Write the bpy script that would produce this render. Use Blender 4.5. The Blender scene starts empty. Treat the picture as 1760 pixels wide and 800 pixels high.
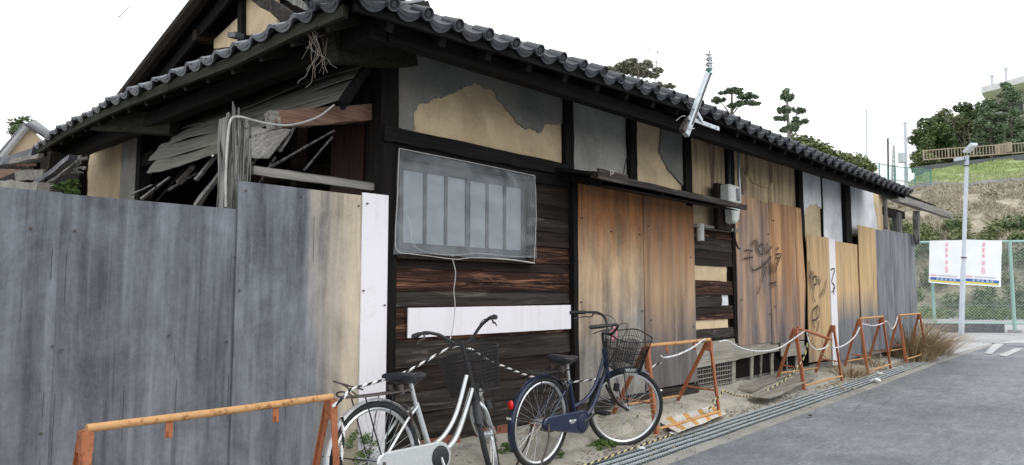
import bpy, bmesh, math, random
import numpy as np
from mathutils import Vector, Matrix, noise
random.seed(7)
S = bpy.context.scene
COL = S.collection
R = math.radians

# ------------------------------------------------------------------ camera, sky, sun, exposure
CAM_Z = 1.28
cam = bpy.data.objects.new('camera', bpy.data.cameras.new('camera'))
COL.objects.link(cam)
cam.data.sensor_width = 36.0
cam.data.lens = 36.0 * 1230.0 / 1760.0
cam.data.clip_end = 2000
cam.location = (0, 0, CAM_Z)
YAW, PITCH = R(43.12), math.atan(105 / 1230)
fwd = Vector((math.cos(YAW) * math.cos(PITCH), math.sin(YAW) * math.cos(PITCH), math.sin(PITCH)))
cam.rotation_euler = fwd.to_track_quat('-Z', 'Y').to_euler()
S.camera = cam

SUN_EL, SUN_AZ = R(52), R(-75)          # azimuth of the sun seen from the house front (counter-clockwise from +X)
world = bpy.data.worlds.new('World')
S.world = world
world.use_nodes = True
wn = world.node_tree
wn.nodes.clear()
wo = wn.nodes.new('ShaderNodeOutputWorld')
bg = wn.nodes.new('ShaderNodeBackground')
sky = wn.nodes.new('ShaderNodeTexSky')
sky.sky_type = 'NISHITA'
sky.sun_disc = False
sky.sun_elevation = SUN_EL
sky.sun_rotation = math.pi / 2 - SUN_AZ
sky.dust_density = 4.0
hs = wn.nodes.new('ShaderNodeHueSaturation')
hs.inputs['Saturation'].default_value = 0.25
mixw = wn.nodes.new('ShaderNodeMix')
mixw.data_type = 'RGBA'
mixw.inputs[0].default_value = 0.82          # thick overcast: a white cloud layer over nearly all of the blue
mixw.inputs[7].default_value = (12.6, 12.9, 13.3, 1)
wn.links.new(sky.outputs[0], hs.inputs['Color'])
wn.links.new(hs.outputs[0], mixw.inputs[6])
wn.links.new(mixw.outputs[2], bg.inputs[0])
bg.inputs[1].default_value = 0.15
wn.links.new(bg.outputs[0], wo.inputs[0])

sl = bpy.data.lights.new('sun', 'SUN')
sl.energy = 0.6
sl.angle = R(35)
sl.color = (1.0, 0.97, 0.93)
sun = bpy.data.objects.new('sun', sl)
COL.objects.link(sun)
sd = Vector((math.cos(SUN_EL) * math.cos(SUN_AZ), math.cos(SUN_EL) * math.sin(SUN_AZ), math.sin(SUN_EL)))
sun.rotation_euler = sd.to_track_quat('Z', 'Y').to_euler()
sun.location = (0, -10, 20)
S.view_settings.view_transform = 'Standard'
S.view_settings.look = 'None'
S.view_settings.exposure = 0.0
S.view_settings.gamma = 1.0

# ------------------------------------------------------------------ materials
class Mt:
    def __init__(s, name, rough=0.8, metal=0.0, spec=0.4):
        s.m = bpy.data.materials.new(name)
        s.m.use_nodes = True
        s.nt = s.m.node_tree
        s.b = s.nt.nodes['Principled BSDF']
        s.b.inputs['Roughness'].default_value = rough
        s.b.inputs['Metallic'].default_value = metal
        s.b.inputs['Specular IOR Level'].default_value = spec
    def n(s, t):
        return s.nt.nodes.new(t)
    def l(s, a, b):
        s.nt.links.new(a, b)
    def put(s, sock, v):
        if hasattr(v, 'is_output'):
            s.l(v, sock)
        elif isinstance(v, (tuple, list)) and len(v) == 3 and sock.type == 'RGBA':
            sock.default_value = (*v, 1)
        else:
            sock.default_value = v
    def pos(s):
        if not hasattr(s, '_p'):
            s._p = s.n('ShaderNodeNewGeometry').outputs['Position']
        return s._p
    def obj(s, rnd=True):
        tc = s.n('ShaderNodeTexCoord').outputs['Object']
        if not rnd:
            return tc
        oi = s.n('ShaderNodeObjectInfo')
        a = s.n('ShaderNodeVectorMath'); a.operation = 'MULTIPLY_ADD'
        cb = s.n('ShaderNodeCombineXYZ')
        for i in range(3):
            s.l(oi.outputs['Random'], cb.inputs[i])
        s.l(cb.outputs[0], a.inputs[0]); a.inputs[1].default_value = (37, 53, 71); s.l(tc, a.inputs[2])
        return a.outputs[0]
    def rnd(s):
        return s.n('ShaderNodeObjectInfo').outputs['Random']
    def isl(s):
        return s.n('ShaderNodeNewGeometry').outputs['Random Per Island']
    def sc(s, v, k):
        a = s.n('ShaderNodeVectorMath'); a.operation = 'MULTIPLY'
        s.l(v, a.inputs[0]); a.inputs[1].default_value = k
        return a.outputs[0]
    def noise(s, v, scale=1, detail=4, rough=0.6, dist=0.0):
        t = s.n('ShaderNodeTexNoise')
        s.l(v, t.inputs['Vector'])
        t.inputs['Scale'].default_value = scale
        t.inputs['Detail'].default_value = detail
        t.inputs['Roughness'].default_value = rough
        t.inputs['Distortion'].default_value = dist
        return t.outputs['Fac']
    def voro(s, v, scale=1, feat='F1'):
        t = s.n('ShaderNodeTexVoronoi'); t.feature = feat
        s.l(v, t.inputs['Vector']); t.inputs['Scale'].default_value = scale
        return t.outputs['Distance']
    def ramp(s, f, stops, interp='LINEAR'):
        r = s.n('ShaderNodeValToRGB'); cr = r.color_ramp; cr.interpolation = interp
        while len(cr.elements) < len(stops):
            cr.elements.new(0.5)
        for e, (p, c) in zip(cr.elements, stops):
            e.position = p
            e.color = (c, c, c, 1) if isinstance(c, (int, float)) else (*c, 1)
        s.l(f, r.inputs[0])
        return r.outputs[0]
    def mix(s, f, a, b, mode='MIX'):
        m = s.n('ShaderNodeMix'); m.data_type = 'RGBA'; m.blend_type = mode
        s.put(m.inputs[0], f); s.put(m.inputs[6], a); s.put(m.inputs[7], b)
        return m.outputs[2]
    def math(s, op, a, b=0.0, c=0.0, clamp=False):
        m = s.n('ShaderNodeMath'); m.operation = op; m.use_clamp = clamp
        s.put(m.inputs[0], a); s.put(m.inputs[1], b); s.put(m.inputs[2], c)
        return m.outputs[0]
    def xyz(s, v):
        t = s.n('ShaderNodeSeparateXYZ'); s.l(v, t.inputs[0]); return t.outputs
    def bump(s, h, st=0.5, d=0.01):
        b = s.n('ShaderNodeBump'); b.inputs['Strength'].default_value = st; b.inputs['Distance'].default_value = d
        s.l(h, b.inputs['Height']); s.l(b.outputs[0], s.b.inputs['Normal'])
    def col(s, c):
        s.put(s.b.inputs['Base Color'], c)
    def rough(s, c):
        s.put(s.b.inputs['Roughness'], c)

def plain(name, c, rough=0.6, metal=0.0, var=0.25, scale=20, bump=0.0):
    m = Mt(name, rough, metal, 0.1 if rough > 0.9 else 0.4)
    v = m.obj()
    f = m.noise(v, scale, 5, 0.65)
    lo = tuple(x * (1 - var) for x in c); hi = tuple(min(1, x * (1 + var)) for x in c)
    m.col(m.ramp(f, [(0.3, lo), (0.7, hi)]))
    if bump:
        m.bump(f, bump, 0.004)
    return m.m

def plywood(name, tan, gx, gz, c0, k=1.6, stain=(0.10, 0.045, 0.02), stain_amt=0.0, grey_lo=(0.055, 0.06, 0.075), grey_hi=(0.23, 0.24, 0.265), top=None, runs=0.75, soft=0.0):
    """weathered plywood: grey where the face has bleached, tan where it has not (gradient along world x and z)"""
    m = Mt(name, 0.82)
    p = m.pos()
    big = m.noise(m.sc(p, (5.5, 5.5, 0.45)), 1.0, 5, 0.62, 0.4)
    mid = m.noise(m.sc(p, (17, 17, 0.8)), 1.0, 5, 0.6, 0.3)
    fine = m.noise(m.sc(p, (110, 110, 2.5)), 1.0, 3, 0.6)
    blot = m.noise(m.sc(p, (1.3, 1.3, 0.9)), 1.0, 5, 0.6)
    speck = m.noise(p, 45.0, 4, 0.7)
    a = m.math('MULTIPLY_ADD', big, 0.55, m.math('MULTIPLY', mid, 0.38))
    wide = m.noise(m.sc(p, (2.6, 2.6, 0.7)), 1.0, 6, 0.7, 1.2)
    a = m.math('ADD', a, m.math('MULTIPLY', fine, 0.07))
    if soft:    # soft cloudy staining across the sheet rather than along it
        cl = m.noise(m.sc(p, (3.2, 3.2, 2.2)), 1.0, 8, 0.72, 0.9)
        a = m.math('ADD', a, m.math('MULTIPLY_ADD', cl, 0.55 * soft, -0.275 * soft))
    a = m.math('ADD', a, m.math('MULTIPLY_ADD', wide, 0.42, -0.16))
    a = m.math('ADD', a, m.math('MULTIPLY_ADD', speck, 0.16, -0.08))
    grey = m.ramp(a, [(0.38, grey_lo), (0.52, tuple((x + y) / 2 * 0.85 for x, y in zip(grey_lo, grey_hi))), (0.72, grey_hi)])
    warm = m.ramp(a, [(0.38, tuple(x * 0.55 for x in tan)), (0.52, tuple(x * 0.9 for x in tan)), (0.74, tuple(min(0.8, x * 1.25) for x in tan))])
    if stain_amt:
        st = m.ramp(m.noise(m.sc(p, (6, 6, 0.3)), 1.0, 3, 0.5, 0.2), [(0.47, 0.0), (0.6, 1.0)])
        warm = m.mix(m.math('MULTIPLY', st, stain_amt), warm, stain)
    o = m.xyz(p)
    if top:     # colour grades to a deeper orange brown towards the top of the sheet
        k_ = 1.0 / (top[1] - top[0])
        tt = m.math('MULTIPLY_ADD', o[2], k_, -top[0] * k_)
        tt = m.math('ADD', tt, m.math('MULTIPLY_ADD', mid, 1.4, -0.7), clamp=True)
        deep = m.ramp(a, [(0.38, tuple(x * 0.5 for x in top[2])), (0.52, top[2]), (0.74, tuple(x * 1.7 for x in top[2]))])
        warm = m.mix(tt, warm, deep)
    t = m.math('MULTIPLY_ADD', o[0], gx, m.math('MULTIPLY_ADD', o[2], gz, c0))
    t = m.math('ADD', t, m.math('MULTIPLY_ADD', big, k, -0.5 * k))
    t = m.math('ADD', t, m.math('MULTIPLY_ADD', blot, k * 0.7, -0.35 * k), clamp=True)
    c = m.mix(t, grey, warm)
    # dark runs below nail holes, pale scratches
    run = m.ramp(m.noise(m.sc(p, (20, 20, 0.7)), 1.0, 3, 0.5, 0.15), [(0.635, 0.0), (0.72, 1.0)])
    c = m.mix(m.math('MULTIPLY', run, runs), c, (0.028, 0.029, 0.034))
    pal = m.ramp(m.noise(m.sc(p, (8, 8, 0.3)), 1.7, 4, 0.6, 0.3), [(0.60, 0.0), (0.72, 1.0)])
    c = m.mix(m.math('MULTIPLY', pal, 0.22), c, (0.30, 0.31, 0.33))
    ring = m.noise(m.sc(p, (5, 5, 3.2)), 1.0, 7, 0.75, 2.5)
    c = m.mix(m.math('MULTIPLY', m.ramp(ring, [(0.50, 0.0), (0.515, 1.0), (0.53, 0.0)]), 0.07), c, (0.40, 0.41, 0.43))
    scr = m.ramp(m.noise(m.sc(p, (9, 9, 2.2)), 3.0, 6, 0.8, 1.5), [(0.655, 0.0), (0.70, 1.0)])
    c = m.mix(m.math('MULTIPLY', scr, 0.3), c, (0.33, 0.34, 0.36))
    m.col(c)
    m.bump(m.math('ADD', m.math('MULTIPLY', a, 1.0), m.math('MULTIPLY', fine, 0.5)), 0.35, 0.004)
    return m.m

def wood(name, lo, hi, axis=0, rough=0.85, hl=None, bump=0.7, thr=(0.58, 0.72), fine=1.0, spec=0.12):
    """old timber with its grain along one object axis; hl is the colour of the worn, exposed streaks"""
    m = Mt(name, rough, 0, spec)
    v = m.obj()
    k = [26 * fine] * 3; k[axis] = 1.3
    g = m.noise(m.sc(v, tuple(k)), 1.0, 5, 0.65, 0.6)
    k2 = [110] * 3; k2[axis] = 4
    f = m.noise(m.sc(v, tuple(k2)), 1.0, 3, 0.6)
    a = m.math('MULTIPLY_ADD', f, 0.35, m.math('MULTIPLY', g, 0.7))
    c = m.ramp(a, [(0.36, lo), (0.68, hi)])
    if hl:
        k3 = [17] * 3; k3[axis] = 1.3
        w = m.noise(m.sc(v, tuple(k3)), 1.0, 6, 0.7, 1.2)
        c = m.mix(m.ramp(w, [(thr[0], 0.0), (thr[1], 1.0)]), c, hl)
    m.col(c)
    m.bump(a, bump, 0.006)
    return m.m

def plaster(name, c, stain=None, amt=0.5, vertical=False, rough=0.92):
    m = Mt(name, rough)
    p = m.pos()
    a = m.noise(p, 2.2, 6, 0.62, 0.5)
    b = m.noise(p, 26, 6, 0.7)
    base = m.ramp(m.math('MULTIPLY_ADD', b, 0.35, m.math('MULTIPLY', a, 0.65)),
                  [(0.33, tuple(x * 0.68 for x in c)), (0.5, c), (0.68, tuple(min(.85, x * 1.18) for x in c))])
    if stain:
        k = (7, 7, 0.55) if vertical else (2.5, 2.5, 1.6)
        w = m.noise(m.sc(p, k), 1.0, 5, 0.6, 0.5)
        base = m.mix(m.math('MULTIPLY', m.ramp(w, [(0.44, 0.0), (0.62, 1.0)]), amt), base, stain)
    ck = m.ramp(m.voro(m.sc(p, (3, 3, 3)), 1.0, 'DISTANCE_TO_EDGE'), [(0.0, 1.0), (0.006, 0.0)])
    base = m.mix(m.math('MULTIPLY', ck, 0.35), base, tuple(x * 0.3 for x in c))
    m.col(base)
    m.bump(m.math('ADD', a, m.math('MULTIPLY', b, 0.3)), 0.4, 0.01)
    return m.m

M = {}
M['fence_ply'] = plywood('weathered grey plywood', (0.50, 0.43, 0.33), 3.0, 0.25, -7.70, 1.3, grey_lo=(0.058, 0.063, 0.076), grey_hi=(0.225, 0.238, 0.265), runs=0.45, soft=0.8)
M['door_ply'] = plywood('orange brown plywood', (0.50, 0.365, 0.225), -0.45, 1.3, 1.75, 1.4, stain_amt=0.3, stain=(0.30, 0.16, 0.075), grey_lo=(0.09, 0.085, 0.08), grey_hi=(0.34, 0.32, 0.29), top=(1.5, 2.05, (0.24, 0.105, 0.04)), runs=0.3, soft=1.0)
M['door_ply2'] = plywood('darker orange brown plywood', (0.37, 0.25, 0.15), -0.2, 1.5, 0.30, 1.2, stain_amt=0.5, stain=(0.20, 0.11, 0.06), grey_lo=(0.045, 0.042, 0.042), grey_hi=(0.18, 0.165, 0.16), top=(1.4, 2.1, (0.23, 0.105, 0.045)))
M['sheet_ply'] = plywood('grey brown streaked plywood', (0.44, 0.27, 0.15), 0.0, 0.35, -0.02, 2.6, stain_amt=0.6, stain=(0.15, 0.075, 0.045), grey_lo=(0.075, 0.06, 0.06), grey_hi=(0.27, 0.235, 0.235))
M['sheet_ply2'] = plywood('orange brown streaked plywood', (0.47, 0.27, 0.13), 0.0, 0.9, -0.42, 1.6, stain_amt=0.65, stain=(0.17, 0.07, 0.03), grey_lo=(0.06, 0.05, 0.05), grey_hi=(0.25, 0.22, 0.22))
M['hoard_ply'] = plywood('pale plywood greyed at the foot', (0.54, 0.37, 0.19), 0.0, 1.7, -1.35, 1.0, grey_lo=(0.075, 0.077, 0.085), grey_hi=(0.26, 0.265, 0.285))
M['hoard_tan'] = plywood('tan plywood', (0.50, 0.345, 0.18), 0.0, 1.2, 0.2, 1.0, stain_amt=0.35, stain=(0.25, 0.13, 0.05), grey_lo=(0.09, 0.085, 0.08), grey_hi=(0.26, 0.25, 0.24))
M['hoard_grey'] = plywood('grey weathered far plywood', (0.34, 0.29, 0.22), 0.0, 0.4, -1.0, 1.4, grey_lo=(0.075, 0.08, 0.092), grey_hi=(0.27, 0.28, 0.305))
M['post_dark'] = wood('sooty post timber', (0.003, 0.0027, 0.0025), (0.016, 0.014, 0.013), 2)
M['beam_dark'] = wood('sooty beam timber', (0.003, 0.0027, 0.0027), (0.016, 0.0145, 0.014), 0, hl=(0.06, 0.048, 0.038), thr=(0.66, 0.82))
M['siding'] = wood('charred siding', (0.006, 0.0048, 0.0042), (0.040, 0.030, 0.025), 0, hl=(0.16, 0.11, 0.08), thr=(0.60, 0.79))
M['siding_brown'] = wood('charred siding worn to red wood', (0.006, 0.004, 0.004), (0.055, 0.028, 0.020), 0, hl=(0.26, 0.13, 0.08), thr=(0.50, 0.68))
M['siding_grey'] = wood('charred siding worn grey', (0.008, 0.0068, 0.0062), (0.060, 0.052, 0.046), 0, hl=(0.20, 0.175, 0.15), thr=(0.56, 0.75))
M['wood_grey'] = wood('silvered old timber', (0.035, 0.033, 0.031), (0.34, 0.335, 0.32), 2, hl=(0.025, 0.023, 0.022), thr=(0.52, 0.62))
M['wood_grey_x'] = wood('silvered old board', (0.10, 0.095, 0.085), (0.33, 0.32, 0.29), 0, hl=(0.05, 0.045, 0.04), thr=(0.58, 0.7))
M['wood_plank'] = wood('bleached skirting plank', (0.16, 0.145, 0.12), (0.36, 0.34, 0.30), 0)
M['wood_red'] = wood('red brown broken beam', (0.10, 0.055, 0.04), (0.27, 0.17, 0.125), 0, hl=(0.04, 0.028, 0.022))
M['wood_mid'] = wood('dark brown timber', (0.008, 0.006, 0.005), (0.038, 0.028, 0.021), 1)
M['wood_brown_panel'] = wood('dark red brown panel', (0.010, 0.0045, 0.004), (0.030, 0.013, 0.011), 2, rough=0.6)
M['bark_sheet'] = wood('weathered roofing bark', (0.055, 0.053, 0.045), (0.15, 0.148, 0.125), 1, hl=(0.19, 0.19, 0.175), thr=(0.58, 0.85), fine=0.7, bump=0.25)
M['eave_board'] = wood('mossy eave board', (0.008, 0.008, 0.006), (0.040, 0.039, 0.029), 1, hl=(0.07, 0.078, 0.045), thr=(0.62, 0.77))
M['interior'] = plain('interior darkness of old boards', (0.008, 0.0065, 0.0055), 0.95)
M['clay'] = plaster('bare clay plaster', (0.60, 0.48, 0.315), (0.40, 0.30, 0.18), 0.5)
M['clay_stained'] = plaster('clay plaster with brown runs', (0.47, 0.36, 0.225), (0.085, 0.055, 0.035), 0.9, True)
M['grey_coat'] = plaster('grey plaster skim coat', (0.185, 0.183, 0.172), (0.26, 0.24, 0.195), 0.5)
M['grey_coat_pale'] = plaster('pale grey plaster', (0.34, 0.335, 0.31), (0.20, 0.195, 0.18), 0.6)
M['white_coat'] = plaster('white plaster', (0.74, 0.76, 0.78), (0.40, 0.40, 0.40), 0.4)
def mk_wb():
    m = Mt('white coated board', 0.5)
    p = m.pos()
    a = m.noise(m.sc(p, (14, 14, 1.2)), 1.0, 5, 0.6, 0.3)
    s = m.noise(p, 5.0, 6, 0.75)
    c = m.mix(m.math('MULTIPLY', m.ramp(a, [(0.52, 0.0), (0.72, 1.0)]), 0.30), (0.76, 0.74, 0.77), (0.50, 0.46, 0.42))
    c = m.mix(m.math('MULTIPLY', m.ramp(s, [(0.56, 0.0), (0.68, 1.0)]), 0.22), c, (0.42, 0.39, 0.35))
    sp = m.ramp(m.noise(p, 60, 3, 0.7), [(0.67, 0.0), (0.72, 1.0)])
    m.col(m.mix(m.math('MULTIPLY', sp, 0.5), c, (0.20, 0.17, 0.14)))
    return m.m
M['white_board'] = mk_wb()
def mk_tile(name, c):
    m = Mt(name, 0.38, 0, 0.7)
    v = m.obj()
    a = m.noise(v, 9, 6, 0.7)
    c2 = m.ramp(a, [(0.3, tuple(x * 0.55 for x in c)), (0.55, c), (0.75, tuple(x * 1.9 for x in c))])
    li = m.ramp(m.noise(v, 38, 4, 0.7), [(0.6, 0.0), (0.7, 1.0)])
    m.col(m.mix(m.math('MULTIPLY', li, 0.4), c2, (0.20, 0.21, 0.20)))
    m.bump(a, 0.4, 0.004)
    m.rough(m.ramp(a, [(0.3, 0.42), (0.7, 0.75)]))
    return m.m
M['tile'] = mk_tile('smoked roof tile', (0.042, 0.046, 0.055))
M['tile_pale'] = mk_tile('pale roof tile', (0.12, 0.13, 0.145))  # paler version of the tile colour, for the side slope and the neighbour

def mk_asphalt():
    m = Mt('worn asphalt', 0.9)
    p = m.pos()
    a = m.noise(p, 0.8, 5, 0.65)
    f = m.voro(p, 150)
    g = m.noise(p, 32, 6, 0.85)
    a2 = m.noise(m.sc(p, (1, 2.2, 1)), 4.5, 5, 0.7)
    c = m.ramp(m.math('MULTIPLY_ADD', g, 0.5, m.math('MULTIPLY_ADD', a, 0.28, m.math('MULTIPLY', a2, 0.22))), [(0.37, (0.075, 0.081, 0.090)), (0.5, (0.168, 0.178, 0.192)), (0.63, (0.33, 0.345, 0.362))])
    ag = m.ramp(f, [(0.0, 1.0), (0.30, 0.0)])
    ag2 = m.math('MULTIPLY', ag, m.ramp(m.noise(p, 60, 2, 0.5), [(0.52, 0.0), (0.62, 1.0)]))
    c = m.mix(m.math('MULTIPLY', ag2, 0.55), c, (0.36, 0.36, 0.36))
    st = m.ramp(m.noise(m.sc(p, (0.35, 1.2, 1)), 1.0, 5, 0.6, 0.8), [(0.58, 0.0), (0.7, 1.0)])
    c = m.mix(m.math('MULTIPLY', st, 0.35), c, (0.11, 0.115, 0.122))
    ck = m.ramp(m.voro(m.sc(p, (0.5, 0.9, 1)), 1.0, 'DISTANCE_TO_EDGE'), [(0.0, 1.0), (0.005, 0.0)])
    ck = m.math('MULTIPLY', ck, m.ramp(m.noise(p, 1.3, 3, .5), [(0.5, 0.0), (0.6, 1.0)]))
    c = m.mix(m.math('MULTIPLY', ck, 0.6), c, (0.03, 0.03, 0.03))
    m.col(c)
    m.bump(m.math('ADD', g, m.math('MULTIPLY', ag, 0.6)), 0.6, 0.005)
    return m.m
M['asphalt'] = mk_asphalt()
def mk_conc(name, c, dirt=(0.13, 0.115, 0.085), amt=0.6, sc=1.0):
    m = Mt(name, 0.92)
    p = m.pos()
    a = m.noise(p, 1.7 * sc, 6, 0.65, 0.3)
    b = m.noise(p, 34 * sc, 6, 0.75)
    s = m.math('MULTIPLY_ADD', b, 0.5, m.math('MULTIPLY', a, 0.5))
    cc = m.ramp(s, [(0.34, tuple(x * 0.55 for x in c)), (0.5, c), (0.68, tuple(x * 1.3 for x in c))])
    d = m.ramp(m.noise(p, 3.1 * sc, 6, 0.7, 0.8), [(0.5, 0.0), (0.64, 1.0)])
    cc = m.mix(m.math('MULTIPLY', d, amt), cc, dirt)
    sp = m.ramp(m.noise(p, 90, 3, 0.7), [(0.64, 0.0), (0.7, 1.0)])
    cc = m.mix(m.math('MULTIPLY', sp, 0.5), cc, (0.06, 0.055, 0.045))
    m.col(cc)
    m.bump(s, 0.7, 0.012)
    return m.m
M['concrete'] = mk_conc('dusty concrete', (0.39, 0.37, 0.315), (0.20, 0.18, 0.14), 0.65)
M['kerb'] = mk_conc('channel edge concrete', (0.30, 0.29, 0.265), (0.16, 0.15, 0.13), 0.5)
M['concrete_far'] = mk_conc('pale concrete', (0.36, 0.365, 0.37), (0.25, 0.25, 0.24), 0.4, 0.4)
M['retaining'] = mk_conc('stained retaining wall', (0.13, 0.135, 0.145), (0.07, 0.075, 0.08), 0.6, 0.5)
M['white_paint'] = mk_conc('worn road paint', (0.44, 0.45, 0.44), (0.22, 0.22, 0.22), 0.8, 1.6)
M['brick'] = mk_conc('old red brick', (0.26, 0.095, 0.055), (0.20, 0.17, 0.13), 0.5)
M['stone'] = mk_conc('rubble stone', (0.26, 0.25, 0.22))
def mk_metal(name, c, rough, metal, dirt=(0.10, 0.085, 0.06), amt=0.3, sc=14):
    m = Mt(name, rough, metal)
    v = m.obj()
    a = m.noise(v, sc, 6, 0.7)
    d = m.ramp(a, [(0.52, 0.0), (0.68, 1.0)])
    m.col(m.mix(m.math('MULTIPLY', d, amt), c, dirt))
    m.rough(m.ramp(a, [(0.3, rough * 0.8), (0.7, min(1, rough * 1.4))]))
    return m.m
M['galv'] = mk_metal('galvanised steel', (0.48, 0.52, 0.55), 0.45, 0.75)
M['galv_dull'] = mk_metal('dull galvanised grating', (0.13, 0.16, 0.17), 0.55, 0.3, (0.07, 0.065, 0.055), 0.5)
M['galv_bright'] = mk_metal('worn bright grating edge', (0.62, 0.66, 0.68), 0.4, 0.35, (0.3, 0.3, 0.28), 0.4)
M['drain_dark'] = plain('drain bottom', (0.035, 0.04, 0.04), 0.9)
M['rust'] = mk_metal('rusty orange paint', (0.36, 0.13, 0.06), 0.8, 0.0, (0.13, 0.045, 0.022), 0.85, 26)
M['rail_orange'] = mk_metal('faded orange rail', (0.50, 0.28, 0.12), 0.7, 0.0, (0.20, 0.075, 0.03), 1.0, 26)
M['pole_grey'] = mk_metal('pale steel pole', (0.50, 0.54, 0.60), 0.5, 0.2, (0.3, 0.32, 0.35), 0.4, 6)
M['silver'] = mk_metal('silver bicycle paint', (0.60, 0.62, 0.63), 0.32, 0.55, (0.28, 0.28, 0.26), 0.3, 30)
M['alloy'] = mk_metal('bicycle alloy', (0.68, 0.70, 0.72), 0.28, 0.8, (0.35, 0.33, 0.30), 0.3, 40)
M['navy'] = mk_metal('navy bicycle paint', (0.016, 0.024, 0.062), 0.28, 0.25, (0.05, 0.05, 0.06), 0.25, 30)
M['navy'].node_tree.nodes['Principled BSDF'].inputs['Coat Weight'].default_value = 0.6
M['blackp'] = plain('black plastic', (0.018, 0.018, 0.02), 0.45, 0, 0.3, 40)
M['rubber'] = plain('tyre rubber', (0.022, 0.022, 0.023), 0.8, 0, 0.4, 60)
M['saddle'] = plain('saddle vinyl', (0.022, 0.023, 0.026), 0.42, 0, 0.3, 30)
M['steel_dark'] = mk_metal('rusty dark steel', (0.10, 0.09, 0.085), 0.5, 0.6, (0.13, 0.05, 0.025), 0.7, 30)
M['red_lens'] = plain('red reflector', (0.60, 0.012, 0.012), 0.2, 0, 0.1)
M['lamp_white'] = plain('lamp lens', (0.62, 0.63, 0.60), 0.2, 0, 0.1)
M['pink'] = plain('pink lock cable', (0.75, 0.25, 0.33), 0.4, 0, 0.1)
M['rope_w'] = plain('white rope strand', (0.66, 0.66, 0.64), 0.8, 0, 0.2, 60)
M['rope_k'] = plain('black rope strand', (0.012, 0.012, 0.015), 0.8, 0, 0.2, 60)
M['rope_y'] = plain('yellowed rope strand', (0.52, 0.46, 0.22), 0.8, 0, 0.2, 60)
M['wire'] = plain('dark cable', (0.02, 0.02, 0.022), 0.6)
M['string'] = plain('pale string', (0.42, 0.41, 0.39), 0.8)
M['vine'] = plain('dry vine', (0.20, 0.165, 0.135), 0.9)
M['paint_graf'] = plain('brown black spray paint', (0.035, 0.020, 0.016), 0.7, 0, 0.5, 12)
M['nail_stain'] = plain('nail stain', (0.045, 0.047, 0.055), 0.9, 0, 0.4, 12)
M['meter_grey'] = mk_metal('meter casing', (0.50, 0.52, 0.50), 0.5, 0.0, (0.25, 0.26, 0.25), 0.4, 12)
M['glass_dark'] = plain('dark glass', (0.02, 0.025, 0.03), 0.1)
M['pane'] = plain('frosted window pane', (0.235, 0.265, 0.285), 0.35, 0, 0.10, 2)
M['sash'] = plain('grey sash', (0.055, 0.062, 0.068), 0.6, 0, 0.2, 15)
M['insul'] = plain('white porcelain', (0.62, 0.64, 0.64), 0.25, 0, 0.08)
M['insul_g'] = plain('green porcelain', (0.10, 0.34, 0.30), 0.25, 0, 0.1)
M['banner'] = plain('white banner cloth', (0.80, 0.82, 0.84), 0.6, 0, 0.03, 3)
M['ink_red'] = plain('faded red print', (0.80, 0.33, 0.36), 0.7, 0, 0.2, 30)
M['ink_blue'] = plain('blue print', (0.045, 0.13, 0.42), 0.7, 0, 0.1)
M['ink_yellow'] = plain('yellow print', (0.68, 0.58, 0.08), 0.7, 0, 0.1)
M['ink_grey'] = plain('grey print', (0.50, 0.50, 0.54), 0.7, 0, 0.1)
M['fence_green'] = mk_metal('pale green fence paint', (0.30, 0.47, 0.42), 0.5, 0.0, (0.38, 0.45, 0.42), 0.5, 5)
M['chain'] = plain('galvanised chain link wire', (0.30, 0.36, 0.35), 0.6, 0.2)
M['grille'] = plain('rusty vent grille wire', (0.20, 0.185, 0.165), 0.8)
M['net_green'] = plain('green netting', (0.10, 0.26, 0.20), 0.8)
M['rail_beige'] = plain('beige railing', (0.36, 0.30, 0.23), 0.7)
M['bldg'] = plaster('far grey render', (0.44, 0.44, 0.42), (0.35, 0.35, 0.34), 0.3)
M['bldg_w'] = plaster('far white fascia', (0.62, 0.63, 0.64))
M['nb_wall'] = plaster('neighbour beige render', (0.50, 0.39, 0.27), (0.40, 0.31, 0.21), 0.3)
M['tower'] = plain('pale steel lattice', (0.50, 0.54, 0.58), 0.6)
M['white_line'] = plain('striped board white', (0.60, 0.58, 0.53), 0.7, 0, 0.35, 30)
M['orange_line'] = plain('striped board orange', (0.55, 0.32, 0.10), 0.7, 0, 0.4, 30)
M['litter'] = plain('white litter', (0.72, 0.73, 0.74), 0.6, 0, 0.1)
def mk_leaf(name, c, c2, trans=0.25):
    m = Mt(name, 0.65)
    f = m.isl()
    n = m.noise(m.obj(False), 0.9, 3, 0.6)
    a = m.math('MULTIPLY_ADD', f, 0.55, m.math('MULTIPLY', n, 0.45))
    m.col(m.ramp(a, [(0.15, c), (0.85, c2)]))
    return m.m
M['leaf_dark'] = mk_leaf('evergreen leaves', (0.035, 0.065, 0.022), (0.14, 0.20, 0.07))
M['leaf_bush'] = mk_leaf('bush leaves', (0.055, 0.085, 0.03), (0.27, 0.30, 0.13))
M['leaf_pine'] = mk_leaf('pine needles', (0.06, 0.10, 0.055), (0.22, 0.29, 0.17))
M['leaf_pale'] = mk_leaf('pale pine needles', (0.12, 0.13, 0.085), (0.33, 0.34, 0.24))
M['leaf_weed'] = mk_leaf('weed leaves', (0.05, 0.10, 0.025), (0.17, 0.25, 0.07))
M['straw'] = mk_leaf('dry grass straw', (0.17, 0.115, 0.06), (0.48, 0.37, 0.22))
M['twig'] = plain('bare twigs', (0.16, 0.135, 0.12), 0.9)
M['trunk'] = wood('tree bark', (0.05, 0.042, 0.035), (0.20, 0.175, 0.15), 2)
M['trunk_pale'] = wood('pale tree bark', (0.15, 0.14, 0.13), (0.34, 0.33, 0.31), 2)
M['grassblade'] = mk_leaf('hill grass', (0.20, 0.27, 0.08), (0.46, 0.52, 0.25))
M['tanblade'] = mk_leaf('dry hill grass', (0.20, 0.18, 0.125), (0.52, 0.47, 0.36))
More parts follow.
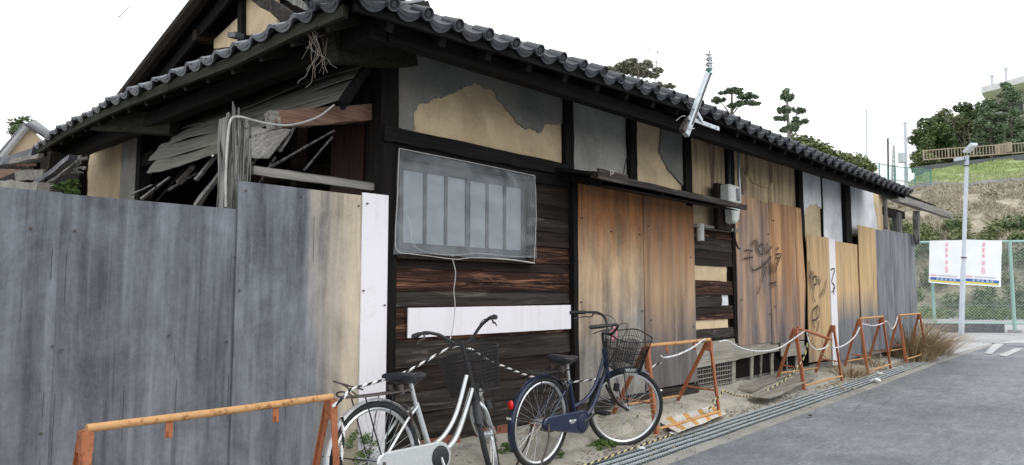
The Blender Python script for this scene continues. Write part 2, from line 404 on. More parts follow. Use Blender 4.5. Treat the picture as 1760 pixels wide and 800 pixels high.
def mk_plastic():
    m = Mt('cloudy plastic film', 0.22)
    v = m.obj(False)
    a = m.noise(m.sc(v, (3, 3, 5)), 1.0, 6, 0.65, 1.0)
    tr = m.n('ShaderNodeBsdfTransparent'); mx = m.n('ShaderNodeMixShader')
    m.col((0.50, 0.53, 0.55))
    m.l(m.ramp(a, [(0.35, 0.10), (0.7, 0.36)]), mx.inputs[0])
    m.l(tr.outputs[0], mx.inputs[1]); m.l(m.b.outputs[0], mx.inputs[2])
    out = [n for n in m.nt.nodes if n.type == 'OUTPUT_MATERIAL'][0]
    m.l(mx.outputs[0], out.inputs[0])
    m.bump(a, 0.5, 0.01)
    return m.m
M['plastic'] = mk_plastic()
def mk_net():
    m = Mt('green wind netting', 0.8)
    tr = m.n('ShaderNodeBsdfTransparent'); mx = m.n('ShaderNodeMixShader')
    m.col((0.10, 0.25, 0.20)); mx.inputs[0].default_value = 0.45
    m.l(tr.outputs[0], mx.inputs[1]); m.l(m.b.outputs[0], mx.inputs[2])
    out = [n for n in m.nt.nodes if n.type == 'OUTPUT_MATERIAL'][0]
    m.l(mx.outputs[0], out.inputs[0])
    return m.m
M['net'] = mk_net()
def mk_terrain():
    m = Mt('earth and rough grass', 0.95)
    p = m.pos(); o = m.xyz(p)
    a = m.noise(p, 0.9, 7, 0.7, 0.5)
    b = m.noise(p, 0.28, 4, 0.6, 0.6)
    tan = m.ramp(a, [(0.35, (0.13, 0.12, 0.085)), (0.5, (0.30, 0.27, 0.20)), (0.68, (0.48, 0.44, 0.35))])
    grn = m.ramp(a, [(0.35, (0.13, 0.17, 0.06)), (0.55, (0.25, 0.31, 0.12)), (0.7, (0.38, 0.43, 0.20))])
    dirt = m.ramp(a, [(0.35, (0.16, 0.15, 0.13)), (0.65, (0.33, 0.32, 0.30))])
    z = o[2]
    zz = m.math('ADD', z, m.math('MULTIPLY_ADD', b, 3.0, -1.5))
    f1 = m.math('MULTIPLY_ADD', z, 1 / 0.8, -0.3, clamp=True)
    f2 = m.math('MULTIPLY_ADD', zz, 0.9, -9.4, clamp=True)
    c = m.mix(f1, dirt, tan)
    c = m.mix(f2, c, grn)
    m.col(c)
    m.bump(a, 1.0, 0.25)
    return m.m
M['terrain'] = mk_terrain()

# ------------------------------------------------------------------ mesh helpers
class MB:
    def __init__(s):
        s.v = []; s.f = []; s.mi = []
    def add(s, vs, fs, mi=0):
        o = len(s.v)
        s.v += [tuple(p) for p in vs]
        s.f += [tuple(i + o for i in f) for f in fs]
        s.mi += [mi] * len(fs)
        return s
    def box(s, x0, x1, y0, y1, z0, z1, mi=0):
        vs = [(x0, y0, z0), (x1, y0, z0), (x1, y1, z0), (x0, y1, z0), (x0, y0, z1), (x1, y0, z1), (x1, y1, z1), (x0, y1, z1)]
        return s.add(vs, [(0, 3, 2, 1), (4, 5, 6, 7), (0, 1, 5, 4), (1, 2, 6, 5), (2, 3, 7, 6), (3, 0, 4, 7)], mi)
    def tube(s, path, r, seg=8, mi=0, caps=True, flat=1.0, closed=False):
        P = [Vector(p) for p in path]; n = len(P)
        rs = r if isinstance(r, (list, tuple)) else [r] * n
        ts = []
        for i in range(n):
            if closed:
                t = P[(i + 1) % n] - P[i - 1]
            else:
                t = P[min(i + 1, n - 1)] - P[max(i - 1, 0)]
            ts.append(t.normalized() if t.length > 1e-9 else Vector((0, 0, 1)))
        up = Vector((0, 0, 1)) if abs(ts[0].z) < 0.9 else Vector((0, 1, 0))
        a = ts[0].cross(up).normalized()
        vs = []
        for i in range(n):
            a = (a - ts[i] * a.dot(ts[i])).normalized()
            b = ts[i].cross(a)
            for k in range(seg):
                q = 2 * math.pi * (k + 0.5) / seg
                vs.append(P[i] + (a * math.cos(q) + b * math.sin(q) * flat) * rs[i])
        fs = []
        for i in range(n if closed else n - 1):
            j = (i + 1) % n
            for k in range(seg):
                k2 = (k + 1) % seg
                fs.append((i * seg + k, j * seg + k, j * seg + k2, i * seg + k2))
        if caps and not closed:
            fs.append(tuple(range(seg))); fs.append(tuple(reversed(range((n - 1) * seg, n * seg))))
        return s.add(vs, fs, mi)
    def bar(s, p, q, w, h, up=(0, 0, 1), mi=0, jit=0.0, n=1, taper=1.0):
        """a square-sawn bar from p to q, w across and h along 'up'"""
        p, q = Vector(p), Vector(q); d = (q - p).normalized(); u = Vector(up)
        if abs(d.dot(u)) > 0.99:
            u = Vector((0, 1, 0))
        a = d.cross(u).normalized(); b = a.cross(d)
        vs = []
        for i in range(n + 1):
            t = i / n; c = p.lerp(q, t); k = 1 + (taper - 1) * t
            for sa, sb in ((-1, -1), (1, -1), (1, 1), (-1, 1)):
                j = Vector((random.uniform(-jit, jit), random.uniform(-jit, jit), random.uniform(-jit, jit))) if jit else Vector()
                vs.append(c + a * sa * w / 2 * k + b * sb * h / 2 * k + j)
        fs = [(0, 1, 2, 3)[::-1], tuple(range(4 * n, 4 * n + 4))]
        for i in range(n):
            for k in range(4):
                k2 = (k + 1) % 4
                fs.append((i * 4 + k, i * 4 + k2, i * 4 + 4 + k2, i * 4 + 4 + k))
        return s.add(vs, fs, mi)
    def sphere(s, c, r, seg=10, rings=6, mi=0, jit=0.0):
        rx, ry, rz = r if isinstance(r, (tuple, list)) else (r, r, r)
        vs = [(c[0], c[1], c[2] - rz)]
        for i in range(1, rings):
            t = math.pi * i / rings
            for k in range(seg):
                q = 2 * math.pi * k / seg; j = 1 + random.uniform(-jit, jit)
                vs.append((c[0] + rx * math.sin(t) * math.cos(q) * j, c[1] + ry * math.sin(t) * math.sin(q) * j, c[2] - rz * math.cos(t) * j))
        vs.append((c[0], c[1], c[2] + rz))
        fs = [(0, 1 + (k + 1) % seg, 1 + k) for k in range(seg)]
        for i in range(rings - 2):
            for k in range(seg):
                k2 = (k + 1) % seg
                fs.append((1 + i * seg + k, 1 + i * seg + k2, 1 + (i + 1) * seg + k2, 1 + (i + 1) * seg + k))
        L = len(vs) - 1
        fs += [(L, 1 + (rings - 2) * seg + k, 1 + (rings - 2) * seg + (k + 1) % seg) for k in range(seg)]
        return s.add(vs, fs, mi)
    def lathe(s, prof, c=(0, 0, 0), seg=16, mi=0, axis='z'):
        vs = []
        for r, z in prof:
            for k in range(seg):
                q = 2 * math.pi * k / seg
                p = (r * math.cos(q), r * math.sin(q), z)
                if axis == 'y': p = (p[0], p[2], p[1])
                if axis == 'x': p = (p[2], p[0], p[1])
                vs.append((p[0] + c[0], p[1] + c[1], p[2] + c[2]))
        n = len(prof); fs = []
        for i in range(n - 1):
            for k in range(seg):
                k2 = (k + 1) % seg
                fs.append((i * seg + k, i * seg + k2, (i + 1) * seg + k2, (i + 1) * seg + k))
        fs.append(tuple(reversed(range(seg)))); fs.append(tuple(range((n - 1) * seg, n * seg)))
        return s.add(vs, fs, mi)
    def prism(s, poly, y0, y1, plane='xz', mi=0):
        """extrude a 2-D outline (x,z) between y0 and y1 (or (y,z) between x0 and x1, or (x,y) between z0 and z1)"""
        n = len(poly)
        def P(a, b, d):
            return {'xz': (a, d, b), 'yz': (d, a, b), 'xy': (a, b, d)}[plane]
        vs = [P(a, b, y0) for a, b in poly] + [P(a, b, y1) for a, b in poly]
        fs = [tuple(range(n)), tuple(range(2 * n - 1, n - 1, -1))] + [(i, i + n, (i + 1) % n + n, (i + 1) % n) for i in range(n)]
        return s.add(vs, fs, mi)
    def grid(s, fn, nu, nv, t=0.0, nrm=(0, 1, 0), mi=0):
        """surface fn(u,v) with thickness t along nrm"""
        N = Vector(nrm) * t; vs = []
        for lay in ((0, 1) if t else (0,)):
            for j in range(nv + 1):
                for i in range(nu + 1):
                    vs.append(Vector(fn(i / nu, j / nv)) + N * lay)
        W = nu + 1; K = W * (nv + 1); fs = []
        for j in range(nv):
            for i in range(nu):
                a = j * W + i
                fs.append((a, a + 1, a + W + 1, a + W))
                if t: fs.append((a + K, a + W + K, a + W + 1 + K, a + 1 + K))
        if t:
            for i in range(nu):
                fs.append((i, i + K, i + 1 + K, i + 1)); a = nv * W + i
                fs.append((a, a + 1, a + 1 + K, a + K))
            for j in range(nv):
                a = j * W; fs.append((a, a + W, a + W + K, a + K)); a = j * W + nu
                fs.append((a, a + K, a + W + K, a + W))
        return s.add(vs, fs, mi)
    def mesh(s, name, mats, off=(0, 0, 0), smooth=False, fix=True):
        me = bpy.data.meshes.new(name)
        o = Vector(off)
        me.from_pydata([Vector(v) - o for v in s.v], [], s.f)
        if not isinstance(mats, (list, tuple)): mats = [mats]
        for m in mats: me.materials.append(m)
        if len(mats) > 1: me.polygons.foreach_set('material_index', s.mi)
        if fix:
            bm = bmesh.new(); bm.from_mesh(me); bmesh.ops.recalc_face_normals(bm, faces=bm.faces); bm.to_mesh(me); bm.free()
        if smooth:
            me.polygons.foreach_set('use_smooth', [True] * len(me.polygons))
            try: me.set_sharp_from_angle(angle=R(40))
            except Exception: pass
        me.update()
        return me

def wloc(o):
    p = Vector(o.location)
    return p
ROOTS = {}
def tag(o, label=None, cat=None, group=None, kind=None):
    if label: o['label'] = label
    if cat: o['category'] = cat
    if group: o['group'] = group
    if kind: o['kind'] = kind
    return o
def thing(name, loc, label, cat, group=None, rz=0.0):
    o = bpy.data.objects.new(name, None); o.empty_display_size = 0.2; COL.objects.link(o)
    o.location = loc; o.rotation_euler = (0, 0, rz)
    ROOTS[o.name] = Vector(loc)
    return tag(o, label, cat, group)
def origin_of(o):
    while o.parent: o = o.parent
    return ROOTS.get(o.name, Vector((0, 0, 0)))
def part(name, mb, mats, parent=None, smooth=False, label=None, kind=None, bevel=0.0, local=False):
    """one mesh object; vertices given in world space unless local"""
    off = (0, 0, 0) if (local or parent is None) else origin_of(parent)
    o = bpy.data.objects.new(name, mb.mesh(name, mats, off, smooth))
    COL.objects.link(o)
    if parent: o.parent = parent
    if bevel:
        b = o.modifiers.new('bevel', 'BEVEL'); b.width = bevel; b.segments = 1; b.limit_method = 'ANGLE'
    return tag(o, label, None, None, kind)
def solo(name, mb, mats, label, cat, group=None, smooth=False, kind=None):
    """a thing that is a single mesh; its origin is put at its base"""
    vs = mb.v; n = len(vs)
    c = Vector((sum(v[0] for v in vs) / n, sum(v[1] for v in vs) / n, min(v[2] for v in vs)))
    o = bpy.data.objects.new(name, mb.mesh(name, mats, c, smooth)); COL.objects.link(o); o.location = c
    return tag(o, label, cat, group, kind)
def inst(name, me, parent, mw):
    o = bpy.data.objects.new(name, me); COL.objects.link(o); o.parent = parent
    off = origin_of(parent)
    o.matrix_local = Matrix.Translation(-off) @ mw
    return o
def copy_tree(o, parent=None):
    c = o.copy(); COL.objects.link(c); c.parent = parent
    for ch in list(o.children): copy_tree(ch, c)
    return c
def rnd(a): return random.uniform(-a, a)
def nz(x, y=0, z=0): return noise.noise(Vector((x, y, z)))
def curve(pts, n=6):
    """Catmull-Rom through the points"""
    P = [Vector(p) for p in pts]; out = []
    for i in range(len(P) - 1):
        p0 = P[i - 1] if i else P[i] * 2 - P[i + 1]; p1 = P[i]; p2 = P[i + 1]; p3 = P[i + 2] if i + 2 < len(P) else P[i + 1] * 2 - P[i]
        for k in range(n):
            t = k / n
            out.append(0.5 * ((2 * p1) + (p2 - p0) * t + (2 * p0 - 5 * p1 + 4 * p2 - p3) * t * t + (3 * p1 - p0 - 3 * p2 + p3) * t ** 3))
    out.append(P[-1])
    return out
def ragged(poly, step=0.03, amp=0.02, keep=()):
    """subdivide an outline and roughen it; edges whose index is in keep stay straight"""
    out = []; n = len(poly)
    for i in range(n):
        a = Vector(poly[i]); b = Vector(poly[(i + 1) % n]); L = (b - a).length; k = max(1, int(L / step))
        d = (b - a).normalized() if L else Vector((1, 0)); nn = Vector((-d[1], d[0]))
        for j in range(k):
            p = a.lerp(b, j / k)
            if i not in keep and not (j == 0 and ((i - 1) % n) in keep):
                p = p + nn * (nz(p[0] * 9, p[1] * 9, 3.3) * amp * 1.5 + nz(p[0] * 31, p[1] * 31, 7.7) * amp * 0.9 + rnd(amp * 0.35))
            out.append((p[0], p[1]))
    return out
def board(x0, x1, z0, z1, y, t=0.018, lap=0.014, n=14, rough=0.004, slope=0.0, seed=0, ragL=0.0, ragR=0.0):
    """a lapped horizontal board: its foot stands proud of its head, edges slightly uneven"""
    def fn(u, v):
        xa = x0 + ragL * nz(v * 5 + seed, 1.7); xb = x1 + ragR * nz(v * 5 + seed, 9.2)
        x = xa + (xb - xa) * u
        z = z0 + (z1 - z0) * v + slope * u + (nz(x * 3, seed, v * 4) * rough * 2 if v < 0.5 else 0)
        return (x, y - lap * (1 - v) + nz(x * 1.7, seed * 3, v) * rough, z)
    return MB().grid(fn, n, 2, t)
def sheet(x0, x1, z0, z1, y, t=0.009, warp=0.006, seed=0, dzl=0.0, dzr=0.0, dxb=0.0, n=8, curlR=0.0):
    """a nailed plywood sheet, slightly warped; dzl/dzr raise the top corners"""
    def fn(u, v):
        x = x0 + (x1 - x0) * u + dxb * (1 - v)
        top = z1 + dzl * (1 - u) + dzr * u
        z = z0 + (top - z0) * v
        yy = y - abs(nz(x * 1.3 + seed, seed * 2.1, z * 1.1)) * warp * 2
        if curlR: yy -= curlR * max(0, (u - 0.75) / 0.25) ** 2 * (0.5 - abs(v - 0.45))
        return (x, yy, z)
    return MB().grid(fn, n, n, t)

# ------------------------------------------------------------------ terrain, road, channel
def terr(s, t):
    # s: distance along azimuth 11 deg, t: to the left of it
    prof = [(-500, -0.03), (45, -0.03), (47, 0.3), (49, 1.6), (54, 4.9), (60, 7.4), (66, 9.6), (68, 9.9), (71, 11.0), (78, 13.2), (79, 13.2), (120, 13.8), (700, 14)]
    z = prof[-1][1]
    for (a, za), (b, zb) in zip(prof, prof[1:]):
        if s <= b:
            k = (s - a) / (b - a); z = za + (zb - za) * k; break
    cap = 10.2 if t > 5 else 10.2 + (5 - t) * 0.75 if t > 0 else 30
    if z > cap: z = cap + (z - cap) * 0.05
    if s > 47: z += nz(s * 0.35, t * 0.35, 1.1) * 0.35 + nz(s * 1.1, t * 1.1, 5.1) * 0.16
    return z
TA = R(11)
def tw(s, t):
    x = s * math.cos(TA) - t * math.sin(TA); y = s * math.sin(TA) + t * math.cos(TA)
    return (x, y, terr(s, t))
ss = [-500, -200, -80, -30, -5, 10, 20, 28, 34, 41, 45, 46, 47] + [47 + 0.5 * i for i in range(1, 70)] + [85, 90, 95, 110, 140, 200, 350, 700]
ts = [-600, -250, -120, -70, -45, -30, -22, -18] + [-16 + 0.8 * i for i in range(0, 60)] + [36, 45, 60, 90, 150, 300, 600]
g = MB()
g.add([tw(s_, t_) for t_ in ts for s_ in ss], [(j * len(ss) + i, j * len(ss) + i + 1, (j + 1) * len(ss) + i + 1, (j + 1) * len(ss) + i) for j in range(len(ts) - 1) for i in range(len(ss) - 1)])
o = part('ground', g, M['terrain'], None, True, kind='structure')

def chan(x):
    """y of the street-side edge of the drainage channel"""
    pts = [(-30, 2.55), (2, 2.9), (4.39, 3.01), (7.45, 3.15), (11.5, 3.33), (15.4, 3.52), (19, 3.62), (23, 3.7)]
    for (a, ya), (b, yb) in zip(pts, pts[1:]):
        if x <= b: return ya + (yb - ya) * (x - a) / (b - a)
    return 3.7
def cw(x):
    return 0.36 if x < 8 else 0.36 - 0.012 * (x - 8)
xs = [-30, -15, -5] + [-3 + 0.5 * i for i in range(0, 54)]
road = MB()
nr = 8
vs = []
for x in xs:
    ye = chan(x) - 0.11
    for k in range(nr + 1):
        t = k / nr
        y = ye - t * t * 40
        vs.append((x, y, 0.0 + (0.012 * nz(x * 0.6, y * 0.6) if 0 < k else 0)))
road.add(vs, [(i * (nr + 1) + k, (i + 1) * (nr + 1) + k, (i + 1) * (nr + 1) + k + 1, i * (nr + 1) + k + 1) for i in range(len(xs) - 1) for k in range(nr)])
part('asphalt_road', road, M['asphalt'], None, True, kind='structure')
# junction apron beyond the house
part('concrete_pavement', MB().prism([(15.6, 3.62), (23.5, 3.72), (24.5, -12), (33, -30), (60, -30), (44, 14), (17.2, 14), (17.0, 4.4)], -0.1, 0.004, 'xy'), M['concrete_far'], None, kind='structure')
part('asphalt_road', MB().prism([(21.6, 3.4), (20.4, 2.2), (19.2, -38), (23.6, -38), (23.2, 3.2)], -0.05, 0.009, 'xy'), M['asphalt'], None, kind='structure')
pm = MB()
pm.prism([(18.0, 3.05), (18.2, 3.2), (21.9, 3.62), (21.9, 3.42)], 0.0, 0.013, 'xy')
pm.prism([(17.6, 2.72), (17.75, 2.88), (20.3, 2.95), (20.3, 2.8)], 0.0, 0.0135, 'xy')
pm.prism([(22.0, 3.9), (23.6, 3.3), (27.0, 3.1), (25.2, 2.2), (23.0, 2.0), (20.6, 2.75), (22.8, 2.9)], 0.0, 0.016, 'xy')
part('road_marking', pm, M['white_paint'], None, kind='structure')
# street-side lip of the channel
kb = MB()
vs = []; xk = [-6 + 0.4 * i for i in range(0, 70)]
for x in xk:
    y = chan(x); j = 0.012 * nz(x * 4, 2)
    for (dy, z) in ((-0.125 + j, -0.05), (-0.118 + j, 0.008), (-0.012, 0.014), (0.0, 0.012), (0.0, -0.2)):
        vs.append((x, y + dy, z))
kb.add(vs, [(i * 5 + k, (i + 1) * 5 + k, (i + 1) * 5 + k + 1, i * 5 + k + 1) for i in range(len(xk) - 1) for k in range(4)])
part('channel_kerb', kb, M['kerb'], None, True, kind='structure')
# concrete strip between channel and house, rising to the wall
ap = MB()
vs = []; xa = [-3 + 0.16 * i for i in range(0, 126)]
prof = [(0.0, -0.2), (0.0, 0.002), (0.06, 0.008), (0.17, 0.012), (0.30, 0.03), (0.345, 0.085), (0.40, 0.10), (0.6, 0.13), (0.85, 0.15), (1.3, 0.19), (1.9, 0.22)]
for x in xa:
    y0 = chan(x) + cw(x) + 0.012
    for k, (dy, z) in enumerate(prof):
        s2 = 1.0 if x < 9 else max(0.55, 1 - (x - 9) * 0.08)
        y = y0 + dy * (4.25 - y0) / 0.9 if k > 3 else y0 + dy
        edge = 1 if x > 4.4 else 0.5
        vs.append((x, y + (0.03 * nz(x * 2.2, 4) if k in (4, 5) else 0), z * s2 * (edge if k in (4, 5, 6) else 1) + (0.012 * nz(x * 3, y * 3) + 0.006 * nz(x * 9, y * 9) if k > 1 else 0)))
n = len(prof)
ap.add(vs, [(i * n + k, (i + 1) * n + k, (i + 1) * n + k + 1, i * n + k + 1) for i in range(len(xa) - 1) for k in range(n - 1)])
part('pavement', ap, M['concrete'], None, True, kind='structure')
# the drain: bed and gratings, one object per 0.6 m section
bed = MB()
bed.add([(x, chan(x) + d, -0.16) for x in xk for d in (-0.02, 0.45)], [(i * 2, i * 2 + 2, i * 2 + 3, i * 2 + 1) for i in range(len(xk) - 1)])
drain = part('drain_channel', bed, M['drain_dark'], None, kind='structure')
ROOTS[drain.name] = Vector((0, 0, 0))
x = 1.0; k = 0
while x < 15.6:
    L = 0.595
    ya, yb = chan(x), chan(x + L); w = cw(x + L / 2) - 0.02
    m = MB(); ang = math.atan2(yb - ya, L)
    def at(lx, ly): return (x + lx, ya + (yb - ya) * lx / L + ly + 0.004)
    zt = rnd(0.003)
    for f, hh, ww, mi in ((0.01, 0.004, 0.012, 1), (0.26, 0.006, 0.008, 1), (0.50, 0.006, 0.008, 1), (0.74, 0.006, 0.008, 1), (0.99, 0.004, 0.012, 1)):
        a = at(0.004, f * w); b = at(L - 0.004, f * w)
        m.bar((a[0], a[1], -0.012 + hh + zt), (b[0], b[1], -0.012 + hh + zt), ww, 0.03, mi=mi)
        for q in range(12 if x < 9 else 0):      # serrated edge: small teeth on each rib
            c = at(0.03 + q * 0.049, f * w)
            m.box(c[0] - 0.012, c[0] + 0.012, c[1] - ww / 2 - 0.003, c[1] + ww / 2 + 0.003, 0.004 + zt, 0.0085 + zt, 1)
    for q in range(15):
        a = at(0.02 + q * 0.0398, 0.01); b = at(0.02 + q * 0.0398, w - 0.005)
        m.bar((a[0], a[1], -0.014 + zt), (b[0], b[1], -0.014 + zt), 0.007, 0.022, mi=0)
    for f in (0.085, 0.17, 0.34, 0.42, 0.58, 0.66, 0.82, 0.91):
        a = at(0.004, f * w); b = at(L - 0.004, f * w)
        m.bar((a[0], a[1], -0.011 + zt), (b[0], b[1], -0.013 + zt), 0.005, 0.022, mi=0)
    g_ = part('grating', m, [M['galv_dull'], M['galv_bright']], drain)
    x += L + 0.006; k += 1

# ------------------------------------------------------------------ the old house
house = thing('abandoned_house', (3.06, 4.2, 0), 'long abandoned timber and clay house with a tiled roof, charred siding and boarded openings', 'house')
WY = 4.2
def eave(x):
    pts = [(2.0, 3.0), (3.4, 3.05), (4.5, 3.09), (6.2, 3.14), (7.7, 3.12), (9.5, 3.10), (14.0, 3.07)]
    for (a, za), (b, zb) in zip(pts, pts[1:]):
        if x <= b: return za + (zb - za) * (x - a) / (b - a)
    return 3.07
def leave(y):
    pts = [(3.2, 3.0), (4.0, 3.03), (4.9, 3.02), (5.9, 3.07), (7.6, 3.12), (8.9, 3.12), (10.3, 3.05)]
    for (a, za), (b, zb) in zip(pts, pts[1:]):
        if y <= b: return za + (zb - za) * (y - a) / (b - a)
    return 3.05
PT = 0.47
EY, EX = 3.45, 2.31

# wall core behind everything that is nailed to the front
core = MB().box(3.20, 15.2, 4.235, 4.30, 0.2, 2.2).box(3.06, 15.2, 4.235, 4.30, 2.2, 3.28)
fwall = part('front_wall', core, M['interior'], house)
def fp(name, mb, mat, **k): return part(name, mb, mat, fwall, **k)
# plaster band under the eaves
def panel(x0, x1, z0, z1, mat, y=4.222):
    def fn(u, v):
        x = x0 + (x1 - x0) * u; z = z0 + (z1 - z0) * v
        return (x, y + 0.008 * nz(x * 1.8, 3, z * 1.8) + 0.003 * nz(x * 8, 3, z * 8), z)
    fp('plaster_panel', MB().grid(fn, 16, 8, 0.012), M[mat])
panel(3.2, 5.19, 2.46, 3.27, 'clay')
panel(5.31, 6.28, 2.42, 3.27, 'grey_coat_pale')
panel(6.39, 7.41, 2.42, 3.27, 'clay')
panel(7.56, 8.52, 2.2, 3.27, 'clay_stained')
panel(8.66, 10.86, 2.5, 3.27, 'clay_stained')
panel(10.96, 11.80, 2.0, 3.27, 'clay')
panel(11.83, 12.80, 2.0, 3.27, 'white_coat')
panel(13.06, 15.18, 2.3, 3.27, 'clay')
def coat(poly, mat, y=4.212, keep=(), t=0.013, amp=0.02, label=None):
    r = ragged(poly, 0.018, amp, keep)
    fp('skim_coat', MB().prism(r, y - t, y + 0.012), M[mat], label=label)
coat([(3.2, 2.49), (3.2, 3.25), (5.185, 3.25), (5.18, 2.88), (5.0, 2.85), (4.83, 2.74), (4.67, 2.75), (4.56, 2.81), (4.41, 2.89), (4.3, 2.97), (4.16, 3.02), (3.99, 3.0), (3.83, 2.92), (3.68, 2.82), (3.49, 2.76), (3.4, 2.65), (3.4, 2.55), (3.39, 2.47)], 'grey_coat', keep=(0, 1, 2, 17), amp=0.022)
coat([(6.98, 3.25), (6.93, 3.04), (6.9, 2.86), (7.1, 2.67), (7.41, 2.54), (7.41, 3.25)], 'grey_coat', keep=(4, 5), amp=0.008)
coat([(8.66, 2.9), (9.0, 2.95), (9.3, 2.78), (9.7, 2.75), (10.0, 2.9), (10.1, 3.25), (8.66, 3.25)], 'clay_stained', keep=(4, 5, 6), amp=0.01)
coat([(10.96, 3.25), (11.80, 3.25), (11.80, 2.64), (11.61, 2.72), (11.31, 2.68), (11.05, 2.5), (10.96, 2.42)], 'white_coat', keep=(0, 1, 6), amp=0.02)
coat([(13.06, 3.25), (14.48, 3.25), (14.50, 2.99), (14.62, 2.72), (14.64, 2.33), (13.06, 2.33)], 'white_coat', keep=(0, 4, 5), amp=0.012)
# posts and beams
def post(x0, x1, z0, z1, mat='post_dark', y0=4.165, y1=4.34, jit=0.004):
    fp('post', MB().bar(((x0 + x1) / 2, (y0 + y1) / 2, z0), ((x0 + x1) / 2, (y0 + y1) / 2, z1), (x1 - x0), y1 - y0, up=(0, 1, 0), n=10, jit=jit), M[mat])
post(3.055, 3.21, 0.0, 3.3, y0=4.15, y1=4.33)
post(5.19, 5.31, 2.4, 3.3)
post(6.275, 6.40, 2.4, 3.3)
post(7.41, 7.565, 2.3, 3.3)
post(8.515, 8.67, 2.55, 3.3)
post(8.60, 8.655, 0.65, 2.55, y0=4.18)
post(10.80, 10.97, 0.2, 3.3)
post(11.795, 11.84, 2.0, 3.3, y0=4.19)
post(12.79, 13.07, 2.0, 3.3, y0=4.15)
post(15.15, 15.25, 0.3, 3.25, 'wood_grey')
fp('beam', MB().bar((3.05, 4.19, 3.22), (13.6, 4.19, 3.26), 0.16, 0.15, n=12, jit=0.006), M['beam_dark'])
fp('beam', MB().bar((3.07, 4.175, 2.435), (5.26, 4.175, 2.425), 0.10, 0.115, n=14, jit=0.007), M['beam_dark'])
fp('beam', MB().bar((3.19, 4.19, 2.325), (5.24, 4.19, 2.32), 0.07, 0.10, n=12, jit=0.005), M['beam_dark'])
fp('beam', MB().bar((5.2, 4.19, 2.43), (8.7, 4.19, 2.44), 0.08, 0.045, n=12, jit=0.004), M['beam_dark'])
# charred siding, left bay
k = 0
for z0, z1, mt in [(0.235, 0.415, 'siding_grey'), (0.40, 0.58, 'siding_grey'), (0.565, 0.755, 'siding'), (0.74, 0.945, 'siding_grey'), (0.93, 1.20, 'siding_brown'),
                   (1.185, 1.305, 'siding_grey'), (1.30, 1.385, 'siding_brown'), (1.375, 1.475, 'siding_brown'), (1.465, 1.565, 'siding')]:
    k += 1
    fp('siding_board', board(3.2, 5.27, z0, z1, 4.205, seed=k, slope=rnd(0.006)), M[mt])
for z0, z1, mt in [(1.55, 1.72, 'siding_brown'), (1.705, 1.86, 'siding'), (1.845, 1.98, 'siding_grey'), (1.965, 2.10, 'siding'), (2.085, 2.29, 'siding')]:
    k += 1
    fp('siding_board', board(4.70, 5.27, z0, z1, 4.205, n=6, seed=k, slope=rnd(0.004)), M[mt])
post(5.265, 5.335, 0.2, 2.4, y0=4.14, y1=4.24)
fp('batten', MB().box(4.68, 4.73, 4.165, 4.23, 1.53, 2.30), M['beam_dark'], bevel=0.004)
fp('sign_board', sheet(3.335, 5.25, 0.955, 1.175, 4.168, 0.012, 0.002, 4, n=6), M['white_board'], label='blank white board nailed across the dark siding', bevel=0.001)
# siding, bay right of the door
for z0, z1, mt, a, b in [(1.955, 2.055, 'siding_brown', 7.56, 8.6), (1.80, 1.965, 'siding_grey', 7.56, 8.6), (1.615, 1.815, 'siding', 7.56, 8.6), (1.265, 1.44, 'siding_brown', 7.56, 8.6),
                   (1.12, 1.27, 'siding_grey', 7.56, 8.3), (1.045, 1.13, 'siding', 7.56, 8.6), (0.965, 1.05, 'siding_brown', 7.56, 8.6), (0.745, 0.86, 'siding_grey', 7.56, 8.6), (0.66, 0.755, 'siding', 7.56, 8.6)]:
    k += 1
    fp('siding_board', board(a, b, z0, z1, 4.205, seed=k, n=8, slope=rnd(0.006), ragR=0.12 if b < 8.5 else 0), M[mt])
fp('clay_patch', MB().prism(ragged([(7.56, 1.42), (8.45, 1.42), (8.46, 1.63), (7.56, 1.63)], 0.05, 0.012), 4.205, 4.24), M['clay'])
fp('clay_patch', MB().prism(ragged([(8.05, 1.10), (8.5, 1.10), (8.48, 1.29), (8.05, 1.29)], 0.05, 0.012), 4.212, 4.24), M['white_coat'])
fp('clay_patch', MB().prism(ragged([(7.56, 0.85), (8.45, 0.85), (8.46, 0.98), (7.56, 0.98)], 0.05, 0.012), 4.205, 4.24), M['clay'])
fp('ledge', MB().bar((7.54, 4.16, 2.075), (8.66, 4.16, 2.085), 0.10, 0.035, n=6, jit=0.004), M['wood_grey_x'])
fp('plaster_panel', MB().box(7.56, 8.6, 4.21, 4.24, 2.05, 2.35), M['clay'])
fp('pipe_stub', MB().lathe([(0.001, 0), (0.045, 0.001), (0.045, 0.2), (0.001, 0.201)], (7.66, 4.13, 1.90), 12), M['meter_grey'], smooth=True)
# boarded doorway
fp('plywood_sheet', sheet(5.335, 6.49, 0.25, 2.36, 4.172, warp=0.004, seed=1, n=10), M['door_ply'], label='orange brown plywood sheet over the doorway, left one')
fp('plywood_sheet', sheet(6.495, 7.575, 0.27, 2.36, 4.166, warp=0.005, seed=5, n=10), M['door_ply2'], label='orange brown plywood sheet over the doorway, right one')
fp('plywood_sheet', sheet(8.655, 9.69, 0.62, 2.53, 4.168, warp=0.006, seed=9, n=10, dzl=0.06), M['sheet_ply'], label='brown streaked plywood sheet with sprayed scrawl')
fp('plywood_sheet', sheet(9.70, 10.82, 0.60, 2.56, 4.160, warp=0.008, seed=13, n=12, dxb=-0.05, curlR=0.09), M['sheet_ply2'], label='brown plywood sheet curling away at its right edge')
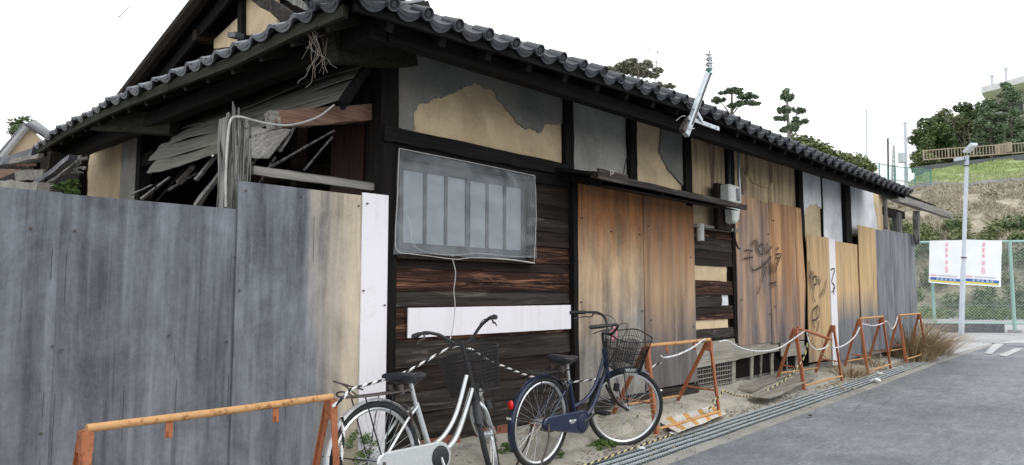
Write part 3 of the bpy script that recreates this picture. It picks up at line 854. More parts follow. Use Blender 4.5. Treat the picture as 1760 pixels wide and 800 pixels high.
# skirting planks and the grille below
fp('skirting_plank', board(7.60, 10.82, 0.56, 0.70, 4.19, seed=71, rough=0.008, slope=0.05), M['wood_plank'])
fp('skirting_plank', board(7.58, 9.9, 0.42, 0.565, 4.18, seed=72, rough=0.008, slope=0.07), M['wood_plank'])
fp('skirting_plank', board(9.95, 10.85, 0.40, 0.60, 4.17, seed=73, rough=0.008, slope=-0.02), M['wood_plank'])
gr = MB()
for i in range(15): gr.box(7.62 + i * 0.062, 7.634 + i * 0.062, 4.215, 4.225, 0.13, 0.44)
for i in range(6): gr.box(7.6, 8.52, 4.203, 4.213, 0.17 + i * 0.052, 0.182 + i * 0.052)
fp('vent_grille', gr, M['grille'])
for x_, l in ((8.62, 0.1), (9.14, 0.075), (9.42, 0.03), (9.78, 0.08), (10.3, 0.03), (10.62, 0.07)):
    fp('short_post', MB().bar((x_, 4.26, 0.1), (x_ + rnd(0.02), 4.24, 0.46), l, 0.06, up=(0, 1, 0), n=3, jit=0.004), M['wood_plank'])
fp('sill_beam', MB().bar((3.1, 4.25, 0.205), (7.6, 4.25, 0.205), 0.12, 0.07, n=14, jit=0.005), M['siding_grey'])
fp('sill_beam', MB().bar((5.3, 4.16, 0.21), (7.55, 4.16, 0.2), 0.05, 0.10, n=9, jit=0.004), M['siding_grey'])
fp('foundation', MB().box(5.3, 7.6, 4.14, 4.3, 0.0, 0.16).box(3.0, 5.3, 4.24, 4.34, -0.1, 0.17), M['kerb'])
bme = MB().box(-0.1, 0.1, -0.045, 0.045, -0.03, 0.03).mesh('brick', M['brick'])
for r_ in range(3):
    for i in range(10):
        xx = 3.3 + i * 0.211 + (r_ % 2) * 0.1
        if random.random() < 0.2: continue
        inst('brick', bme, fwall, Matrix.Translation((xx, 4.17 + rnd(0.012), 0.035 + r_ * 0.066)) @ Matrix.Rotation(rnd(0.04), 4, 'Z'))
# window with sashes, panes and the plastic film over it
win = part('window', MB().box(3.2, 3.24, 4.16, 4.24, 1.56, 2.31).box(4.66, 4.70, 4.16, 4.24, 1.56, 2.31).box(3.24, 4.66, 4.16, 4.24, 2.275, 2.31).box(3.2, 4.72, 4.13, 4.24, 1.535, 1.575), M['wood_mid'], house, bevel=0.003)
part('window_back', MB().box(3.24, 4.66, 4.228, 4.236, 1.57, 2.28), M['interior'], win)
def wp(n_, mb, mt, **k): return part(n_, mb, M[mt], win, **k)
for x0, x1, y in ((3.24, 3.975, 4.195), (3.925, 4.66, 4.212)):
    wp('sash', MB().box(x0, x0 + 0.05, y - 0.012, y + 0.012, 1.575, 2.275).box(x1 - 0.05, x1, y - 0.012, y + 0.012, 1.575, 2.275)
       .box(x0 + 0.05, x1 - 0.05, y - 0.011, y + 0.011, 1.575, 1.655).box(x0 + 0.05, x1 - 0.05, y - 0.011, y + 0.011, 2.20, 2.275), 'sash')
    w3 = (x1 - x0 - 0.10) / 3
    for i in range(3):
        a = x0 + 0.05 + i * w3
        wp('pane', MB().box(a + 0.004, a + w3 - 0.004, y - 0.003, y + 0.003, 1.655, 2.20), 'pane')
        if i: wp('glazing_bar', MB().box(a - 0.016, a + 0.016, y - 0.010, y + 0.010, 1.655, 2.20), 'sash')
def pf(u, v):
    zt = 2.335 - 0.02 * u; zb = 1.56 + 0.012 * math.sin(u * 9) + 0.02 * u
    x = 3.195 + (4.72 - 3.195) * u - 0.03 * (1 - v) * (1 - u); z = zb + (zt - zb) * v
    return (x, 4.128 + 0.012 * nz(x * 3, 1, z * 5) + 0.008 * nz(x * 11 + z * 9, 1, z * 3) + 0.004 * nz(x * 30 - z * 14, 1, z * 6), z)
wp('plastic_film', MB().grid(pf, 90, 44), 'plastic', smooth=True, label='cloudy plastic film stretched over the window')
wp('film_edge', MB().tube(curve([(3.195, 4.118, 2.335), (3.9, 4.12, 2.33), (4.69, 4.118, 2.315), (4.71, 4.118, 1.95), (4.68, 4.118, 1.56)], 1), 0.0035, 5)
   .tube(curve([(3.195, 4.118, 2.335), (3.185, 4.118, 2.0), (3.17, 4.118, 1.66), (3.2, 4.115, 1.58), (3.3, 4.118, 1.57), (3.5, 4.118, 1.56), (3.75, 4.105, 1.545), (3.95, 4.118, 1.565), (4.35, 4.12, 1.565), (4.68, 4.115, 1.545)], 6), [0.0035] * 46 + [0.007] * 9, 5), 'string', label='pale rolled edge of the plastic film')
wp('film_edge', MB().tube(curve([(3.24, 4.11, 1.93), (3.30, 4.11, 1.78), (3.33, 4.11, 1.64), (3.45, 4.11, 1.59), (3.7, 4.108, 1.575), (4.0, 4.11, 1.60), (4.4, 4.11, 1.59), (4.66, 4.11, 1.60)], 5), 0.006, 5), 'plastic')
# canopy over the door
cp = part('door_canopy', MB().grid(lambda u, v: (4.98 + (3.12 - 0.1 * v) * u, 4.2 - 0.50 * v, 2.44 - 0.10 * v + 0.015 * nz(u * 6, v * 3) - 0.03 * u * v), 24, 5, 0.03, (0, 0, -1)), M['beam_dark'], house)
part('canopy_edge', MB().bar((4.98, 3.70, 2.315), (7.98, 3.70, 2.285), 0.03, 0.055, n=16, jit=0.004), M['siding_grey'], cp)
part('canopy_edge', MB().bar((5.0, 3.66, 2.32), (5.45, 3.66, 2.315), 0.02, 0.09, n=3, jit=0.003), M['siding_grey'], cp, label='short loose board on the canopy edge')
for x_ in (5.15, 6.2, 7.3):
    part('canopy_bracket', MB().bar((x_, 4.2, 2.37), (x_, 3.74, 2.27), 0.04, 0.05), M['post_dark'], cp)
part('canopy_board', MB().grid(lambda u, v: (5.3 + 2.6 * u, 4.17 - 0.40 * v, 2.34 - 0.08 * v), 8, 2, 0.012, (0, 0, -1)), M['wood_mid'], cp)

# ---- roofs
def roofz(x, y):   # top of the boarding of the lower roof
    a = eave(x) - 0.03 + (y - EY) * PT; b = leave(y) - 0.03 + (x - EX) * PT
    return min(a, b)
# front slope
rf = MB()
NX = 50
def fz(x, d): return eave(x) - 0.035 + d * PT
vs = []
for i in range(NX + 1):
    x0 = 2.31 + (14.0 - 2.31) * i / NX
    for j in range(7):
        d = 2.55 * j / 6
        x = max(x0, EX + d) if x0 < 5 else x0
        vs.append((x, EY + d, fz(x, d)))
fsl = MB().add(vs, [(i * 7 + j, (i + 1) * 7 + j, (i + 1) * 7 + j + 1, i * 7 + j + 1) for i in range(NX) for j in range(6)])
vs2 = [(a, b, c - 0.03) for a, b, c in vs]
fsl.add(vs2, [(i * 7 + j, i * 7 + j + 1, (i + 1) * 7 + j + 1, (i + 1) * 7 + j) for i in range(NX) for j in range(6)])
froof = part('front_roof', fsl, M['interior'], house)
vs = []
for i in range(31):
    y0 = 3.45 + (10.35 - 3.45) * i / 30
    for j in range(5):
        d = 1.75 * j / 4
        y = max(y0, EY + d)
        vs.append((EX + d, y, leave(y) - 0.035 + d * PT))
lsl = MB().add(vs, [(i * 5 + j, (i + 1) * 5 + j, (i + 1) * 5 + j + 1, i * 5 + j + 1) for i in range(30) for j in range(4)])
vs2 = [(a, b, c - 0.03) for a, b, c in vs]
lsl.add(vs2, [(i * 5 + j, i * 5 + j + 1, (i + 1) * 5 + j + 1, (i + 1) * 5 + j) for i in range(30) for j in range(4)])
lroof = part('side_roof', lsl, M['interior'], house)
# roof tile meshes (local: x across, y up the slope, z out of the roof)
TW = 0.268
def tprof0(t):
    if t < 0.70: return -0.022 * math.sin(math.pi * t / 0.70) ** 0.8
    return 0.029 * math.sin(math.pi * (t - 0.70) / 0.30)
def tile_mesh(kind):
    m = MB(); N = 14; L = 0.30; th = 0.017
    tprof = (lambda t: tprof0(t) * (0.62 if kind == 'lip' else 1.0))
    T = [i / N for i in range(N + 1)]
    vs = []
    for (y, dz) in ((0.0, 0.0), (L, 0.0)):
        for t in T: vs.append((t * TW, y, tprof(t) + dz))
        for t in T: vs.append((t * TW, y, tprof(t) + dz - th))
    W = N + 1; fs = []
    for i in range(N):
        fs.append((i, i + 1, 2 * W + i + 1, 2 * W + i))
        fs.append((W + i, 3 * W + i, 3 * W + i + 1, W + i + 1))
        if kind == 'row': fs.append((i, W + i, W + i + 1, i + 1))
    fs.append((0, 2 * W, 3 * W, W)); fs.append((N, W + N, 3 * W + N, 2 * W + N))
    m.add(vs, fs)
    if kind != 'row':
        depth = 0.040 if kind == 'disc' else 0.030
        def drop(t): return th + (depth * math.sin(math.pi * min(1, t / 0.72)) ** 0.6 if t < 0.72 else 0.006)
        vs = []
        for y in (-0.006, 0.016):
            for t in T: vs.append((t * TW, y, tprof(t) + 0.002))
            for t in T: vs.append((t * TW, y, tprof(t) - drop(t)))
        fs = []
        for i in range(N):
            fs.append((i, W + i, W + i + 1, i + 1)); fs.append((2 * W + i, 2 * W + i + 1, 3 * W + i + 1, 3 * W + i))
            fs.append((W + i, 3 * W + i, 3 * W + i + 1, W + i + 1)); fs.append((i, i + 1, 2 * W + i + 1, 2 * W + i))
        fs.append((0, 2 * W, 3 * W, W)); fs.append((N, W + N, 3 * W + N, 2 * W + N))
        m.add(vs, fs)
        # raised rib along the lip
        m.tube([(t * TW, -0.008, tprof(t) - drop(t) * 0.45) for t in T[1:9]], 0.005, 4)
    if kind == 'disc':
        c = (0.85 * TW, 0.0, 0.004)
        m.lathe([(0.038, 0.12), (0.041, 0.0), (0.045, -0.018), (0.045, -0.030), (0.040, -0.035), (0.035, -0.033), (0.032, -0.018), (0.022, -0.017), (0.018, -0.026), (0.001, -0.027)], c, 20, axis='y')
        for q in range(8):
            a = 2 * math.pi * q / 8
            m.sphere((c[0] + 0.027 * math.cos(a), -0.019, c[2] + 0.027 * math.sin(a)), 0.0038, 5, 3)
        for q in range(3):
            a = 2 * math.pi * q / 3
            m.tube([(c[0] + 0.013 * math.cos(a + s_) * (1 - s_ * 0.2), -0.027, c[2] + 0.013 * math.sin(a + s_) * (1 - s_ * 0.2)) for s_ in (0, 0.5, 1.0, 1.5)], [0.005, 0.004, 0.003, 0.0015], 4)
    return m
tm_disc = tile_mesh('disc').mesh('eave_tile', M['tile'], smooth=True)
tm_lip = tile_mesh('lip').mesh('eave_tile', M['tile_pale'], smooth=True)
tm_row = tile_mesh('row').mesh('roof_tile', M['tile'], smooth=True)
tm_rowp = tile_mesh('row').mesh('roof_tile', M['tile_pale'], smooth=True)
def basis(ax, ay, org):
    ax = Vector(ax).normalized(); ay = (Vector(ay) - ax * Vector(ay).dot(ax)).normalized(); az = ax.cross(ay)
    m = Matrix.Identity(4)
    for i, c in enumerate((ax, ay, az)):
        for j in range(3): m[j][i] = c[j]
    m.translation = Vector(org)
    return m
sl_f = Vector((0, 1, PT)).normalized(); up_f = Vector((0, -PT, 1)).normalized()
n_t = 0
x = 2.33
while x < 13.75:
    z = eave(x + 0.13)
    j = Matrix.Rotation(rnd(0.02), 4, 'Z') @ Matrix.Rotation(rnd(0.02), 4, 'X')
    inst('eave_tile', tm_disc, froof, basis((1, 0, (eave(x + .3) - eave(x)) / .3), sl_f, Vector((x, EY - 0.055 + rnd(0.006), z + rnd(0.006)))) @ j)
    for r_ in (1, 2):
        if x + 0.2 < EX + 0.235 * r_: continue
        d = 0.235 * r_
        inst('roof_tile', tm_row, froof, basis((1, 0, 0), sl_f, Vector((x, EY - 0.055, z)) + sl_f * d + up_f * (0.012 + rnd(0.004))) @ j)
    x += TW
def rows_stuff(name, parent, me_mb, mat, placer, items):
    base = me_mb; out = MB()
    for mw in items:
        out.add([mw @ Vector(v) for v in base.v], base.f)
    return part(name, out, mat, parent, True, kind='stuff')
tprof = tprof0
low = MB(); N = 6; T = [0, 0.18, 0.36, 0.54, 0.70, 0.78, 0.86, 0.93, 1.0]
low.add([(t * TW, y, tprof(t)) for y in (0, 0.3) for t in T] + [(t * TW, 0, tprof(t) - 0.017) for t in T], [(i, i + 1, 9 + i + 1, 9 + i) for i in range(8)] + [(i, 18 + i, 18 + i + 1, i + 1) for i in range(8)])
its = []; x = 2.33
while x < 13.75:
    for r_ in range(3, 11):
        if x + 0.2 < EX + 0.235 * r_: continue
        its.append(basis((1, 0, 0), sl_f, Vector((x, EY - 0.055, eave(x + .13))) + sl_f * 0.235 * r_ + up_f * (0.012 + rnd(0.004))))
    x += TW
rows_stuff('roof_tiles', froof, low, M['tile'], None, its)
sl_l = Vector((1, 0, PT)).normalized(); up_l = Vector((-PT, 0, 1)).normalized()
y = 3.70; i = 0
its = []
while y < 10.3:
    z = leave(y)
    if 4.9 < y < 9.0 and random.random() < 0.12:
        y += TW * 0.5
    j = Matrix.Rotation(rnd(0.05), 4, 'Z') @ Matrix.Rotation(rnd(0.05), 4, 'X')
    kind = tm_disc if y < 4.1 else tm_lip
    out = EX - 0.055 + (rnd(0.02) if y > 4.5 else 0)
    inst('eave_tile', kind, lroof, basis((0, -1, 0), sl_l, Vector((out, y, z + rnd(0.008)))) @ j)
    for r_ in range(1, 8):
        if y + 0.1 < EY + 0.235 * r_: continue
        if y > 8.3 and r_ < 3 and random.random() < 0.3: continue
        mw = basis((0, -1, 0), sl_l, Vector((out, y, z)) + sl_l * 0.235 * r_ + up_l * (0.014 + rnd(0.006))) @ j
        if r_ == 1: inst('roof_tile', tm_rowp, lroof, mw)
        else: its.append(mw)
    y += TW
rows_stuff('roof_tiles', lroof, low, M['tile_pale'], None, its)
# hip ridge: round cap tiles climbing from the corner, with the big end tile
hp = Vector((1, 1, PT)).normalized(); hs_ = Vector((EX - 0.05, EY - 0.05, 3.06))
for i in range(7):
    p = hs_ + hp * (0.26 * i); q = p + hp * 0.29
    inst('hip_tile', MB().tube([p, q], [0.075, 0.068], 12).tube([p + hp * -0.01, p + hp * 0.03], 0.083, 12).mesh('hip_tile', M['tile'], smooth=True), froof, Matrix.Identity(4))
inst('hip_tile', MB().lathe([(0.06, 0.12), (0.085, 0.05), (0.095, 0.0), (0.085, -0.012), (0.07, -0.004), (0.03, -0.006), (0.001, -0.012)], (0, 0, 0), 20, axis='y').mesh('hip_tile', M['tile'], smooth=True), froof, Matrix.Translation((EX - 0.10, EY - 0.10, 3.05)) @ Matrix.Rotation(R(-45), 4, 'Z'))
# broken tile pieces heaped on the hip
for i in range(9):
    p = Vector((2.75 + rnd(0.22), 3.85 + rnd(0.16), 3.36 + abs(rnd(0.07))))
    inst('broken_tile', MB().prism(ragged([(-.06, -.04), (.07, -.05), (.05, .05), (-.05, .06)], .03, .01), -.008, .008, 'xy').mesh('broken_tile', M['tile'] if i % 2 else M['wood_grey']), froof, Matrix.Translation(p) @ Matrix.Rotation(rnd(1), 4, 'X') @ Matrix.Rotation(rnd(3), 4, 'Z'))
# rafters, eave boards
rm = MB()
xr = 2.62
rme = MB().bar((0, 0, 0), (0, 0.96, 0.96 * PT), 0.05, 0.06, jit=0.002, n=3).mesh('rafter', M['beam_dark'])
while xr < 14.0:
    inst('rafter', rme, froof, Matrix.Translation((xr, EY + 0.03, eave(xr) - 0.105)))
    xr += 0.43
eb = MB()
for i in range(29):
    xa_, xb_ = 2.33 + 0.4 * i, 2.33 + 0.4 * (i + 1)
    eb.bar((xa_, EY + 0.0, eave(xa_) - 0.045), (xb_, EY + 0.0, eave(xb_) - 0.045), 0.03, 0.075, jit=0.001)
part('eave_board', eb, M['beam_dark'], froof)
yr = 3.75
rml = MB().bar((0, 0, 0), (0.8, 0, 0.8 * PT), 0.05, 0.06, jit=0.002, n=3, up=(0, 0, 1)).mesh('rafter', M['eave_board'])
while yr < 10.2:
    inst('rafter', rml, lroof, Matrix.Translation((EX + 0.03, yr, leave(yr) - 0.11)))
    yr += 0.42
eb = MB()
for i in range(24):
    ya = 3.5 + 6.8 * i / 24; yb = 3.5 + 6.8 * (i + 1) / 24
    eb.bar((EX + 0.0, ya, leave(ya) - 0.075), (EX + 0.0, yb, leave(yb) - 0.075), 0.035, 0.075, jit=0.003)
part('eave_board', eb, M['eave_board'], lroof)
# purlin carrying the side eave, with heavy timber ends
part('purlin', MB().bar((2.62, 3.6, 2.93), (2.62, 10.2, 2.98), 0.12, 0.13, n=12, jit=0.006), M['beam_dark'], lroof)
part('purlin', MB().bar((2.7, 3.66, 2.95), (13.9, 3.66, 3.02), 0.10, 0.11, n=16, jit=0.005), M['beam_dark'], froof)
part('timber_end', MB().bar((2.4, 8.197, 3.08), (2.7, 6.937, 2.883), 0.10, 0.20, n=3, jit=0.006), M['eave_board'], lroof)
part('timber_end', MB().bar((2.519, 4, 2.888), (3.27, 4.1, 3.061), 0.12, 0.20, n=4, jit=0.008), M['eave_board'], house)
part('broken_rafter', MB().bar((3.105, 3.85, 3.103), (3.138, 3.7, 3.066), 0.05, 0.045, n=3, jit=0.005), M['wood_grey_x'], house)

# ---- upper gable roof
GX = 3.2
up = MB()
rid = (6.9, 4.72)
for ya, za, yb, zb in ((5.95, 4.435, 6.9, 4.72), (6.9, 4.72, 10.9, 3.52)):
    up.add([(GX, ya, za), (4.7, ya, za), (4.7, yb, zb), (GX, yb, zb), (GX, ya, za - 0.06), (4.7, ya, za - 0.06), (4.7, yb, zb - 0.06), (GX, yb, zb - 0.06)],
           [(0, 1, 2, 3), (7, 6, 5, 4), (0, 3, 7, 4), (0, 4, 5, 1), (1, 5, 6, 2), (2, 6, 7, 3)])
uroof = part('upper_roof', up, M['interior'], house)
part('barge_board', MB().tube(curve([(GX - 0.03, 6.9, 4.66), (GX - 0.03, 7.65, 4.43), (GX - 0.03, 9.36, 3.93), (GX - 0.03, 10.8, 3.49)], 5), 0.085, 8), M['wood_mid'], uroof, smooth=True)
part('barge_board', MB().bar((GX + 0.10, 6.9, 4.50), (GX + 0.10, 10.7, 3.36), 0.035, 0.14, n=10, jit=0.004), M['beam_dark'], uroof)
part('barge_board', MB().bar((GX, 5.95, 4.37), (GX, 6.9, 4.66), 0.04, 0.16, n=6, jit=0.004), M['beam_dark'], uroof)
for yy, zz in ((7.9, 4.16), (9.2, 3.78), (6.9, 4.45)):
    part('purlin', MB().bar((GX + 0.05, yy, zz), (3.5, yy, zz), 0.10, 0.12, n=4, jit=0.004), M['wood_mid'], uroof)
gw = part('gable_wall', MB().add([(3.50, 5.2, 3.2), (3.50, 10.8, 3.2), (3.50, 10.8, 3.45), (3.50, 6.9, 4.64), (3.50, 5.9, 4.36)], [(0, 1, 2, 3, 4)]), M['interior'], house)
def poly3(pts, t=0.03):
    return MB().prism([(p[1], p[2]) for p in pts], pts[0][0] - t, pts[0][0], 'yz')
part('plaster_panel', poly3([(3.47, 7.068, 3.996), (3.47, 6.419, 3.844), (3.47, 6.425, 4.385), (3.47, 7.107, 4.594)]), M['clay'], gw)
part('plaster_panel', poly3([(3.47, 7.825, 4.031), (3.47, 7.219, 3.919), (3.47, 7.242, 4.246), (3.47, 7.833, 4.135)]), M['clay'], gw)
part('post', MB().bar((3.45, 7.094, 3.82), (3.45, 7.142, 4.533), 0.1, 0.12, up=(1, 0, 0)), M['post_dark'], gw)
part('broken_barge', MB().bar((3.1, 6.213, 4.074), (3.1, 5.48, 3.63), 0.05, 0.12, up=(0, 0, 1), n=8, jit=0.008), M['siding_grey'], house, label='silvered broken board lying across the gable')
part('broken_barge', MB().bar((3, 5.489, 3.841), (3, 5.069, 3.59), 0.04, 0.06, up=(0, 0, 1), n=6, jit=0.008), M['wood_grey'], house, label='short silvered board by the gable')
part('loose_tile', MB().bar((3.2, 6.88, 3.876), (3.2, 6.703, 3.837), 0.09, 0.05), M['tile'], house)

# ---- side wall, collapsed canopy and the dark porch
SX = 3.06
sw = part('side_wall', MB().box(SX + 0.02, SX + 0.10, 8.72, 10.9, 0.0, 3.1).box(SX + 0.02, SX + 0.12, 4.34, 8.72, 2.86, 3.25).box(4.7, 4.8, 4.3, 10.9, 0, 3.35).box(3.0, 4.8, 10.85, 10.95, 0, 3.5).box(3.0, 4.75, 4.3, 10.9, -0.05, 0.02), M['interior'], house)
part('clay_panel', MB().prism(ragged([(8.78, 1.2), (8.78, 3.12), (10.55, 3.14), (10.62, 2.75), (10.50, 2.4), (10.66, 2.0), (10.6, 1.2)], 0.06, 0.05, keep=(0, 1)), SX - 0.03, SX + 0.05, 'yz'), M['clay'], sw)
part('plaster_panel', MB().box(SX - 0.034, SX + 0.02, 8.80, 9.35, 1.2, 3.1), M['grey_coat_pale'], sw)
part('post', MB().bar((SX, 8.70, 0), (SX, 8.70, 3.2), 0.13, 0.13, up=(0, 1, 0), n=6, jit=0.005), M['post_dark'], sw)
part('door_panel', MB().box(SX - 0.01, SX + 0.02, 4.36, 4.79, 0.1, 2.66), M['wood_brown_panel'], sw, bevel=0.002)
part('header', MB().bar((SX, 4.3, 2.74), (SX, 8.7, 2.80), 0.10, 0.14, n=10, jit=0.006), M['beam_dark'], sw)
for yy in (5.4, 6.9):
    part('inner_post', MB().bar((4.0, yy, 0), (4.0, yy, 3.1), 0.12, 0.12, up=(0, 1, 0)), M['wood_mid'], sw)
# the rows of roofing bark on the fallen canopy, top row first
A0, A1 = Vector((3.04, 4.26, 3.02)), Vector((3.0, 7.6, 3.08))
B = [(2.65, 4.079, 2.555), (2.5, 4.712, 2.481), (2.36, 5.01, 2.307), (2.28, 5.709, 2.261), (2.2, 6.363, 2.265)]
Bc = curve([Vector(b) for b in B], 6)
can = part('fallen_canopy', MB().bar(A0 + Vector((0, 0, -0.03)), A1 + Vector((0, 0, -0.03)), 0.06, 0.05, n=6, jit=0.004), M['wood_mid'], house)
rows = 4
for r_ in range(rows):
    v0, v1 = r_ / rows, (r_ + 1) / rows + 0.05
    def fn(u, v, v0=v0, v1=v1, r_=r_):
        uu = u * (1 - 0.05 * (r_ % 2) - 0.02 * nz(v * 3, r_))
        i = uu * (len(Bc) - 1); a = min(int(i), len(Bc) - 2)
        b = Bc[a].lerp(Bc[a + 1], i - a); t = A0.lerp(A1, uu)
        w = min(1.0, v0 + (v1 - v0) * v)
        if r_ == rows - 1: w = w + 0.02 * nz(u * 5, 4.4) + 0.012 * nz(u * 30, 1.4)
        p = t.lerp(b, w)
        p.z += 0.02 - 0.016 * r_ * 0 + v * 0.0 + (1 - v) * -0.022 + 0.022 * nz(p.x * 1.5, p.y * 1.5, r_) + 0.003 * nz(p.x * 7, p.y * 7, r_)
        return p
    part('roofing_bark', MB().grid(fn, 40, 5, 0.012, (0.2, 0, 1)), M['bark_sheet'], can)
part('rake_board', MB().bar(A0 + Vector((0, -0.03, -0.02)), Vector(B[0]) + Vector((0, -0.03, -0.02)), 0.03, 0.07, n=5, jit=0.003), M['beam_dark'], can)
def lowrow(u, v):
    a = Vector((2.4, 4.799, 2.452)).lerp(Vector((2.5, 4.427, 2.394)), u); b = Vector((2.25, 4.486, 2.18)).lerp(Vector((2.3, 4.346, 2.165)), u)
    p = a.lerp(b, v); p.z += 0.012 * nz(u * 4, v * 4) ; return p
part('roofing_bark', MB().grid(lowrow, 10, 6, 0.012, (0.2, 0, 1)), M['wood_grey_x'], can, label='silver grey piece of roofing bark, torn')
lathp = [((244, 342), (292, 305), .03), ((288, 328), (340, 297), .022), ((338, 354), (388, 285), .05), ((337, 310), (373, 263), .04), ((308, 314), (330, 290), .05),
         ((459, 291), (574, 225), .022), ((523, 293), (571, 236), .02), ((481, 260), (507, 218), .03), ((259, 342), (271, 313), .012), ((271, 345), (318, 289), .012), ((448, 316), (474, 270), .02), ((234, 330), (262, 318), .02)]
LP = [((2.5, 7.116, 2.17), (2.5, 6.479, 2.304), .03), ((2.45, 6.388, 2.17), (2.5, 5.904, 2.278), .022), ((2.4, 5.667, 1.973), (2.5, 5.379, 2.281), .05), ((2.35, 5.577, 2.162), (2.45, 5.428, 2.372), .04), ((2.45, 6.148, 2.216), (2.45, 5.88, 2.322), .05),
      ((2.6, 4.934, 2.204), (2.8, 4.362, 2.438), .022), ((2.7, 4.579, 2.166), (2.8, 4.383, 2.395), .018), ((2.42, 4.424, 2.243), (2.55, 4.447, 2.451), .03), ((2.4, 6.625, 2.116), (2.4, 6.482, 2.251), .012), ((2.4, 6.464, 2.086), (2.4, 5.917, 2.306), .012),
      ((2.7, 5.291, 2.097), (2.7, 4.995, 2.318), .02), ((2.5, 7.407, 2.236), (2.5, 6.873, 2.277), .02), ((2.9, 5.947, 2.215), (2.9, 5.652, 2.473), .03)]
for p, q, w in LP:
    part('lath', MB().bar(p, q, w, w * 0.6, n=5, jit=w * 0.10, taper=0.7), M['wood_mid'] if w < .015 else M['wood_grey_x'] if w > .025 else M['wood_grey'], can)
part('cross_beam', MB().bar((SX + 0.1, 6.6, 2.35), (4.6, 4.6, 2.6), 0.08, 0.1), M['wood_mid'], can)
# broken beam end and rail at the corner
bb = MB().bar((2.263, 4.26, 2.401), (3.083, 4.3, 2.611), 0.07, 0.115, n=10, jit=0.006)
part('broken_beam', bb, M['wood_red'], house, label='red brown beam broken off in a blunt grey end')
part('broken_beam_tip', MB().bar((2.244, 4.255, 2.393), (2.305, 4.255, 2.407), 0.076, 0.12, n=3, jit=0.010), M['wood_grey_x'], house)
part('rail', MB().bar((2.137, 4.24, 2.054), (3.062, 4.24, 2.048), 0.04, 0.055, n=8, jit=0.003), M['wood_grey_x'], house)
# post standing behind the hoarding, its top rotted to splinters
pp = MB()
c0 = Vector((2.019, 4.23, 1.796)); 
pp.bar((1.985, 4.24, 0), (1.985, 4.24, 2.345), 0.10, 0.10, up=(0, 1, 0), n=16, jit=0.006)
pp.bar((2.063, 4.25, 0), (2.063, 4.25, 2.33), 0.062, 0.07, up=(0, 1, 0), n=16, jit=0.005)
pp.bar((2.0, 4.24, 2.33), (2.005, 4.24, 2.45), 0.022, 0.02, up=(0, 1, 0), n=3, jit=0.003, taper=0.3)
pp.bar((1.96, 4.22, 2.33), (1.955, 4.22, 2.385), 0.03, 0.03, up=(0, 1, 0), n=2, jit=0.003, taper=0.4)
pp.bar((2.07, 4.22, 2.31), (2.075, 4.22, 2.375), 0.03, 0.03, up=(0, 1, 0), n=2, jit=0.003, taper=0.5)
pp.bar((2.107, 4.22, 1.9), (2.10, 4.22, 2.25), 0.014, 0.02, up=(0, 1, 0), n=6, jit=0.003)
for i in range(12):
    a = 1.95 + random.random() * 0.13; z = 1.8 + random.random() * 0.4
    pp.bar((a, 4.185, z), (a + rnd(0.006), 4.183, z + 0.12 + random.random() * 0.2), 0.006, 0.008, up=(0, 1, 0), n=3, jit=0.001)
gp = solo('gate_post', pp, M['wood_grey'], 'silvered rotten post with a splintered top rising behind the grey hoarding', 'post')
solo('loose_cable', MB().tube(curve([(1.94, 4.17, 1.798), (1.933, 4.17, 1.995), (1.932, 4.16, 2.207), (1.944, 4.15, 2.329), (1.998, 4.15, 2.356), (2.078, 4.16, 2.354), (2.216, 4.2, 2.36), (2.371, 4.2, 2.379), (2.55, 4.18, 2.459), (2.632, 4.1, 2.547)], 6), 0.007, 6), M['string'], 'pale cable looped round the rotten post top and sagging to the broken beam', 'cable', smooth=True)
# remains of the far end of the house
part('post', MB().bar((16.05, 4.22, 0), (16.05, 4.22, 2.93), 0.22, 0.14, up=(0, 1, 0), n=8, jit=0.01), M['wood_grey'], house)
part('post', MB().bar((16.55, 4.0, 2.3), (16.42, 3.95, 2.98), 0.12, 0.10, up=(0, 1, 0), n=4, jit=0.01), M['wood_grey'], house)
part('beam', MB().bar((14.922, 4.15, 3.243), (16.726, 4.15, 3.22), 0.12, 0.16, n=5, jit=0.01), M['wood_grey_x'], house)
part('beam', MB().bar((14.276, 3.75, 3.018), (18.374, 3.75, 3.024), 0.12, 0.13, n=10, jit=0.01), M['wood_grey_x'], house, label='long silvered beam sticking out past the collapsed end')
part('beam', MB().bar((15.054, 3.9, 3.187), (17.632, 3.9, 3.155), 0.08, 0.09, n=6, jit=0.01), M['beam_dark'], house)
part('beam', MB().bar((15.1, 4.26, 2.9), (16.6, 4.26, 2.92), 0.12, 0.16, n=5, jit=0.008), M['wood_mid'], house)
part('clay_panel', MB().prism(ragged([(15.3, 1.0), (15.3, 2.82), (15.85, 2.82), (15.8, 1.0)], 0.08, 0.04, keep=(0,)), 4.30, 4.36), M['clay'], house)
part('back_wall', MB().box(4.8, 15.2, 10.0, 10.1, 0, 4.6).box(15.1, 15.2, 4.3, 10.0, 0, 3.2), M['interior'], house)

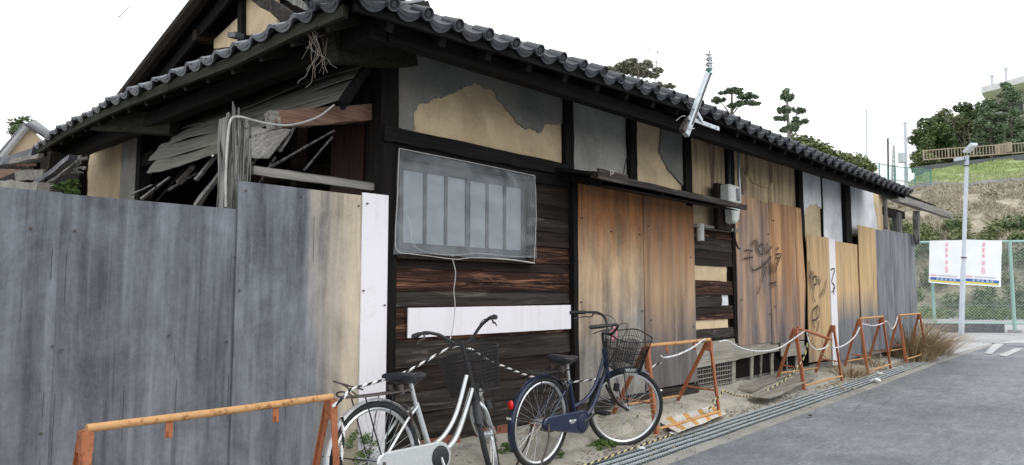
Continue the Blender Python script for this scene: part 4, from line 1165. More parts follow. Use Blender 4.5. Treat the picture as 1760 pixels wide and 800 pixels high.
# ------------------------------------------------------------------ plywood hoarding to the left of the house
FY = 4.12
fen = thing('plywood_fence', (2.0, FY, 0), 'grey weathered plywood hoarding, two heights of sheet, closing off the side yard', 'fence')
for i, (a, b, z1, sd) in enumerate([(-3.5, -2.59, 1.80, 1), (-2.585, -1.68, 1.79, 2), (-1.675, -0.765, 1.80, 3), (-0.76, 0.148, 1.79, 4), (0.15, 1.057, 1.79, 5), (1.06, 1.985, 1.785, 6)]):
    part('plywood_sheet', sheet(a, b + 0.008, -0.03, z1, FY + (0.006 if i % 2 else 0), 0.006, 0.004, sd * 3.3, n=8), M['fence_ply'], fen)
part('plywood_sheet', sheet(1.985, 2.895, 0.12, 1.955, FY - 0.014, 0.012, 0.004, 33, n=8), M['fence_ply'], fen, label='taller plywood sheet turning tan towards the house')
part('white_board', sheet(2.865, 3.085, 0.08, 1.975, FY - 0.03, 0.012, 0.0015, 40, n=4), M['white_board'], fen, label='narrow white board covering the house corner', bevel=0.001)
for (x_, z_) in ((0.94, 1.60), (1.13, 1.6), (1.06, 1.02), (1.10, 1.0), (1.03, 0.6), (1.62, 1.05), (1.98, 1.5), (1.95, 1.0), (2.9, 1.9), (2.88, 1.3), (3.06, 1.2), (2.03, 1.9), (2.4, 1.9), (2.84, 1.88), (2.01, 1.3)):
    part('nail', MB().lathe([(0.0055, 0), (0.0055, 0.004), (0.001, 0.005)], (0, 0, 0), 6).lathe([(0.0055, 0), (0.0055, 0.004)], (0, 0, 0), 6) if False else MB().box(x_ - .005, x_ + .005, FY - (0.044 if x_ > 2.86 else 0.026 if x_ > 1.985 else 0.012), FY - 0.0005, z_ - .005, z_ + .005), M['steel_dark'], fen)
for i in range(5):
    part('fence_rail', MB().box(-3.5 + i * 1.1, -2.42 + i * 1.1, FY + 0.012, FY + 0.05, 0.9, 0.94), M['wood_mid'], fen)
for x_ in (-3.4, -1.68, 0.15):
    part('fence_post', MB().box(x_ - .04, x_ + .04, FY + 0.05, FY + 0.12, 0, 1.7), M['wood_mid'], fen)

# ------------------------------------------------------------------ hoarding at the right-hand end
hd = thing('plywood_hoarding', (12.0, 4.10, 0), 'plywood hoarding nailed over the far end of the house, tan above and grey below', 'fence')
part('plywood_sheet', sheet(10.90, 11.80, 0.26, 2.17, 4.115, 0.012, 0.010, 3, n=8, dxb=-0.06), M['hoard_tan'], hd, label='narrow tan sheet with a sprayed scrawl')
part('white_board', sheet(11.80, 12.08, 0.14, 2.155, 4.108, 0.012, 0.002, 4, n=4), M['white_board'], hd, label='narrow white board between tan sheets')
part('plywood_sheet', sheet(12.09, 13.2, 0.22, 2.13, 4.112, 0.012, 0.006, 5, n=6), M['hoard_ply'], hd)
for i, (a, b, z) in enumerate([(13.17, 14.1, 2.47), (14.105, 14.66, 2.46), (14.665, 15.35, 2.50), (15.355, 16.05, 2.50), (16.055, 16.72, 2.52)]):
    part('plywood_sheet', sheet(a, b, 0.27, z, 4.085, 0.012, 0.006, 7 + i * 3, n=6), M['hoard_ply' if i == 0 else 'hoard_grey'], hd)
part('return_sheet', MB().box(16.70, 16.715, 4.09, 6.5, 0.27, 2.5), M['hoard_ply'], hd)
part('bottom_plank', board(12.1, 16.7, 0.20, 0.32, 4.14, seed=90), M['wood_plank'], hd)
for x_ in (12.2, 13.3, 14.4, 15.5, 16.4):
    part('short_post', MB().bar((x_, 4.2, 0.05), (x_, 4.2, 0.3), 0.08, 0.08, up=(0, 1, 0)), M['wood_plank'], hd)
# sprayed scrawls: thin strokes lying on the sheets
def strokes(lst, y, w, parent, nm='sprayed_scrawl'):
    m = MB()
    for k, st in enumerate(lst):
        c = curve([(a, y, b) for a, b in st], 5); n = len(c)
        vs = []
        for i, p in enumerate(c):
            t = (c[min(i + 1, n - 1)] - c[max(i - 1, 0)]).normalized(); nn = Vector((-t.z, 0, t.x))
            ww = w * (0.75 + 0.35 * nz(i * 0.4, k)) * (0.6 if i in (0, n - 1) else 1)
            vs += [p + nn * ww, p - nn * ww]
        m.add([(v[0], v[1] - k * 0.0002, v[2]) for v in vs], [(2 * i, 2 * i + 1, 2 * i + 3, 2 * i + 2) for i in range(n - 1)])
    return part(nm, m, M['paint_graf'], parent)
G1 = [[(8.85, 1.84), (8.95, 1.85), (9.08, 1.84)], [(8.82, 1.73), (8.95, 1.75), (9.09, 1.76)], [(8.99, 1.83), (8.97, 1.72), (9.03, 1.62), (9.11, 1.59), (9.34, 1.64), (9.53, 1.72), (9.64, 1.79)],
 [(9.04, 1.91), (9.14, 1.98), (9.2, 1.97), (9.17, 1.88)], [(9.25, 2.02), (9.22, 1.88), (9.31, 1.84)], [(9.43, 1.93), (9.34, 1.95), (9.26, 1.88), (9.3, 1.82), (9.42, 1.82), (9.43, 1.91)],
 [(9.55, 1.99), (9.52, 1.87), (9.58, 1.82)], [(9.69, 1.94), (9.61, 1.88), (9.51, 1.83)], [(9.41, 1.72), (9.52, 1.6), (9.54, 1.52)], [(9.48, 1.71), (9.45, 1.61), (9.32, 1.42)], [(9.28, 1.39), (9.2, 1.27)],
 [(9.65, 1.8), (9.62, 1.68), (9.68, 1.56), (9.65, 1.72)], [(9.74, 1.71), (9.71, 1.54), (9.72, 1.44), (9.67, 1.35)], [(9.6, 1.42), (9.8, 1.44)], [(9.72, 1.43), (9.79, 1.38)], [(9.85, 1.89), (9.92, 1.93)],
 [(9.82, 1.83), (9.97, 1.84), (9.95, 1.79), (9.82, 1.78)], [(9.97, 1.81), (9.86, 1.69), (9.76, 1.56)]]
strokes(G1, 4.138, 0.014, fwall)
G2 = [[(10.8 + .1, 1.77), (10.93, 1.67), (10.92, 1.52), (10.95, 1.41), (11.0, 1.34)], [(11.0, 1.63), (10.92, 1.48)], [(11.08, 1.63), (10.98, 1.44)],
 [(11.12, 1.57), (11.05, 1.48), (11.08, 1.41), (11.2, 1.45), (11.18, 1.54), (11.06, 1.52)], [(11.08, 1.41), (11.03, 1.24), (11.11, 1.15)], [(11.24, 1.55), (11.26, 1.41)], [(11.36, 1.52), (11.29, 1.41)],
 [(11.17, 1.1), (11.0, 1.02), (10.97, 0.89), (11.18, 0.91), (11.25, 1.02), (11.18, 1.1), (11.12, 0.97), (11.11, 0.84)], [(10.97, 0.89), (11.05, 0.76)], [(11.23, 0.88), (11.13, 0.7)], [(11.43, 1.35), (11.3, 1.21)], [(11.6, 1.5), (11.45, 1.25)]]
strokes(G2, 4.092, 0.015, hd)
strokes([[(11.82, 1.66), (12.0, 1.68), (11.93, 1.58), (11.83, 1.46)], [(11.86, 1.46), (11.98, 1.39), (11.9, 1.33), (11.83, 1.30)], [(11.93, 1.39), (11.92, 1.26)]], 4.098, 0.013, hd)
# dark runs below the nails of the grey hoarding
strokes([[(p[0], p[2]), (p[0], p[2] - l_ * .5), (p[0], p[2] - l_)] for p, l_ in [((1.033, 4.105, 1.505), .16), ((1.097, 4.105, 1.499), .28), ((1.029, 4.105, 0.8), .12), ((1.077, 4.105, 0.79), .3), ((1.394, 4.105, 0.801), .3), ((1.663, 4.105, 0.808), .33), ((1.961, 4.105, 0.823), .28), ((1.951, 4.105, 1.513), .2), ((1.648, 4.105, 0.94), .06)]], 4.1035, 0.0026, fen, 'nail_run').data.materials[0] = M['nail_stain']
strokes([[(p[0], p[2]), (p[0], p[2] - l_ * .5), (p[0], p[2] - l_)] for p, l_ in [((2.151, 4.09, 1.825), .2), ((2.491, 4.09, 1.78), .3), ((2.322, 4.09, 0.795), .3), ((2.061, 4.09, 1.577), .12)]], 4.090, 0.0024, fen, 'nail_run').data.materials[0] = M['nail_stain']
for (x_, z_, y_) in [(5.42, 2.0, 4.15), (5.40, 1.2, 4.15), (6.42, 1.9, 4.15), (6.44, 1.1, 4.15), (6.58, 2.0, 4.15), (6.60, 1.0, 4.15), (7.48, 1.7, 4.15), (7.50, .9, 4.15), (5.9, 1.9, 4.15), (8.75, 2.3, 4.14), (8.74, 1.2, 4.14), (9.62, 2.1, 4.14), (9.6, 1.0, 4.14), (9.78, 2.3, 4.13), (9.76, 1.1, 4.13)]:
    part('nail', MB().box(x_ - .006, x_ + .006, y_, y_ + 0.03, z_ - .006, z_ + .006), M['steel_dark'], fwall)
# small drawn mark at the canopy edge
strokes([[(5.16, 2.335), (5.17, 2.36), (5.20, 2.36), (5.20, 2.34), (5.17, 2.335)], [(5.165, 2.345), (5.16, 2.315)]], 3.640, 0.004, house, 'chalk_mark').data.materials[0] = M['string']

# ------------------------------------------------------------------ electricity meter, service bracket, conduit
mt = thing('electricity_meter', (8.1, 4.1, 2.1), 'grey electricity meter box with a dark glass face above the canopy end', 'meter box')
part('back_board', MB().box(7.98, 8.34, 4.06, 4.12, 2.06, 2.62), M['wood_mid'], mt)
part('casing', MB().box(8.02, 8.30, 3.92, 4.06, 2.37, 2.60), M['meter_grey'], mt, bevel=0.02)
part('glass_face', MB().box(8.19, 8.27, 3.912, 3.922, 2.41, 2.56), M['glass_dark'], mt)
part('lower_casing', MB().prism([(8.08, 2.33), (8.30, 2.33), (8.26, 2.17), (8.18, 2.12), (8.10, 2.14)], 3.92, 4.04), M['meter_grey'], mt, bevel=0.02)
solo('conduit_pipe', MB().tube(curve([(7.873, 3.95, 3.248), (8.147, 4.02, 3.232), (8.384, 4.1, 3.201), (8.38, 4.1, 2.851), (8.358, 4.1, 2.443)], 6), 0.022, 8), M['wire'], 'black conduit running from the roof bracket down to the meter', 'pipe', smooth=True)
solo('grey_conduit', MB().tube([(8.74, 4.14, 3.1), (8.74, 4.14, 2.45)], 0.018, 8), M['galv'], 'thin grey pipe beside the black conduit above the meter', 'pipe', smooth=True)
solo('meter_cable', MB().tube(curve([(8.381, 4.05, 2.148), (8.387, 4.05, 1.981), (8.523, 4.08, 1.865), (8.629, 4.1, 1.849)], 6), 0.012, 6), M['wire'], 'short dark cable curling down below the meter', 'cable', smooth=True)
sb = thing('service_bracket', (5.976, 3.34, 2.811), 'pale steel service bracket with stacked insulators leaning out over the eaves', 'bracket')
b0 = Vector((5.975, 3.34, 2.789)); b1 = Vector((6.349, 3.3, 3.432)); bd = (b1 - b0).normalized()
part('mast', MB().bar(b0 - bd * 0.03, b1, 0.055, 0.05, up=(0, 1, 0)), M['galv'], sb, bevel=0.004)
part('mast_groove', MB().bar(b0 + bd * 0.1 + Vector((0.004, -0.03, 0)), b1 + Vector((0.004, -0.03, 0)), 0.012, 0.006, up=(0, 1, 0)), M['steel_dark'], sb)
part('arm', MB().bar((5.996, 3.33, 2.936), (6.6, 3.33, 2.932), 0.02, 0.042, up=(0, 0, 1)), M['galv'], sb, bevel=0.002)
part('brace', MB().bar((6.084, 3.315, 3.051), (6.226, 3.315, 2.947), 0.02, 0.035, up=(0, 0, 1)), M['galv'], sb)
part('foot_clamp', MB().bar((5.924, 3.36, 2.8), (6.06, 3.36, 2.942), 0.05, 0.05, up=(0, 1, 0)), M['steel_dark'], sb)
for f in (0.2, 0.45, 0.7, 0.92):
    p = Vector((5.974, 3.318, 2.93)).lerp(Vector((6.576, 3.318, 2.927)), f)
    part('bolt', MB().lathe([(0.006, 0), (0.006, -0.004), (0.001, -0.005)], p, 8, axis='y'), M['steel_dark'], sb)
for i, (v_, mm, r_) in enumerate([(124, 'insul_g', .034), (113, 'insul', .036), (104, 'insul', .034), (95, 'insul', .030)]):
    p = Vector((6.374, 3.3, 3.456)) + Vector((0.004, 0, 0.055)) * i
    part('insulator', MB().lathe([(0.012, -0.022), (r_, -0.02), (r_, -0.008), (0.016, 0.0), (0.014, 0.012), (r_ * .8, 0.016), (r_ * .8, 0.024), (0.01, 0.03)], p, 14), M[mm], sb, smooth=True)
    part('crossbar', MB().bar(p + Vector((-0.085, 0, 0.004)), p + Vector((0.02, 0, 0.004)), 0.008, 0.008), M['steel_dark'], sb)
p = Vector((6.374, 3.3, 3.456)); part('spindle', MB().tube([p, p + Vector((0.015, 0, 0.225))], 0.006, 6), M['steel_dark'], sb)
part('hoop', MB().tube(curve([p + Vector((0.02, 0, 0.20)), p + Vector((0.05, 0, 0.16)), p + Vector((0.045, 0, 0.08)), p + Vector((0.01, 0, 0.0))], 5), 0.007, 5), M['steel_dark'], sb)
part('tie_wire', MB().tube([(6.495, 3.3, 3.472), (6.667, 3.2, 3.628)], 0.003, 4).tube(curve([(5.995, 3.36, 2.958), (5.93, 3.36, 2.946), (5.891, 3.4, 2.901)], 4), 0.004, 4).tube(curve([(6.053, 3.32, 2.894), (5.966, 3.31, 2.822), (6.066, 3.31, 2.844)], 4), 0.006, 4), M['string'], sb)
solo('dangling_wire', MB().tube(curve([(7.901, 4.16, 3.084), (7.969, 4.15, 3.049), (7.937, 4.15, 2.994), (8.016, 4.15, 3.1)], 4), 0.006, 4), M['string'], 'scrap of pale wire caught on the stained plaster below the bracket', 'wire')
solo('hanging_string', MB().tube(curve([(3.719, 4.11, 1.54), (3.759, 4.12, 1.437), (3.751, 4.13, 1.302), (3.764, 4.13, 1.19), (3.738, 4.12, 1.035), (3.691, 4.1, 0.936)], 5), 0.004, 5), M['string'], 'thin pale string hanging from the window sill past the white board', 'string')
solo('lead_wire', MB().tube(curve([(6.23, 4.18, 2.708), (6.185, 4.18, 2.609), (6.138, 4.18, 2.438)], 4), 0.006, 5), M['wire'], 'dark wire curving down beside the second upper post', 'wire')

# ------------------------------------------------------------------ vines and yard growth
vn = MB()
random.seed(11)
for i in range(12):
    p = Vector((2.395, 3.9, 2.915)) + Vector((random.uniform(-0.07, 0.06), rnd(0.05), 0)); pts = []; dr = Vector((rnd(.5), rnd(.4), -1))
    for j in range(random.randint(6, 12)):
        pts.append(p.copy()); dr = (dr + Vector((rnd(.9), rnd(.7), -0.25 + rnd(.5)))).normalized(); p = p + dr * random.uniform(.03, .055)
        p.x += (2.315 - p.x) * 0.2
    vn.tube(curve(pts, 3), 0.0011 + random.random() * 0.0014, 4)
solo('dry_vine', vn, M['vine'], 'tangle of dry vine hanging from the side eave beam', 'vine')
def sapling(name, base, h, label, n=5, spread=0.25, mat='vine', cat='plant', r=0.007):
    m = MB()
    b = Vector(base)
    for i in range(n):
        p = b + Vector((rnd(spread * .5), rnd(spread * .5), 0)); pts = [p.copy()]; d = Vector((rnd(.25), rnd(.25), 1)).normalized()
        hh = h * (0.6 + random.random() * 0.4); k = 9
        for j in range(k):
            d = (d + Vector((rnd(.16), rnd(.16), 0.05))).normalized(); p = p + d * hh / k; pts.append(p.copy())
            if j > 3 and random.random() < 0.7:
                q = p + Vector((rnd(.12), rnd(.12), 0.05 + random.random() * .08)); m.tube([p, p.lerp(q, .5) + Vector((0, 0, .01)), q], [r * .5, r * .4, r * .2], 4)
        m.tube(pts, [r * (1 - 0.75 * i2 / k) for i2 in range(k + 1)], 5)
    return solo(name, m, M[mat], label, cat)
sapling('bare_shrub', (2.1, 7.6, 0.6), 2.1, 'bare reddish shrub stems rising in front of the clay side wall', 6, 0.35)
sapling('bare_shrub', (2.15, 9.4, 0.9), 1.95, 'bare twigs beside the broken corner of the side wall', 5, 0.5)
sapling('bare_shrub', (1.2, 8.6, 0.9), 1.6, 'bare branching shrub above the left end of the hoarding', 9, 0.8)
def leafmesh(centers, n, size, flat=0.5, narrow=0.5, up=0.0, seed=1):
    """many small leaf faces gathered in clumps; centers = (x,y,z,rx,ry,rz)"""
    rng = np.random.default_rng(seed)
    C = np.array(centers, float)
    vol = C[:, 3] * C[:, 4] * C[:, 5]; pr_ = vol ** 0.7; pr_ /= pr_.sum()
    idx = rng.choice(len(C), n, p=pr_)
    d = rng.normal(size=(n, 3)); d /= np.linalg.norm(d, axis=1)[:, None]
    rad = rng.random(n) ** 0.45
    P = C[idx, :3] + d * rad[:, None] * C[idx, 3:6]
    a = rng.normal(size=(n, 3)); a[:, 2] = a[:, 2] * flat + up; a /= np.linalg.norm(a, axis=1)[:, None]
    b = rng.normal(size=(n, 3)); b = b - a * (a * b).sum(1)[:, None]; b /= np.linalg.norm(b, axis=1)[:, None]
    s_ = size * (0.6 + 0.8 * rng.random(n))[:, None]
    a *= s_; b *= s_ * narrow
    V = np.stack([P - a, P + b, P + a, P - b], 1).reshape(-1, 3)
    m = MB(); m.v = [tuple(v) for v in V.tolist()]; m.f = [(4 * i, 4 * i + 1, 4 * i + 2, 4 * i + 3) for i in range(n)]; m.mi = [0] * n
    return m
def clumps(c, r, k, cr, seed=0):
    rr = random.Random(seed); out = []
    for i in range(k):
        while True:
            d = Vector((rr.uniform(-1, 1), rr.uniform(-1, 1), rr.uniform(-1, 1)))
            if 0.3 < d.length < 1: break
        q = cr * rr.uniform(0.6, 1.3)
        out.append((c[0] + d.x * r[0], c[1] + d.y * r[1], c[2] + d.z * r[2], q, q, q * 0.75))
    return out
def addpart(name, mb, mat, parent, **k):
    me = bpy.data.meshes.new(name); off = origin_of(parent)
    me.from_pydata([(v[0] - off.x, v[1] - off.y, v[2] - off.z) for v in mb.v], [], mb.f); me.materials.append(M[mat]); me.update()
    o = bpy.data.objects.new(name, me); COL.objects.link(o); o.parent = parent
    return tag(o, **k)
def leafthing(name, mb, mat, label, cat, group=None):
    n = len(mb.v); c = Vector((sum(v[0] for v in mb.v) / n, sum(v[1] for v in mb.v) / n, min(v[2] for v in mb.v)))
    me = bpy.data.meshes.new(name); me.from_pydata([(v[0] - c.x, v[1] - c.y, v[2] - c.z) for v in mb.v], [], mb.f); me.materials.append(M[mat]); me.update()
    o = bpy.data.objects.new(name, me); COL.objects.link(o); o.location = c
    return tag(o, label, cat, group)
leafthing('weed', leafmesh(clumps((2.3, 8.873, 2.438), (.12, .12, .10), 8, .06, 3), 160, .035, seed=3), 'leaf_weed', 'small green leafy plant peeping over the hoarding by the rubble', 'plant')
def weed(p, r, h, n, label, seed):
    return leafthing('weed', leafmesh(clumps((p[0], p[1], p[2] + h * .45), (r, r * .7, h * .5), 14, r * .3, seed), n, 0.011, narrow=0.4, up=0.3, seed=seed), 'leaf_weed', label, 'weed')
weed((4.939, 3.571, 0.01), .10, .06, 1300, 'low green weeds growing at the navy bicycle front tyre', 5)
weed((6.078, 3.826, 0.03), .07, .08, 700, 'tuft of weeds between the bicycle wheel and the first orange barricade', 6)
weed((4.369, 3.582, 0.03), .04, .05, 260, 'tiny weeds on the concrete behind the navy rear wheel', 7)
weed((4.023, 3.84, 0.06), .07, .10, 600, 'green weeds on the rubble behind the silver front wheel', 8)
weed((4.883, 3.697, 0.01), .07, .04, 500, 'creeping weeds left of the navy front tyre', 9)
weed((15.889, 4.357, 0.1), .20, .30, 1500, 'dark green weeds under the last orange barricade', 10)
weed((2.80, 4.02, 0.12), .18, .35, 1200, 'pale scrawny weeds behind the silver rear wheel at the white board', 12)

# ------------------------------------------------------------------ left neighbour beyond the yard
nb = thing('neighbour_house', (4.0, 19.0, 0), 'neighbouring beige house with a pale tiled gable seen past the eaves at far left', 'house')
pk = Vector((4.157, 18.969, 5.115)); 
part('gable_wall', MB().add([(3.258, 19.928, 3.369), (4.262, 18.857, 3.369), (4.75, 18.628, 3.395), (4.711, 18.67, 4.471), (4.197, 18.926, 5.007), (3.249, 19.938, 3.568)], [(0, 1, 2, 3, 4, 5)]), M['nb_wall'], nb)
part('verge', MB().tube([(3.229, 19.813, 3.553), (3.733, 19.275, 4.292), (4.115, 18.867, 5.037)], 0.07, 6), M['concrete_far'], nb)
tl = MB()
for i in range(9):
    a = Vector((3.48, 19.546, 3.949)).lerp(Vector((4.112, 18.87, 5.118)), i / 9); b = Vector((3.48, 19.546, 3.949)).lerp(Vector((4.112, 18.87, 5.118)), (i + .9) / 9)
    tl.tube([a, b], 0.055, 8)
part('verge_tiles', tl, M['tile_pale'], nb)
rt_ = MB()
for i in range(7):
    a = Vector((4.113, 18.87, 5.104)) + Vector((0.28, 0.30, -0.02)) * i * 0.5
    rt_.tube([a, a + Vector((.9, -.2, -.55))], 0.07, 8)
rt_.add([(4.157, 18.969, 5.115), (4.803, 18.571, 4.43), (5.73, 21.678, 5.26), (5.06, 22.394, 5.978)], [(0, 1, 2, 3)])
part('roof', rt_, M['tile_pale'], nb)
part('window_recess', MB().add([(3.938, 19.129, 3.957), (4.297, 18.746, 3.957), (4.315, 18.727, 3.494), (3.957, 19.109, 3.494)], [(0, 1, 2, 3)]), M['interior'], nb)
bt = thing('bush', (5.611, 26.194, 6.073), 'dark round bush top showing above the neighbouring roof at far left', 'bush')
addpart('crown', leafmesh(clumps((5.598, 26.208, 6.405), (.4, .4, .35), 12, .2, 4), 900, .06, seed=14), 'leaf_dark', bt)
part('trunk', MB().tube([(5.655, 26.147, 4.972), (5.6, 26.206, 6.35)], 0.06, 6), M['trunk'], bt)
# ruined shed roof edge and rubble at the yard's back
sh = thing('ruined_shed', (2.3, 9.976, 2.425), 'collapsed shed of grey boards and tiles at the back of the yard', 'shed')
for (p, q, w, h, mm) in [((2.2, 11.672, 3.008), (2.3, 10.04, 2.984), .10, .10, 'tile'), ((2.15, 10.478, 2.891), (2.25, 9.612, 2.877), .06, .05, 'wood_grey_x'), ((2.4, 12.629, 2.765), (2.4, 10.363, 2.763), .05, .28, 'wood_mid'), ((2.3, 10.863, 2.785), (2.3, 9.632, 2.667), .05, .12, 'wood_grey_x'),
                         ((2.35, 9.605, 2.464), (2.35, 9.504, 2.918), .09, .09, 'wood_mid'), ((2.3, 10.128, 2.545), (2.3, 8.574, 2.721), .08, .05, 'tile'), ((2.25, 9.529, 2.459), (2.25, 8.186, 2.627), .05, .03, 'wood_grey'), ((2.4, 9.374, 2.765), (2.4, 8.639, 2.756), .03, .03, 'wood_grey'),
                         ((2.4, 9.045, 2.744), (2.4, 8.44, 2.717), .03, .03, 'wood_grey'), ((2.4, 8.927, 2.663), (2.4, 8.481, 2.616), .03, .03, 'wood_grey'), ((2.4, 8.919, 2.617), (2.4, 8.612, 2.587), .03, .02, 'wood_grey'), ((2, 10.547, 2.606), (2.1, 8.786, 2.395), .12, .10, 'stone'), ((2.5, 13.228, 3.104), (2.5, 11.498, 2.905), .03, .14, 'wood_red'),
                         ((2.3, 10.895, 2.925), (2.3, 10.007, 2.823), .02, .03, 'wood_red')]:
    part('board' if 'wood' in mm else 'rubble', MB().bar(p, q, w, h, n=6, jit=0.012), M[mm], sh)
part('back_board', MB().add([(3.4, 17.843, 3.197), (3.4, 12.27, 2.699), (3.4, 12.405, 3.531), (3.4, 18.022, 3.887)], [(0, 1, 2, 3)]), M['interior'], sh)
for i in range(12):
    p = Vector((2.25, 11.356, 2.687)).lerp(Vector((2.3, 9.04, 2.416)), i / 11) + Vector((rnd(.05), rnd(.05), rnd(.05)))
    part('rubble', MB().sphere(p, (.06 + random.random() * .06,) * 2 + (.05,), 7, 5, jit=.25), M['stone'], sh)

# ------------------------------------------------------------------ bicycles
def wheel(parent, cx, T, rim, spk_mat, wname='wheel'):
    """tyre, rim, spokes and hub as sub-parts; T maps bicycle-local points into place"""
    Rw = 0.335
    def circ(r, y=0, n=48): return [T((cx + r * math.cos(2 * math.pi * i / n), y, Rw + r * math.sin(2 * math.pi * i / n))) for i in range(n)]
    tyre = part('tyre', MB().tube(circ(0.317), 0.0195, 8, closed=True), M['rubber'], parent, True, local=True)
    part('rim', MB().tube(circ(0.292), 0.0125, 6, closed=True), M[rim], tyre, True, local=True)
    sp = MB()
    for i in range(32):
        a = 2 * math.pi * i / 32; sgn = 1 if i % 2 else -1; a2 = a + (0.9 if (i // 2) % 2 else -0.9)
        sp.tube([T((cx + 0.022 * math.cos(a2), 0.032 * sgn, Rw + 0.022 * math.sin(a2))), T((cx + 0.286 * math.cos(a), 0.003 * sgn, Rw + 0.286 * math.sin(a)))], 0.0013, 3, caps=False)
    part('spokes', sp, M['alloy'], tyre, local=True)
    part('hub', MB().tube([T((cx, -0.05, Rw)), T((cx, -0.035, Rw)), T((cx, 0.035, Rw)), T((cx, 0.05, Rw))], [0.012, 0.024, 0.024, 0.012], 10), M['alloy'], tyre, True, local=True)
    return tyre
def make_bike(loc, heading, lean, steer, paint, label, tall, basket, fender_m, has_red):
    t = thing('bicycle', loc, label, 'bicycle')
    t.rotation_euler = (lean, 0, heading)
    I = lambda p: Vector(p)
    WF = 1.10 if tall else 1.065
    hb, ht = Vector((0.865, 0, 0.60)), Vector((0.81, 0, 0.82)); ax = (ht - hb).normalized()
    rot = Matrix.Rotation(steer, 3, ax)
    def F(p): return hb + rot @ (Vector(p) - hb)
    def P(n_, mb, mt, parent=t, sm=True, **k): return part(n_, mb, M[mt], parent, sm, local=True, **k)
    wheel(t, 0.0, I, 'alloy', 'alloy')
    wheel(t, WF, F, 'alloy', 'alloy')
    # frame
    fr = MB()
    bb_ = Vector((0.44, 0, 0.285)); st_top = Vector((0.335, 0, 0.62))
    fr.tube([bb_, st_top], 0.0165, 10)
    fr.tube(curve([(0.80, 0, 0.745), (0.68, 0, 0.52), (0.56, 0, 0.40), (0.43, 0, 0.345)] if tall else [(0.80, 0, 0.745), (0.70, 0, 0.55), (0.58, 0, 0.45), (0.405, 0, 0.40)], 6), 0.014, 10)
    fr.tube(curve([(0.845, 0, 0.66), (0.70, 0, 0.42), (0.60, 0, 0.325), (0.45, 0, 0.285)], 6), 0.0175, 10)
    for sgn in (1, -1):
        fr.tube([bb_ + Vector((0, 0.025 * sgn, 0)), (0.2, 0.045 * sgn, 0.30), (0.0, 0.06 * sgn, 0.335)], 0.010, 8)
        fr.tube([st_top + Vector((0, 0.012 * sgn, -0.02)), (0.22, 0.045 * sgn, 0.54), (0.0, 0.062 * sgn, 0.335)], 0.008, 8)
    fr.tube([bb_ + Vector((0, -0.04, 0)), bb_ + Vector((0, 0.04, 0))], 0.024, 12)
    P('frame', fr, paint)
    P('head_tube', MB().tube([hb - ax * 0.02, ht + ax * 0.01], 0.021, 12), 'blackp' if tall else paint)
    # fork
    fk = MB()
    fk.tube([F(hb - ax * 0.02), F(hb - ax * 0.05)], 0.020, 10)
    for sgn in (1, -1):
        fk.tube(curve([F(tuple(hb - ax * 0.045 + Vector((0, 0.02 * sgn, 0)))), F((0.89, 0.05 * sgn, 0.50)), F((0.96, 0.055 * sgn, 0.40)), F((WF, 0.055 * sgn, 0.335))], 5), 0.011, 8)
    P('fork', fk, 'blackp' if not tall else 'silver')
    # mudguards
    def guard(cx, a0, a1, Tm):
        m = MB(); n = 26
        def fn(u, v):
            a = a0 + (a1 - a0) * u; w = (v - 0.5) * 2
            r = 0.352 - 0.012 * w * w
            return Tm((cx + r * math.cos(a), w * 0.027, 0.335 + r * math.sin(a)))
        return m.grid(fn, n, 4)
    g1 = P('mudguard', guard(0.0, R(12), R(205), I), fender_m)
    if has_red:
        P('rear_reflector', MB().sphere((-0.345, 0, 0.50), (0.02, 0.024, 0.034), 10, 7), 'red_lens', g1)
        P('guard_mark', MB().box(-0.362, -0.357, -0.02, 0.02, 0.40, 0.415), 'lamp_white', g1)
    g2 = P('mudguard', guard(WF, R(62), R(165), F), fender_m if not tall else 'blackp')
    # stays of the guards, stand
    for sgn in (1, -1):
        for pa, pb, r_ in (((-0.0, 0.06 * sgn, 0.335), (-0.335, 0.03 * sgn, 0.42), 0.003), ((0.0, 0.065 * sgn, 0.335), (-0.10, 0.062 * sgn, 0.70), 0.0045), ((0.0, 0.065 * sgn, 0.335), (0.10, 0.062 * sgn, 0.69), 0.0035), (F((WF, 0.06 * sgn, 0.335)), F((0.78, 0.03 * sgn, 0.44)), 0.003)):
            P('stay', MB().tube([pa, pb], r_, 5), 'blackp')
    P('stand', MB().tube(curve([(0.0, 0.075, 0.335), (-0.02, 0.10, 0.18), (-0.10, 0.14, 0.0), ], 4), 0.008, 6).tube(curve([(0.0, -0.075, 0.335), (-0.03, -0.10, 0.20), (-0.16, -0.12, 0.03)], 4), 0.008, 6), 'steel_dark')
    # rear rack
    rk = MB()
    z = 0.705
    rk.tube(curve([(0.26, 0.05, z), (0.05, 0.068, z), (-0.16, 0.068, z + 0.005), (-0.21, 0.05, z + 0.03), (-0.215, 0, z + 0.04), (-0.21, -0.05, z + 0.03), (-0.16, -0.068, z + 0.005), (0.05, -0.068, z), (0.26, -0.05, z)], 4), 0.0055, 6)
    for y_ in (-0.025, 0.025): rk.tube([(0.26, y_, z), (-0.17, y_, z)], 0.004, 5)
    for x_ in (0.15, 0.0, -0.12): rk.tube([(x_, 0.066, z), (x_, -0.066, z)], 0.004, 5)
    if tall: rk.tube(curve([(-0.05, 0.068, z), (-0.14, 0.07, z + 0.07), (-0.24, 0.03, z + 0.10), (-0.25, -0.03, z + 0.09), (-0.12, -0.07, z + 0.04)], 5), 0.005, 6)
    P('rear_rack', rk, 'steel_dark' if tall else 'blackp')
    # saddle
    P('seat_post', MB().tube([st_top - Vector((0, 0, 0.02)), st_top + Vector((-0.035, 0, 0.13))], 0.013, 10), 'alloy')
    sdl = MB(); sx, sz = 0.275, 0.775
